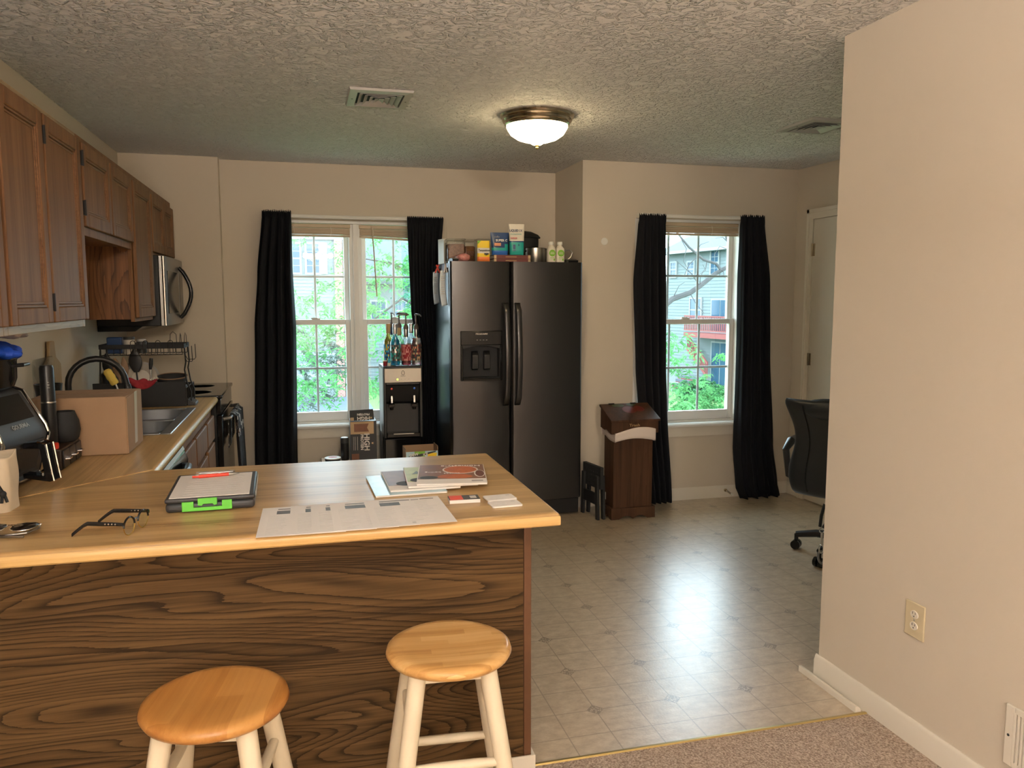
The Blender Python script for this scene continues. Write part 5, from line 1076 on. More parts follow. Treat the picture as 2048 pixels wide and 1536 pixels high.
P('band_print', MB().box(0.006, 0.012, -0.0022, 0.0022, 0.0050, 0.0056), M['white'], t)
sheet_lab = ['leftmost of five overlapping printed listing flyers on the peninsula', 'second flyer from the left in the fan of five printed flyers', 'middle flyer in the fan of five printed flyers', 'second flyer from the right in the fan of five printed flyers', 'rightmost, fully visible flyer in the fan of five printed flyers']
for k, x in enumerate((-0.119, -0.043, 0.012, 0.065, 0.161)):
    z = Z + 0.0009 * k
    t = T('listing_flyer', sheet_lab[k], 'flyer', (x + 0.108, 2.121, z), R(0.5 * (k - 2)), local=True, group='listing flyers')
    P('sheet', MB().box(-0.108, 0.108, -0.140, 0.140, 0, 0.0006), M['paper'], t, flat=True)
    P('header_bar', MB().box(-0.066, 0.02, 0.112, 0.120, 0.0006, 0.0008).box(0.024, 0.046, 0.112, 0.117, 0.0006, 0.0008).box(0.05, 0.09, 0.114, 0.120, 0.0006, 0.0008), M['photo'], t, flat=True)
    P('photo', MB().box(-0.068, -0.012, 0.066, 0.100, 0.0006, 0.0008), M['photo'], t, flat=True)
    rn = random.Random(k)
    P('print', lines(-0.088, -0.03, -0.12, 0.05, 13, 0.0006, 0.0014, 0.5, rn), M['ink_lite'], t, flat=True)
    P('print', lines(-0.02, 0.055, -0.10, 0.045, 9, 0.0006, 0.0014, 0.6, rn), M['ink_lite'], t, flat=True)
    P('print', lines(0.03, 0.09, -0.02, 0.09, 7, 0.0006, 0.0014, 0.5, rn), M['ink_lite'], t, flat=True)
    P('stamp', MB().box(-0.006, 0.004, -0.124, -0.112, 0.0006, 0.0008), M['ink_lite'], t, flat=True)
mg = [(0.301, 2.437, 1.5, 'leftmost of four fanned magazines, glossy pale blue cover', 0), (0.349, 2.463, 0.5, 'second magazine from the left in the fan, brown food cover', 1),
      (0.414, 2.466, -4.0, 'third magazine from the left in the fan, olive green cover', 2), (0.452, 2.452, -10.0, 'topmost right magazine in the fan with orange soup bowls on its cover', 3)]
for k, (x, y, a, lab, kind) in enumerate(mg):
    z = Z + 0.0065 * k
    t = T('magazine', lab, 'magazine', (x, y, z), R(a), local=True, group='magazines on the peninsula')
    def cover(u, v): return (-0.107 + 0.214 * u, -0.136 + 0.272 * v, 0.0062 + 0.0006 * math.sin(PI * u))
    P('pages', MB().box(-0.1065, 0.106, -0.135, 0.135, 0.0004, 0.0056), M['paper'], t, bevel=0.001)
    cm = M['sky_print'] if kind == 0 else M['paper']
    cv = P('cover', MB().box(-0.108, 0.107, -0.136, 0.136, 0.0057, 0.0064), cm, t, bevel=0.0003)
    if kind:
        base = {1: M['brown_print'], 2: M['olive_print'], 3: M['brown_print']}[kind]
        P('cover_picture', MB().box(-0.107 + 0.002, 0.105, -0.075, 0.134, 0.0064, 0.0066), base, cv, flat=True)
    def disc(cx, cy, rx, ry, m, z, nm): P(nm, MB().prism([(cx + rx * math.cos(2 * PI * i / 28), cy + ry * math.sin(2 * PI * i / 28)) for i in range(28)], 'z', z, z + 0.0002), m, cv, flat=True)
    if kind == 3:
        disc(0.028, 0.055, 0.058, 0.058, M['paper'], 0.0066, 'bowl_rim'); disc(0.028, 0.055, 0.053, 0.053, M['soup'], 0.0069, 'soup_picture')
        disc(0.088, -0.005, 0.017, 0.05, M['paper'], 0.0066, 'bowl_rim'); disc(0.089, -0.005, 0.014, 0.044, M['red_skin'], 0.0069, 'chili_picture')
        disc(0.01, -0.042, 0.055, 0.030, M['soup'], 0.0066, 'soup_picture'); disc(-0.072, -0.055, 0.028, 0.022, M['ink_dark'], 0.0066, 'bowl_picture')
        text('lettering', 'Homestyle', 0.030, (0.03, 0.112, 0.0072), FLATUP, M['paper'], cv, 0.0002)
        text('lettering', 'sauces', 0.020, (0.0, 0.0, 0.0072), FLATUP, M['paper'], cv, 0.0002)
        text('lettering', 'boiling', 0.020, (-0.06, 0.02, 0.0072), FLATUP, M['paper'], cv, 0.0002)
        P('barcode', MB().box(0.06, 0.095, -0.112, -0.096, 0.0064, 0.0067), M['ink'], cv, flat=True)
    if kind == 1: disc(-0.05, -0.055, 0.03, 0.03, M['ink_dark'], 0.0066, 'bowl_picture'); disc(-0.02, -0.03, 0.03, 0.03, M['soup'], 0.0066, 'soup_picture')
    if kind == 2: disc(-0.06, -0.055, 0.036, 0.030, M['ink_dark'], 0.0066, 'bowl_picture'); P('cover_figure', MB().prism([(-0.085, 0.03), (-0.055, 0.03), (-0.068, 0.075)], 'z', 0.0066, 0.0068), M['green_skin'], cv, flat=True)
t = T('card_stack', 'small stack of red and black business cards on the peninsula', 'business cards', (0.440, 2.200, Z), R(-3), local=True)
P('cards', MB().box(-0.044, 0.044, -0.0255, 0.0255, 0, 0.010), M['paper'], t)
P('top_print', MB().mat(0).box(-0.044, 0.044, -0.0255, 0.0255, 0.010, 0.0106).mat(1).box(-0.042, -0.004, -0.024, 0.024, 0.0106, 0.0109).mat(2).box(0.018, 0.036, -0.012, 0.016, 0.0106, 0.0109), [M['ink_dark'], M['red'], M['ink_lite']], t, flat=True)
for y, x, a, lab in ((2.199, 0.547, 4, 'white business card farther from the counter edge at the peninsula corner'), (2.128, 0.5445, 3, 'white business card nearer the counter edge at the peninsula corner')):
    t = T('business_card', lab, 'business card', (x, y, Z), R(a), local=True, group='white cards')
    P('card', MB().prism([(-0.044, -0.026), (-0.040, -0.030), (0.040, -0.030), (0.044, -0.026), (0.044, 0.026), (0.040, 0.030), (-0.040, 0.030), (-0.044, 0.026)], 'z', 0, 0.005), M['paper'], t, bevel=0.001)
    P('print', MB().box(-0.03, 0.005, 0.0, 0.0015, 0.005, 0.0053).box(-0.03, 0.0, -0.008, -0.0065, 0.005, 0.0053).box(0.022, 0.034, 0.012, 0.018, 0.005, 0.0053), M['ink_lite'], t, flat=True)

# eyeglasses: front plane across local x, temples run towards -y
t = T('eyeglasses', 'black half-rim eyeglasses with studded temples on the peninsula', 'eyeglasses', (-0.4135, 2.121, Z), R(73), local=True)
FW = M['black_gloss']
for sx in (-1, 1):
    cx = sx * 0.034
    up = [(cx + 0.026 * math.cos(a), 0.0, 0.0235 + 0.0215 * math.sin(a)) for a in [k * PI / 14 for k in range(15)]]
    lo = [(cx + 0.026 * math.cos(a), 0.0, 0.0235 + 0.0225 * math.sin(a)) for a in [PI + k * PI / 14 for k in range(15)]]
    P('brow_rim', MB().tube(up, 0.0024, 8), FW, t); P('lower_rim', MB().tube(lo, 0.0011, 6), M['brass_rub'], t)
    P('lens', MB().prism([(cx + 0.0255 * math.cos(2 * PI * k / 28), 0.0235 + 0.0215 * math.sin(2 * PI * k / 28)) for k in range(28)], 'y', -0.0004, 0.0004), M['lens'], t, flat=True)
    P('nose_pad', MB().ball((sx * 0.009, 0.005, 0.018), 0.0022, 0.0012, 0.004), M['clear'], t)
    def tm(u, v, sx=sx):
        y = 0.132 * u; z = 0.035 - (0.0 if u < 0.68 else 0.030 * ((u - 0.68) / 0.32) ** 1.2); hh = 0.0045 + 0.001 * math.sin(PI * u); a = 2 * PI * v
        return (sx * (0.064 - 0.006 * u) + 0.0012 * math.cos(a), y, max(0.0004, z + hh * math.sin(a)))
    mb = MB().grid(lambda u, v, tm=tm: tm(v, u), 10, 28, True); mb.f.append(tuple(range(9, -1, -1))); mb.m.append(0); mb.f.append(tuple(280 + i for i in range(10))); mb.m.append(0)
    tp = P('temple', mb, FW, t, sharp=60)
    P('hinge', MB().box(sx * 0.0605 - 0.004, sx * 0.0605 + 0.004, -0.002, 0.001, 0.030, 0.038), FW, t)
    for k in range(4): P('stud', MB().ball((sx * (0.0655 - 0.003 * k * 0.1), 0.018 + 0.0085 * k, 0.0355), 0.0015, 0.0022, 0.0022, 8, 6).ball((sx * 0.0618, 0.018 + 0.0085 * k, 0.0355), 0.0012, 0.0022, 0.0022, 8, 6), M['chrome'], tp)
P('bridge', MB().tube([(-0.010, 0, 0.032), (-0.004, 0.001, 0.034), (0.004, 0.001, 0.034), (0.010, 0, 0.032)], 0.0017, 8), FW, t)
# sunglasses lying lenses-up at the left frame edge
t = T('sunglasses', 'dark aviator sunglasses with thin metal frame at the left counter edge', 'sunglasses', (-0.685, 2.165, Z), R(-4), local=True)
for cx in (-0.064, 0.005):
    out = [(-0.028, 0.010), (-0.022, 0.026), (-0.004, 0.031), (0.018, 0.030), (0.030, 0.022), (0.031, 0.006), (0.020, -0.016), (0.004, -0.024), (-0.014, -0.022), (-0.026, -0.010)]
    if cx < 0: out = [(-x, y) for x, y in out]
    pts = [(cx + x, y) for x, y in out]
    P('lens', MB().add([(x, y, 0.0175 + 0.0025 * (y / 0.03)) for x, y in pts] + [(cx, 0.003, 0.0215)], [(i, (i + 1) % len(pts), len(pts)) for i in range(len(pts))]), M['black_lens'], t, sharp=80, solid=0.0015)
    P('rim', MB().tube([(x, y, 0.0172 + 0.0025 * (y / 0.03)) for x, y in pts], 0.0012, 6, True), M['chrome'], t)
P('bridge', MB().tube([(-0.036, 0.012, 0.019), (-0.03, 0.014, 0.021), (-0.023, 0.012, 0.019)], 0.0013, 6).tube([(-0.038, 0.024, 0.019), (-0.021, 0.024, 0.019)], 0.001, 6), M['chrome'], t)
for x0, x1, y1 in ((0.038, -0.085, -0.030), (-0.097, 0.02, -0.036)):
    P('temple', MB().tube([(x0, 0.018, 0.016), (x0, 0.004, 0.012), (x0 + (x1 - x0) * 0.15, -0.018, 0.008), (x0 + (x1 - x0) * 0.6, y1, 0.006), (x1, y1 - 0.002, 0.0045)], [0.0014, 0.0018, 0.0025, 0.003, 0.0035], 8), M['steel_dark'], t)
P('end_piece', MB().ball((0.0385, 0.018, 0.018), 0.003), M['chrome'], t)
t = T('black_flask', 'black bottle with a white dot at the left counter edge', 'bottle', (-0.842, 2.290, Z))
P('body', MB().lathe([(0, 0), (0.040, 0), (0.043, 0.004), (0.043, 0.085), (0.040, 0.092), (0.040, 0.108), (0, 0.11)], (-0.842, 2.290, Z), 32), M['black'], t)
P('white_dot', MB().lathe([(0, 0.0012), (0.006, 0.001), (0.006, 0)], n=16, M=Matrix.Translation((-0.814, 2.2555, Z + 0.012)) @ Matrix.Rotation(R(38), 4, 'Z') @ Matrix.Rotation(PI / 2, 4, 'X')), M['white'], t)
t = T('canvas_bag', 'cream canvas gift bag with black cord handle at the left frame edge', 'bag', (-0.885, 2.45, Z), R(0), local=True)
bgm = MB()
def bag(u, v):
    a = 2 * PI * u; c, s_ = math.cos(a), math.sin(a); e = 6; q = (abs(c) ** e + abs(s_) ** e) ** (-1 / e)
    k = 1 + 0.02 * v; w_ = 0.0015 * math.sin(5 * a + 8 * v)
    return ((0.10 * k) * q * c + w_, 0.055 * k * q * s_ + w_, 0.155 * v + (0.006 * math.sin(3 * a) if v > 0.95 else 0))
bm_ = MB().grid(bag, 40, 14, True); bm_.f.append(tuple(range(39, -1, -1))); bm_.m.append(0)
P('bag', bm_, M['canvas'], t, solid=0.002, sharp=60)
P('cord', MB().tube([(0.02, -0.060, 0.115), (0.045, -0.066, 0.128), (0.07, -0.066, 0.115), (0.082, -0.064, 0.080), (0.092, -0.062, 0.058)], 0.0045, 8).ball((0.092, -0.063, 0.055), 0.009).tube([(0.09, -0.063, 0.052), (0.088, -0.064, 0.03)], 0.004, 6).tube([(0.096, -0.063, 0.052), (0.102, -0.064, 0.032)], 0.004, 6), M['black_matte'], t)
# air fryer: front faces +X in its own frame
t = T('air_fryer', 'black and chrome window air fryer with drawer handle on the left counter', 'air fryer', (-0.985, 2.755, Z), R(-11), local=True)
pf = [(-0.10, 0.012), (0.112, 0.012), (0.128, 0.030), (0.158, 0.150), (0.150, 0.175), (0.085, 0.285), (0.06, 0.298), (-0.10, 0.298)]
P('housing', MB().prism(pf, 'y', -0.128, 0.128), M['charcoal'], t, bevel=0.008)
P('foot', MB().box(-0.09, 0.10, -0.11, 0.11, 0.0, 0.0115), M['black'], t)
for yy in (-0.130, 0.130):
    P('chrome_edge', MB().tube([(0.105, yy, 0.012), (0.13, yy, 0.03), (0.160, yy, 0.150), (0.152, yy, 0.177), (0.087, yy, 0.288), (0.05, yy, 0.300)], 0.0055, 8), M['chrome'], t)
P('chrome_base', MB().tube([(0.124, -0.122, 0.018), (0.124, 0.122, 0.018)], 0.008, 8), M['chrome'], t)
sl = Vector((0.085 - 0.150, 0, 0.285 - 0.175)).normalized(); nr = Vector((sl.z, 0, -sl.x)); B3 = basis((0, 1, 0), sl)
def onface(y, s_, off=0.001): p = Vector((0.150, y, 0.175)) + sl * s_ + nr * off; return tuple(p)
P('top_window', MB().add([onface(-0.10, 0.035), onface(0.10, 0.035), onface(0.10, 0.122), onface(-0.10, 0.122)], [(0, 1, 2, 3)]), M['black_lens'], t, solid=0.001, flat=True)
text('lettering', 'GOURMIA', 0.020, onface(0.0, 0.016, 0.0012), B3, M['steel'], t, bold=0.0004)
fs = Vector((0.158 - 0.128, 0, 0.150 - 0.030)).normalized(); fn_ = Vector((fs.z, 0, -fs.x))
dw_ = MB()
def onf(y, s_, off=0.002): p = Vector((0.128, y, 0.030)) + fs * s_ + fn_ * off; return tuple(p)
dr = P('drawer', dw_.add([onf(-0.105, 0.004), onf(0.105, 0.004), onf(0.105, 0.112), onf(-0.105, 0.112)], [(0, 1, 2, 3)]), M['black'], t, solid=0.004, flat=True)
P('drawer_window', MB().add([onf(-0.085, 0.018, 0.0045), onf(0.085, 0.018, 0.0045), onf(0.085, 0.098, 0.0045), onf(-0.085, 0.098, 0.0045)], [(0, 1, 2, 3)]), M['black_lens'], dr, solid=0.001, flat=True)
hp = [(0.155, 0.140), (0.205, 0.143), (0.224, 0.136), (0.236, 0.050), (0.242, 0.022), (0.228, 0.018), (0.150, 0.030), (0.150, 0.045), (0.214, 0.036), (0.204, 0.122), (0.155, 0.122)]
P('handle', MB().prism(hp, 'y', -0.020, 0.020), M['black_gloss'], dr, bevel=0.003)
P('handle_trim', MB().tube([(0.20, -0.021, 0.1435), (0.226, -0.021, 0.137), (0.238, -0.021, 0.05), (0.243, -0.021, 0.022)], 0.003, 6).tube([(0.20, 0.021, 0.1435), (0.226, 0.021, 0.137), (0.238, 0.021, 0.05), (0.243, 0.021, 0.022)], 0.003, 6), M['chrome'], dr)
t = T('black_pot', 'black pot heaped with snack bags on top of the air fryer', 'pot', (-0.968, 2.77, Z + 0.2985))
px0, py0, pz0 = -0.968, 2.77, Z + 0.299
P('pot', MB().lathe([(0, 0), (0.075, 0), (0.098, 0.012), (0.106, 0.035), (0.108, 0.092), (0.112, 0.098), (0.104, 0.098), (0.10, 0.04), (0, 0.02)], (px0, py0, pz0), 36), M['black_gloss'], t)
P('side_handle', MB().tube([(px0 + 0.095, py0 - 0.02, pz0 + 0.075), (px0 + 0.135, py0 - 0.02, pz0 + 0.078), (px0 + 0.135, py0 + 0.03, pz0 + 0.078), (px0 + 0.095, py0 + 0.03, pz0 + 0.075)], 0.005, 8), M['black'], t)
def crinkle(name, c, rx, ry, rz_, m, label, seed, tilt=0.0):
    rn = [random.Random(seed + i).uniform(0, 6) for i in range(5)]
    def fn(a, b): return 1 + 0.12 * math.sin(4 * a + rn[0]) * math.cos(b) + 0.08 * math.sin(9 * a + 5 * b + rn[1]) + 0.05 * math.sin(17 * a + rn[2])
    mb = MB().ball((0, 0, 0), rx, ry, rz_, 28, 14, fn).xf(Matrix.Translation(c) @ Matrix.Rotation(tilt, 4, 'Y'))
    return ONE(name, mb, m, label, 'bag', sharp=30)
crinkle('snack_bag', (px0 + 0.055, py0 - 0.02, pz0 + 0.130), 0.085, 0.07, 0.024, M['blue'], 'shiny blue snack bag lying on the black pot', 5, R(12))
crinkle('snack_bag', (px0 + 0.055, py0 + 0.01, pz0 + 0.186), 0.085, 0.06, 0.022, mat('grey_bag', (0.30, 0.27, 0.25), 0.5, vary=0.5, vscale=30), 'crumpled grey snack bag on top of the blue one', 9, R(8))
ONE('snack_box', MB().bar((px0 - 0.075, py0 - 0.05, pz0 + 0.19), 0.10, 0.02, 0.15, rz=R(-10)), M['cyan'], 'teal snack box standing in the black pot at the left frame edge', 'box', bevel=0.002)
# things behind the air fryer
t = T('coffee_pod_drawer', 'low dark brown drawer unit with silver handles before the cardboard box', 'drawer unit', (-0.93, 3.08, Z))
P('body', MB().box(-1.05, -0.798, 2.955, 3.19, Z, Z + 0.072), mat('espresso_brown', (0.035, 0.022, 0.015), 0.4), t, bevel=0.004)
for k in range(3):
    d = P('drawer', MB().box(-0.7975, -0.792, 2.960 + k * 0.076, 3.030 + k * 0.076, Z + 0.006, Z + 0.066), M['black'], t, bevel=0.002)
    P('handle', MB().tube([(-0.792, 2.978 + k * 0.076, Z + 0.036), (-0.780, 2.980 + k * 0.076, Z + 0.036), (-0.780, 3.010 + k * 0.076, Z + 0.036), (-0.792, 3.012 + k * 0.076, Z + 0.036)], 0.003, 6), M['chrome'], d)
zd = Z + 0.0725
ONE('ceramic_jar', MB().lathe([(0, 0), (0.034, 0), (0.046, 0.012), (0.052, 0.04), (0.049, 0.072), (0.037, 0.104), (0.036, 0.108), (0.032, 0.108), (0.033, 0.10), (0.044, 0.07), (0.044, 0.02), (0, 0.01)], (-0.832, 3.135, zd), 36), M['black_matte'], 'round matte black ceramic jar on the brown drawer unit', 'jar')
t = T('electric_corkscrew', 'tall black cylindrical electric gadget with small display beside the ceramic jar', 'gadget', (-0.850, 3.035, zd))
P('body', MB().lathe([(0, 0), (0.022, 0), (0.023, 0.004), (0.023, 0.15), (0.0225, 0.16), (0.0225, 0.272), (0.019, 0.282), (0, 0.283)], (-0.850, 3.035, zd), 28), M['black'], t)
P('display_mark', MB().box(-0.8455, -0.8375, 3.0135, 3.0155, zd + 0.215, zd + 0.2165).box(-0.8455, -0.8375, 3.0135, 3.0155, zd + 0.205, zd + 0.2065).box(-0.8435, -0.839, 3.0135, 3.0155, zd + 0.224, zd + 0.2255), M['ink_lite'], t)
P('silver_band', MB().lathe([(0.0235, 0), (0.0238, 0.002), (0.0235, 0.005)], (-0.850, 3.035, zd + 0.152), 28), M['steel'], t)
ONE('red_cap', MB().lathe([(0, 0), (0.020, 0), (0.021, 0.004), (0.021, 0.018), (0.018, 0.020), (0, 0.020)], (-0.832, 2.980, zd), 24), M['red'], 'small red cap on the brown drawer unit behind the air fryer handle', 'cap')
# cardboard box
t = T('cardboard_box', 'taped brown cardboard shipping box on the counter before the sink', 'box', (-0.80, 3.35, Z))
cx0, cx1, cy0, cy1, cz = -0.965, -0.642, 3.215, 3.500, 0.218
P('box', MB().box(cx0, cx1, cy0, cy1, Z, Z + cz), M['card'], t, bevel=0.003)
P('side_flap', MB().add([(cx1 + 0.0008, cy0 + 0.002, Z + 0.002), (cx1 + 0.0008, (cy0 + cy1) / 2 - 0.002, Z + 0.002), (cx1 + 0.006, (cy0 + cy1) / 2 - 0.002, Z + cz + 0.002), (cx1 + 0.002, cy0 + 0.002, Z + cz - 0.004)], [(0, 1, 2, 3)])
  .add([(cx1 + 0.0008, (cy0 + cy1) / 2 + 0.002, Z + 0.002), (cx1 + 0.0008, cy1 - 0.002, Z + 0.002), (cx1 + 0.002, cy1 - 0.002, Z + cz - 0.002), (cx1 + 0.006, (cy0 + cy1) / 2 + 0.002, Z + cz + 0.004)], [(0, 1, 2, 3)]), M['card'], t, solid=0.003, flat=True)
P('tape', MB().add([(cx1 + 0.0035, 3.333, Z + 0.02), (cx1 + 0.0035, 3.382, Z + 0.02), (cx1 + 0.0085, 3.382, Z + cz + 0.004), (cx1 + 0.0085, 3.333, Z + cz + 0.004)], [(0, 1, 2, 3)]), M['tape'], t, solid=0.0006, flat=True)
P('top_seam', MB().box(cx0 + 0.03, cx1 - 0.02, 3.356, 3.359, Z + cz, Z + cz + 0.0008), M['card_dk'], t)
zc = Z + cz + 0.001
ONE('plastic_cup', MB().lathe([(0, 0), (0.035, 0), (0.038, 0.002), (0.040, 0.15), (0.052, 0.232), (0.053, 0.236), (0.048, 0.236), (0.036, 0.15), (0.034, 0.006), (0, 0.004)], (-1.005, 3.60, Z), 28), M['black'], 'tall black flared tumbler behind the cardboard box', 'cup')
# boards against the left wall, soap tray
t = T('cutting_board', 'wooden paddle cutting board leaning on the left wall behind the faucet', 'cutting board', (-1.07, 4.05, CT + 0.045))
P('board', MB().prism([(3.93, 0.962), (4.17, 0.962), (4.17, 1.19), (4.10, 1.225), (4.085, 1.30), (4.015, 1.30), (4.0, 1.225), (3.93, 1.19)], 'x', -1.1175, -1.1035), M['board'], t, bevel=0.003)
t = T('clear_board', 'clear plastic chopping board leaning on the wooden one', 'cutting board', (-1.09, 3.9, CT + 0.045))
P('board', MB().prism([(3.74, 0.965), (4.03, 0.965), (4.03, 1.22), (4.01, 1.235), (3.76, 1.235), (3.74, 1.22)], 'x', -1.1015, -1.0965), M['clear'], t)
ONE('dish_tub', MB().box(-1.0, -0.93, 4.31, 4.42, CT + 0.0065, CT + 0.06), M['sky_blue'], 'small blue dish tub behind the sink', 'tub', bevel=0.006)

# ------------------------------------------------------------ two-tier dish rack and its load
t = T('dish_rack', 'two-tier black wire dish drying rack at the far end of the sink', 'dish rack', (-0.85, 4.78, Z))
BM = M['black_metal']; ra, rb = -1.075, -0.615; ya, yb = 4.60, 4.93
tr = MB().box(ra, rb, ya, ya + 0.006, Z, Z + 0.135).box(ra, rb, yb - 0.006, yb, Z, Z + 0.10).box(ra, ra + 0.006, ya + 0.006, yb - 0.006, Z, Z + 0.10).box(ra + 0.006, rb, ya + 0.006, yb - 0.006, Z, Z + 0.006)
P('drain_tray', tr, M['black_matte'], t, bevel=0.002)
lower = MB()
lower.tube([(rb, ya, Z + 0.10), (rb, yb, Z + 0.10), (rb, yb, Z + 0.012), (rb, ya, Z + 0.012)], 0.003, 6, True)
for k in range(6): lower.tube([(rb, ya + 0.03 + k * 0.055, Z + 0.012), (rb, ya + 0.03 + k * 0.055, Z + 0.10)], 0.002, 6)
P('end_grid', lower, BM, t)
P('spout_lip', MB().prism([(rb + 0.002, Z), (rb + 0.045, Z), (rb + 0.045, Z + 0.015), (rb + 0.002, Z + 0.035)], 'y', ya + 0.02, ya + 0.14), M['charcoal'], t, bevel=0.003)
zu = 1.238
sh = MB().box(ra + 0.04, rb, ya, ya + 0.003, zu - 0.012, zu + 0.012).box(ra + 0.04, rb, ya + 0.20, ya + 0.203, zu - 0.012, zu + 0.012).box(ra + 0.04, ra + 0.043, ya + 0.003, ya + 0.2, zu - 0.012, zu + 0.012).box(rb - 0.003, rb, ya + 0.003, ya + 0.2, zu - 0.012, zu + 0.012)
P('upper_band', sh, M['black_matte'], t)
up = MB()
for yy in (ya + 0.002, ya + 0.20): up.tube([(ra + 0.05, yy, zu - 0.045), (rb - 0.01, yy, zu - 0.045)], 0.0022, 6)
for k in range(14):
    x = ra + 0.05 + k * (rb - ra - 0.06) / 13
    up.tube([(x, ya + 0.002, zu - 0.01), (x, ya + 0.002, zu - 0.045), (x, ya + 0.20, zu - 0.045), (x, ya + 0.20, zu - 0.01)], 0.0016, 5)
P('upper_basket', up, BM, t)
for k in range(4):
    x = ra + 0.195 + k * 0.062
    P('cup_hook', MB().tube([(x, ya - 0.003, zu - 0.03), (x, ya - 0.003, zu + 0.02)] + [(x + 0.012 - 0.012 * math.cos(a), ya - 0.003, zu + 0.02 + 0.012 * math.sin(a)) for a in [k2 * PI / 8 for k2 in range(1, 9)]] + [(x + 0.024, ya - 0.003, zu - 0.03)], 0.002, 6), BM, t)
for x, w_, hh in ((rb - 0.085, 0.036, 0.075), (rb - 0.035, 0.010, 0.068), (rb - 0.012, 0.014, 0.07)):
    P('plate_prong', MB().tube([(x, ya + 0.10, zu), (x + 0.004, ya + 0.10, zu + hh * 0.8), (x + w_ / 2, ya + 0.10, zu + hh), (x + w_ - 0.002, ya + 0.10, zu + hh * 0.8), (x + w_, ya + 0.10, zu)], 0.0018, 6), BM, t)
for yy in (ya + 0.03, ya + 0.17):
    P('upright', MB().tube([(rb - 0.002, yy, zu - 0.01), (rb + 0.002, yy, zu - 0.09), (rb - 0.006, yy, zu - 0.13), (rb + 0.004, yy, zu - 0.20), (rb + 0.022, yy, zu - 0.25), (rb + 0.022, yy, Z + 0.006)], 0.004, 8), BM, t)
    P('upright', MB().tube([(ra + 0.041, yy, zu - 0.01), (ra + 0.03, yy, Z + 0.1)], 0.004, 8), BM, t)
P('side_hook', MB().tube([(rb, ya + 0.05, zu - 0.055), (rb + 0.01, ya + 0.05, zu - 0.075), (rb + 0.045, ya + 0.05, zu - 0.075), (rb + 0.052, ya + 0.05, zu - 0.065), (rb + 0.050, ya + 0.05, zu + 0.008)], 0.0022, 6)
  .tube([(rb, ya + 0.02, zu - 0.065), (rb + 0.01, ya + 0.02, zu - 0.085), (rb + 0.035, ya + 0.02, zu - 0.085), (rb + 0.038, ya + 0.02, zu - 0.08), (rb + 0.036, ya + 0.02, zu)], 0.0022, 6), BM, t)
# load of the rack
ONE('coffee_bag', MB().bar((-0.975, 4.70, zu + 0.004), 0.075, 0.05, 0.088), M['navy'], 'dark blue food packet at the left end of the upper rack shelf', 'packet', bevel=0.006)
t = T('spice_tin', 'small pale tin on the upper rack shelf right of the blue packet', 'tin', (-0.905, 4.70, zu - 0.04))
P('tin', MB().lathe([(0, 0), (0.028, 0), (0.028, 0.075), (0, 0.075)], (-0.905, 4.70, zu - 0.0415), 20), M['white_gloss'], t); P('lid', MB().lathe([(0.029, 0.0755), (0.029, 0.09), (0, 0.09)], (-0.905, 4.70, zu - 0.0415), 20), M['charcoal'], t)
t = T('glass_jar', 'dark glass jar on the upper rack shelf', 'jar', (-0.845, 4.71, zu - 0.04))
P('jar', MB().lathe([(0, 0), (0.026, 0), (0.026, 0.065), (0, 0.065)], (-0.845, 4.71, zu - 0.0415), 20), M['charcoal'], t); P('lid', MB().lathe([(0.022, 0.0655), (0.022, 0.078), (0, 0.078)], (-0.845, 4.71, zu - 0.0415), 20), M['grey'], t)
def plate(x, y, z, r, m, name, label, cat, tx, tz, deep=0.02):
    mb = MB().lathe([(0, 0), (r * 0.6, 0), (r, deep), (r + 0.002, deep + 0.003), (r * 0.62, 0.005), (0, 0.004)], n=40).xf(Matrix.Translation((x, y, z)) @ Matrix.Rotation(tz, 4, 'Z') @ Matrix.Rotation(tx, 4, 'X'))
    return ONE(name, mb, m, label, cat)
plate(-0.865, 4.75, Z + 0.145, 0.075, M['white_gloss'], 'bowl', 'off-white bowl standing on edge in the dish rack', 'bowl', R(80), R(20), 0.04)
plate(-0.875, 4.85, Z + 0.135, 0.090, M['grey'], 'dinner_plate', 'grey plate standing behind the bowl in the dish rack', 'plate', R(82), R(12))
t = T('oval_pan', 'black oval roasting pan tipped in the dish rack', 'pan', (-0.70, 4.70, Z + 0.08))
P('pan', MB().grid(lambda u, v: (-0.712 + 0.080 * math.cos(2 * PI * u) * (0.75 + 0.25 * v), 4.80 + 0.070 * math.sin(2 * PI * u) * (0.75 + 0.25 * v), Z + 0.085 + 0.062 * v + 0.012 * math.sin(2 * PI * u)), 36, 4, True), M['black_matte'], t, solid=0.003)
P('rim', MB().tube([(-0.712 + 0.081 * math.cos(a), 4.80 + 0.071 * math.sin(a), Z + 0.148 + 0.012 * math.sin(a)) for a in [2 * PI * k / 36 for k in range(36)]], 0.003, 6, True), M['card_dk'], t)
def utensil(name, p0, p1, r0, w_, m, label, cat):
    t = T(name, label, cat, p0); p0, p1 = Vector(p0), Vector(p1); q = p0 * 0.42 + p1 * 0.58
    P('handle', MB().tube([p0, q], [r0, r0 * 1.1], 8), m[0], t)
    d = (p1 - q); L_ = d.length; zax = d.normalized(); xax = Vector((1, 0, -zax.x / zax.z)).normalized(); yax = zax.cross(xax)
    P('head', MB().grid(lambda u, v: tuple(q + d * v + xax * w_ * math.sin(PI * (0.12 + 0.82 * v)) * math.cos(2 * PI * u) + yax * 0.004 * math.sin(2 * PI * u)), 16, 10, True), m[1], t)
    return t
utensil('wooden_spoon', (-0.93, 4.66, Z + 0.012), (-0.978, 4.68, 1.175), 0.006, 0.022, (M['utensil'], M['utensil']), 'wooden spoon leaning leftward in the dish rack', 'spoon')
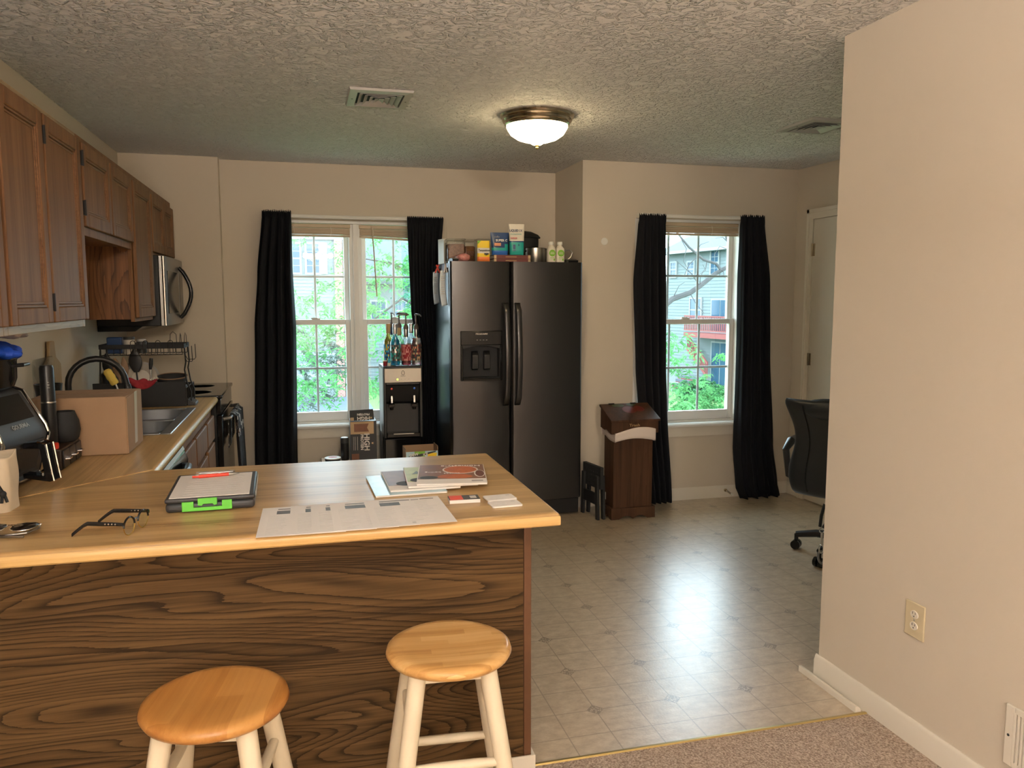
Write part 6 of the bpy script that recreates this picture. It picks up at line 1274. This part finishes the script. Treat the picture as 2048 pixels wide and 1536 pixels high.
utensil('wooden_spatula', (-0.905, 4.665, Z + 0.012), (-0.935, 4.68, 1.180), 0.006, 0.018, (M['utensil'], M['utensil']), 'narrow wooden spatula upright in the dish rack', 'spatula')
utensil('ladle', (-0.86, 4.67, Z + 0.012), (-0.875, 4.66, 1.222), 0.004, 0.034, (M['charcoal'], M['black']), 'black ladle with its bowl up in the dish rack', 'ladle')
utensil('spatula_turner', (-1.0, 4.665, Z + 0.012), (-1.02, 4.69, 1.20), 0.005, 0.026, (M['black'], M['black']), 'black turner at the left end of the dish rack', 'turner')
t = T('kitchen_knife', 'black-handled steel utensil standing handle-up in the dish rack', 'knife', (-0.795, 4.64, Z + 0.012))
P('blade', MB().tube([(-0.80, 4.645, Z + 0.012), (-0.796, 4.645, Z + 0.20)], [0.004, 0.005], 8), M['steel'], t)
P('handle', MB().tube([(-0.796, 4.645, Z + 0.201), (-0.792, 4.645, Z + 0.23), (-0.789, 4.645, Z + 0.262)], [0.007, 0.011, 0.009], 10), M['black'], t)
t = T('pot_holder', 'dark red cloth pot holder draped over the front of the dish rack', 'pot holder', (-0.83, 4.61, Z + 0.09))
P('cloth', MB().grid(lambda u, v: (-0.905 + 0.15 * u, 4.592 - 0.006 * math.sin(PI * v) - 0.004 * math.sin(9 * u), Z + 0.158 - 0.012 * u - (0.052 * math.sin(PI * min(1, u * 1.05)) ** 0.7) * v + 0.006 * math.sin(14 * u) * (1 - v)), 30, 8), M['dark_red'], t, solid=0.008, sharp=80)
P('lace_edge', MB().tube([(-0.80 + 0.05 * k / 8, 4.588 + 0.004 * (k % 2), Z + 0.146 + 0.008 * (k % 2) + 0.001 * k) for k in range(9)], 0.005, 6), M['white_gloss'], t)
t = T('glass_container', 'stack of small clear glass containers at the right end of the dish rack', 'container', (-0.665, 4.66, Z + 0.0065))
P('bowl', MB().box(-0.71, -0.622, 4.625, 4.72, Z + 0.0065, Z + 0.05), M['clear'], t, bevel=0.008, seg=3)
P('bowl', MB().box(-0.705, -0.627, 4.63, 4.715, Z + 0.0515, Z + 0.095), M['clear'], t, bevel=0.008, seg=3)
P('lid', MB().box(-0.71, -0.622, 4.625, 4.72, Z + 0.0955, Z + 0.108), M['charcoal'], t, bevel=0.004)
t = T('sponge_brush', 'yellow foam bottle brush beside the faucet spout', 'brush', (-0.945, 4.42, CT + 0.0065))
P('foam', MB().lathe([(0, 0), (0.017, 0.003), (0.021, 0.012), (0.019, 0.03), (0.022, 0.045), (0.020, 0.062), (0.021, 0.078), (0.014, 0.088), (0, 0.09)], n=20, M=Matrix.Translation((-0.925, 4.425, 1.055)) @ Matrix.Rotation(R(-28), 4, 'Y')), M['yellow'], t)
P('handle', MB().tube([(-0.925, 4.425, 1.058), (-0.905, 4.43, 0.985), (-0.89, 4.435, CT + 0.0095)], 0.004, 8), M['white'], t)

# ------------------------------------------------------------ outside: neighbours, trees, ground
M['siding'] = mat('pale_siding', (0.145, 0.18, 0.185), 0.7); M['house_trim'] = mat('pale_house_trim', (0.24, 0.265, 0.265), 0.6)
M['roof'] = mat('grey_shingles', (0.075, 0.098, 0.112), 0.9, vary=0.15, vscale=6)
M['pane_dark'] = mat('house_pane', (0.03, 0.075, 0.12), 0.15); M['shutter'] = mat('sage_shutter', (0.20, 0.26, 0.23), 0.7)
M['deck_red'] = mat('red_deck_paint', (0.23, 0.065, 0.06), 0.7); M['asphalt'] = mat('asphalt', (0.075, 0.10, 0.12), 0.9, vary=0.15, vscale=3)
M['lawn'] = mat('lawn', (0.095, 0.165, 0.05), 0.95, vary=0.35, vscale=1.2); M['bark'] = mat('grey_bark', (0.045, 0.045, 0.044), 0.9, vary=0.4, vscale=12); M['treads'] = mat('dark_treads', (0.10, 0.11, 0.14), 0.8)
def brick():
    m, nt, b = newmat('pale_brick'); tc = nt.nodes.new('ShaderNodeTexCoord'); mp = nt.nodes.new('ShaderNodeMapping'); mp.inputs['Rotation'].default_value = (PI / 2, 0, 0)
    br = nt.nodes.new('ShaderNodeTexBrick'); br.inputs['Scale'].default_value = 3.2; br.inputs['Color1'].default_value = (0.28, 0.15, 0.12, 1); br.inputs['Color2'].default_value = (0.22, 0.11, 0.09, 1); br.inputs['Mortar'].default_value = (0.34, 0.3, 0.27, 1)
    nt.links.new(tc.outputs['Object'], mp.inputs[0]); nt.links.new(mp.outputs[0], br.inputs[0]); nt.links.new(br.outputs[0], b.inputs[0]); b.inputs['Roughness'].default_value = 0.9; return m
M['brick'] = brick()
def leafmat(name, c, tr=0.5):
    m, nt, b = newmat(name); L = nt.links.new; o = nt.nodes['Material Output']
    tc = nt.nodes.new('ShaderNodeTexCoord'); n = nt.nodes.new('ShaderNodeTexNoise'); n.inputs['Scale'].default_value = 2.2; n.inputs['Detail'].default_value = 3; L(tc.outputs['Object'], n.inputs['Vector'])
    r = ramp(nt, [(0.32, tuple(x * 0.5 for x in c)), (0.5, c), (0.66, tuple(min(1, x * 1.5) for x in c))]); L(n.outputs['Fac'], r.inputs['Fac'])
    df = nt.nodes.new('ShaderNodeBsdfDiffuse'); tl = nt.nodes.new('ShaderNodeBsdfTranslucent'); mx = nt.nodes.new('ShaderNodeMixShader'); mx.inputs[0].default_value = tr
    L(r.outputs['Color'], df.inputs[0]); L(r.outputs['Color'], tl.inputs[0]); L(df.outputs[0], mx.inputs[1]); L(tl.outputs[0], mx.inputs[2]); L(mx.outputs[0], o.inputs[0]); return m
M['leaf'] = leafmat('fresh_leaves', (0.095, 0.26, 0.095)); M['leaf_blue'] = leafmat('blue_green_leaves', (0.07, 0.185, 0.13)); M['leaf_grey'] = leafmat('greyish_leaves', (0.115, 0.155, 0.13)); M['leaf_deep'] = leafmat('deep_leaves', (0.075, 0.21, 0.10))
GZ = -3.35
S('ground', MB().box(-60, 70, 6.3, 110, GZ - 0.2, GZ), M['lawn'])
ONE('driveway', MB().box(-7, 3.0, 29, 39.8, GZ + 0.001, GZ + 0.03), M['asphalt'], 'grey asphalt driveway in front of the garage door outside the twin window', 'driveway')
def laps(x0, x1, y, z0, z1, pitch=0.17, out=0.025):
    pts = []; z = z0
    while z < z1 - 0.01:
        pts += [(y - out, z), (y - 0.004, min(z + pitch, z1))]; z += pitch
    return MB().prism([(y + 0.2, z0)] + pts + [(y + 0.2, z1)], 'x', x0, x1)
def hwin(parent, x0, x1, z0, z1, y, cols=2, rows=4, frame=0.09):
    f = P('window', MB().box(x0 - frame, x0, y - 0.06, y, z0 - frame, z1 + frame).box(x1, x1 + frame, y - 0.06, y, z0 - frame, z1 + frame).box(x0, x1, y - 0.06, y, z1, z1 + frame).box(x0, x1, y - 0.06, y, z0 - frame, z0), M['house_trim'], parent, flat=True)
    P('pane', MB().box(x0, x1, y - 0.03, y - 0.02, z0, z1), M['pane_dark'], f, flat=True)
    g = MB()
    for k in range(1, cols): xx = x0 + (x1 - x0) * k / cols; g.box(xx - 0.012, xx + 0.012, y - 0.04, y - 0.031, z0, z1)
    for k in range(1, rows): zz = z0 + (z1 - z0) * k / rows; hh = 0.035 if k == rows // 2 else 0.012; g.box(x0, x1, y - 0.041, y - 0.031, zz - hh, zz + hh)
    P('glazing_bar', g, M['house_trim'], f, flat=True)
t = T('house', 'white sided house with garage and sage shutters beyond the left pane of the twin window', 'house', (-2, 42, GZ))
P('wall', laps(-9, 2.2, 40.03, GZ, 6.6), M['siding'], t, flat=True)
P('side_wall', MB().box(-9, 2.2, 40.24, 46, GZ, 6.6), M['siding'], t, flat=True)
for x0, x1 in ((-0.62, 0.03), (0.36, 0.93)): hwin(t, x0, x1, 2.76, 4.13, 40.0)
P('shutter', MB().box(1.02, 1.33, 39.94, 40.0, 2.70, 4.22), M['shutter'], t, flat=True)
P('brick_column', MB().box(1.66, 2.05, 39.85, 40.0, GZ, 4.35), M['brick'], t, flat=True)
P('band', MB().box(-9, 2.25, 39.9, 40.0, 4.36, 4.62), M['house_trim'], t, flat=True)
P('roof', MB().prism([(39.5, 6.5), (47, 9.5), (47, 9.2), (39.5, 6.3)], 'x', -9.3, 2.5), M['roof'], t, flat=True)
gd = P('garage_door', MB().box(-1.5, 1.62, 39.94, 40.0, GZ + 0.05, -1.15), M['house_trim'], t, flat=True)
gl = MB()
for k in range(4):
    for j in range(5): gl.box(-1.42 + j * 0.61, -0.88 + j * 0.61, 39.92, 39.94, GZ + 0.14 + k * 0.53, GZ + 0.52 + k * 0.53)
P('door_panel', gl, M['siding'], gd, flat=True)
P('downspout', MB().box(2.08, 2.16, 39.88, 39.98, GZ, 4.3), M['house_trim'], t, flat=True)
t = T('house', 'farther white house with low windows beyond the right pane of the twin window', 'house', (7, 46, GZ))
P('wall', laps(2.6, 14, 44.03, GZ, 2.6), M['siding'], t, flat=True)
for x0, x1 in ((3.75, 4.5), (5.0, 5.6), (6.6, 7.4)): hwin(t, x0, x1, 0.35, 1.35, 44.0, 3, 2)
P('roof', MB().prism([(43.4, 2.5), (50, 6.0), (50, 5.7), (43.4, 2.3)], 'x', 2.3, 14.5), M['roof'], t, flat=True)
t = T('house', 'pale sided house with red deck stairs beyond the single window', 'house', (20.3, 42, 0), math.atan2(-0.9912, 0.1322), local=True)
P('wall', laps(0, 12, 0.03, GZ, 4.2), M['siding'], t, flat=True)
P('side_wall', MB().box(0, 12, 0.24, 8, GZ, 4.2), M['siding'], t, flat=True)
P('roof', MB().prism([(-0.45, 4.10), (4.2, 6.25), (8.5, 4.2), (8.5, 4.05), (4.2, 6.05), (-0.45, 3.92)], 'x', -0.35, 12.4), M['roof'], t, flat=True)
P('gutter', MB().box(-0.35, 12.4, -0.58, -0.44, 3.95, 4.10), M['house_trim'], t, flat=True)
hwin(t, 2.12, 2.68, 2.72, 3.46, 0.0); hwin(t, 4.2, 4.8, 2.78, 3.95, 0.0); hwin(t, 2.45, 3.4, 0.3, 1.48, 0.0, 2, 2); hwin(t, 0.5, 1.0, 2.75, 3.5, 0.0)
sd = P('sliding_door', MB().box(4.3, 5.9, -0.06, 0.0, -0.3, 1.5), M['house_trim'], t, flat=True)
P('pane', MB().box(4.4, 5.07, -0.08, -0.061, -0.2, 1.42).box(5.13, 5.8, -0.08, -0.061, -0.2, 1.42), M['pane_dark'], sd, flat=True)
sd = P('patio_door', MB().box(4.4, 6.0, -0.06, 0.0, GZ + 0.3, -0.72), M['house_trim'], t, flat=True)
P('pane', MB().box(4.5, 5.15, -0.08, -0.061, GZ + 0.4, -0.8).box(5.22, 5.9, -0.08, -0.061, GZ + 0.4, -0.8), M['pane_dark'], sd, flat=True)
dk = P('deck', MB().box(3.2, 9.5, -0.95, -0.09, -0.52, -0.28), M['deck_red'], t, flat=True)
rl = MB().box(3.2, 9.5, -0.95, -0.89, 0.55, 0.62).box(3.2, 9.5, -0.95, -0.89, -0.18, -0.12)
for k in range(42): rl.box(3.22 + k * 0.15, 3.27 + k * 0.15, -0.94, -0.90, -0.12, 0.55)
P('railing', rl, M['deck_red'], dk, flat=True)
st = P('stair', MB().prism([(2.75, -0.55), (2.75, -0.40), (4.65, -1.82), (4.65, -1.97)], 'y', -0.45, -0.38).prism([(2.75, -1.25), (2.75, -1.10), (4.65, -2.52), (4.65, -2.67)], 'y', -0.45, -0.38), M['deck_red'], t, flat=True)
bal = MB()
for k in range(15): u = 2.8 + k * 0.128; bal.box(u, u + 0.045, -0.44, -0.39, -1.15 - (u - 2.75) * 0.747, -0.50 - (u - 2.75) * 0.747)
P('baluster', bal, M['deck_red'], st, flat=True)
for k in range(3): P('tread', MB().box(2.5, 4.2, -1.2 + 0.2 * k, -0.9 + 0.2 * k, GZ + 0.18 + 0.2 * k, GZ + 0.30 + 0.2 * k), M['treads'], st, flat=True); P('riser', MB().box(2.5, 4.2, -1.18 + 0.2 * k, -1.12 + 0.2 * k, GZ + 0.05 + 0.2 * k, GZ + 0.175 + 0.2 * k), M['deck_red'], st, flat=True)
def foliage(sprays, per, length, lw, m, seed):
    """sprays: list of (x,y,z,reach); each is a drooping twig of narrow folded leaves"""
    rn = random.Random(seed); mb = MB()
    for (x, y, z, reach) in sprays:
        a = rn.uniform(0, 2 * PI); dx, dy, dz = math.cos(a), math.sin(a) * 0.6, rn.uniform(-0.5, 0.1)
        for k in range(per):
            s_ = k / per * reach; p = Vector((x + dx * s_, y + dy * s_, z + dz * s_ - 0.5 * s_ * s_ / max(reach, 0.01)))
            b = rn.uniform(0, 2 * PI); l = length * rn.uniform(0.6, 1.2)
            d = Vector((math.cos(b), math.sin(b), rn.uniform(-1.1, 0.2))).normalized(); sd = d.cross(Vector((rn.uniform(-1, 1), rn.uniform(-1, 1), 1))).normalized() * lw * rn.uniform(0.7, 1.2)
            mid = p + d * l * 0.5 + Vector((0, 0, 0.15 * l))
            mb.add([p, mid + sd, p + d * l, mid - sd], [(0, 1, 2, 3)])
    return mb
def scatter(n, box, seed, keep=lambda x, y, z: True, reach=(0.2, 0.5)):
    rn = random.Random(seed); out = []
    while len(out) < n:
        x, y, z = (rn.uniform(*b) for b in box)
        if keep(x, y, z): out.append((x, y, z, rn.uniform(*reach)))
    return out
def tree(label, base, top, r, fol, m, cat='tree', branches=()):
    t = T('tree', label, cat, (base[0], base[1], GZ), group=None)
    tr = MB().tube([(base[0], base[1], GZ - 0.05), ((base[0] * 2 + top[0]) / 3 + 0.1, base[1], GZ + (top[2] - GZ) * 0.35), ((base[0] + 2 * top[0]) / 3 - 0.05, top[1], GZ + (top[2] - GZ) * 0.7), top], [r, r * 0.8, r * 0.55, r * 0.2], 10)
    P('trunk', tr, M['bark'], t)
    for br_ in branches: P('branch', MB().tube(br_[0], br_[1], 7), M['bark'], t)
    P('foliage', fol, m, t, flat=True)
    return t
def k1(x, y, z):
    g = (x + 0.1) / 1.9                                           # thin to the left and above, thick to the right
    if z > 2.0 and g < 0.45: return random.Random(int(x * 999 + z * 7777)).random() < 0.12
    return random.Random(int(x * 997 + z * 7919)).random() < (0.85 if z < 1.75 else 0.4 + 0.6 * g)
S1 = scatter(460, ((-0.5, 2.9), (12.6, 15.0), (-0.2, 3.4)), 11, k1)
tree('light green drooping tree filling the right pane of the twin window', (2.6, 14.2), (2.0, 14.0, 3.0), 0.09, foliage(S1, 16, 0.13, 0.018, M['leaf'], 12), M['leaf'],
     branches=(([(2.3, 14, 1.2), (1.7, 13.8, 1.5), (1.0, 13.6, 1.0), (0.5, 13.5, 0.9)], [0.03, 0.02, 0.012, 0.005]), ([(2.2, 14, 1.8), (1.5, 13.7, 2.1), (0.8, 13.6, 2.2)], [0.03, 0.018, 0.006])))
S2 = scatter(330, ((-3.0, 1.5), (22, 25.5), (-1.6, 1.25)), 21, lambda x, y, z: (x + 0.8) ** 2 / 4.4 + (z + 0.4) ** 2 / 2.6 < 1, (0.2, 0.6))
tree('greyish bushy tree low behind the left pane of the twin window', (-0.9, 24), (-0.8, 23.8, 0.9), 0.10, foliage(S2, 22, 0.14, 0.026, M['leaf_grey'], 22), M['leaf_grey'])
S3 = scatter(300, ((3.0, 7.0), (24, 28), (-2.5, 4.5)), 31, lambda x, y, z: (x - 5) ** 2 / 4 + (z - 1) ** 2 / 10 < 1, (0.3, 0.7))
tree('taller blue-green tree behind the drooping one outside the twin window', (5.0, 26), (5.0, 26, 4.0), 0.14, foliage(S3, 16, 0.2, 0.035, M['leaf_blue'], 32), M['leaf_blue'])
S4 = scatter(130, ((6.2, 7.75), (13, 15), (-1.6, 0.95)), 41, lambda x, y, z: z < 0.95 - 0.9 * max(0, x - 6.9) - (0.9 if x > 7.35 else 0), (0.2, 0.45)) + [(7.9, 14, 0.42, 0.25), (7.95, 14, 0.4, 0.25), (8.0, 14, 0.38, 0.2)]
DB = lambda pts, r: (pts, r)
tree('light green tree with a bare grey limb crossing the single window', (6.0, 13.6), (6.3, 13.6, 0.6), 0.10, foliage(S4, 16, 0.14, 0.020, M['leaf'], 42), M['leaf'], branches=(
    ([(5.6, 12.9, 0.6), (5.7, 12, 1.32), (5.92, 12, 1.49), (6.23, 12, 1.59), (6.41, 12, 1.70), (6.68, 12, 1.90), (7.0, 12, 2.07), (7.05, 12, 2.3), (6.89, 12, 2.46), (6.82, 12, 2.75)], [0.06, 0.052, 0.048, 0.045, 0.042, 0.038, 0.034, 0.028, 0.024, 0.018]),
    ([(5.85, 11.95, 2.75), (5.95, 11.95, 2.56), (6.17, 11.95, 2.33), (6.44, 11.95, 2.13), (6.67, 11.95, 2.07), (6.77, 11.97, 1.97), (6.68, 12, 1.9)], [0.013, 0.015, 0.018, 0.021, 0.025, 0.03, 0.03]),
    ([(6.35, 11.95, 2.2), (6.18, 11.95, 2.05), (6.1, 11.95, 1.88), (6.2, 11.9, 1.80)], [0.009, 0.007, 0.005, 0.003]), ([(6.41, 12, 1.7), (6.2, 11.9, 1.9), (5.9, 11.9, 2.12)], [0.010, 0.007, 0.003]),
    ([(7.0, 12, 2.1), (6.85, 11.9, 2.3), (6.7, 11.9, 2.35), (6.6, 11.9, 2.2)], [0.010, 0.007, 0.005, 0.003]), ([(6.3, 11.95, 2.24), (6.35, 11.9, 2.37), (6.5, 11.9, 2.42)], [0.007, 0.005, 0.003]),
    ([(7.04, 12, 2.3), (7.15, 12, 2.5), (7.2, 12, 2.8)], [0.012, 0.009, 0.005]), ([(6.0, 11.95, 2.5), (6.1, 11.9, 2.3), (6.05, 11.9, 2.1), (6.15, 11.9, 1.95)], [0.008, 0.006, 0.005, 0.003]), ([(6.5, 11.95, 2.1), (6.45, 11.9, 1.95), (6.32, 11.9, 1.88)], [0.008, 0.005, 0.003]),
    ([(6.41, 12, 1.7), (6.36, 11.9, 1.85), (6.44, 11.9, 1.98), (6.4, 11.9, 2.05)], [0.008, 0.006, 0.004, 0.003]), ([(6.82, 12, 2.0), (6.8, 11.9, 1.85), (6.9, 11.9, 1.75)], [0.008, 0.005, 0.003]), ([(5.92, 12, 1.49), (5.98, 11.9, 1.7), (6.08, 11.9, 1.76)], [0.008, 0.005, 0.003]), ([(6.9, 12, 2.43), (6.75, 11.9, 2.5), (6.62, 11.9, 2.48)], [0.008, 0.006, 0.003]), ([(6.23, 12, 1.59), (6.3, 11.9, 1.4), (6.45, 11.9, 1.25)], [0.008, 0.006, 0.003])))
def shrub(label, c, rx, rz_, n, m, seed, ll=0.12):
    s_ = scatter(n, ((c[0] - rx, c[0] + rx), (c[1] - rx * 0.6, c[1] + rx * 0.6), (c[2], c[2] + rz_)), seed, lambda x, y, z: ((x - c[0]) / rx) ** 2 + ((y - c[1]) / (rx * 0.6)) ** 2 + ((z - c[2] - rz_ * 0.45) / (rz_ * 0.55)) ** 2 < 1, (0.1, 0.3))
    t = T('shrub', label, 'shrub', c)
    P('stem', MB().tube([(c[0], c[1], c[2] - 0.02), (c[0], c[1], c[2] + rz_ * 0.4)], [0.06, 0.03], 8), M['bark'], t)
    P('foliage', foliage(s_, 18, ll, ll * 0.22, m, seed), m, t, flat=True)
shrub('round flowering shrub at the bottom of the single window', (13.3, 24, GZ), 0.95, 2.1, 220, M['leaf'], 51)
shrub('dark hedge shrub below the patio door beyond the single window', (18.6, 34.4, GZ), 1.2, 1.05, 200, M['leaf_deep'], 52, 0.2)
shrub('leafy shrub left of the round one outside the single window', (12.0, 23, GZ), 0.9, 1.9, 180, M['leaf'], 53)
ONE('patio_chair', MB().box(20.1, 20.5, 38.6, 39.0, GZ + 0.42, GZ + 0.47).box(20.1, 20.5, 38.97, 39.0, GZ + 0.47, GZ + 0.95).box(20.1, 20.14, 38.6, 38.64, GZ, GZ + 0.42).box(20.46, 20.5, 38.6, 38.64, GZ, GZ + 0.42).box(20.1, 20.14, 38.96, 39.0, GZ, GZ + 0.42).box(20.46, 20.5, 38.96, 39.0, GZ, GZ + 0.42), M['house_trim'], 'white patio chair on the lawn by the patio door outside the single window', 'chair', loc=(20.3, 38.8, GZ)).location = (18.9, 38.0, GZ)
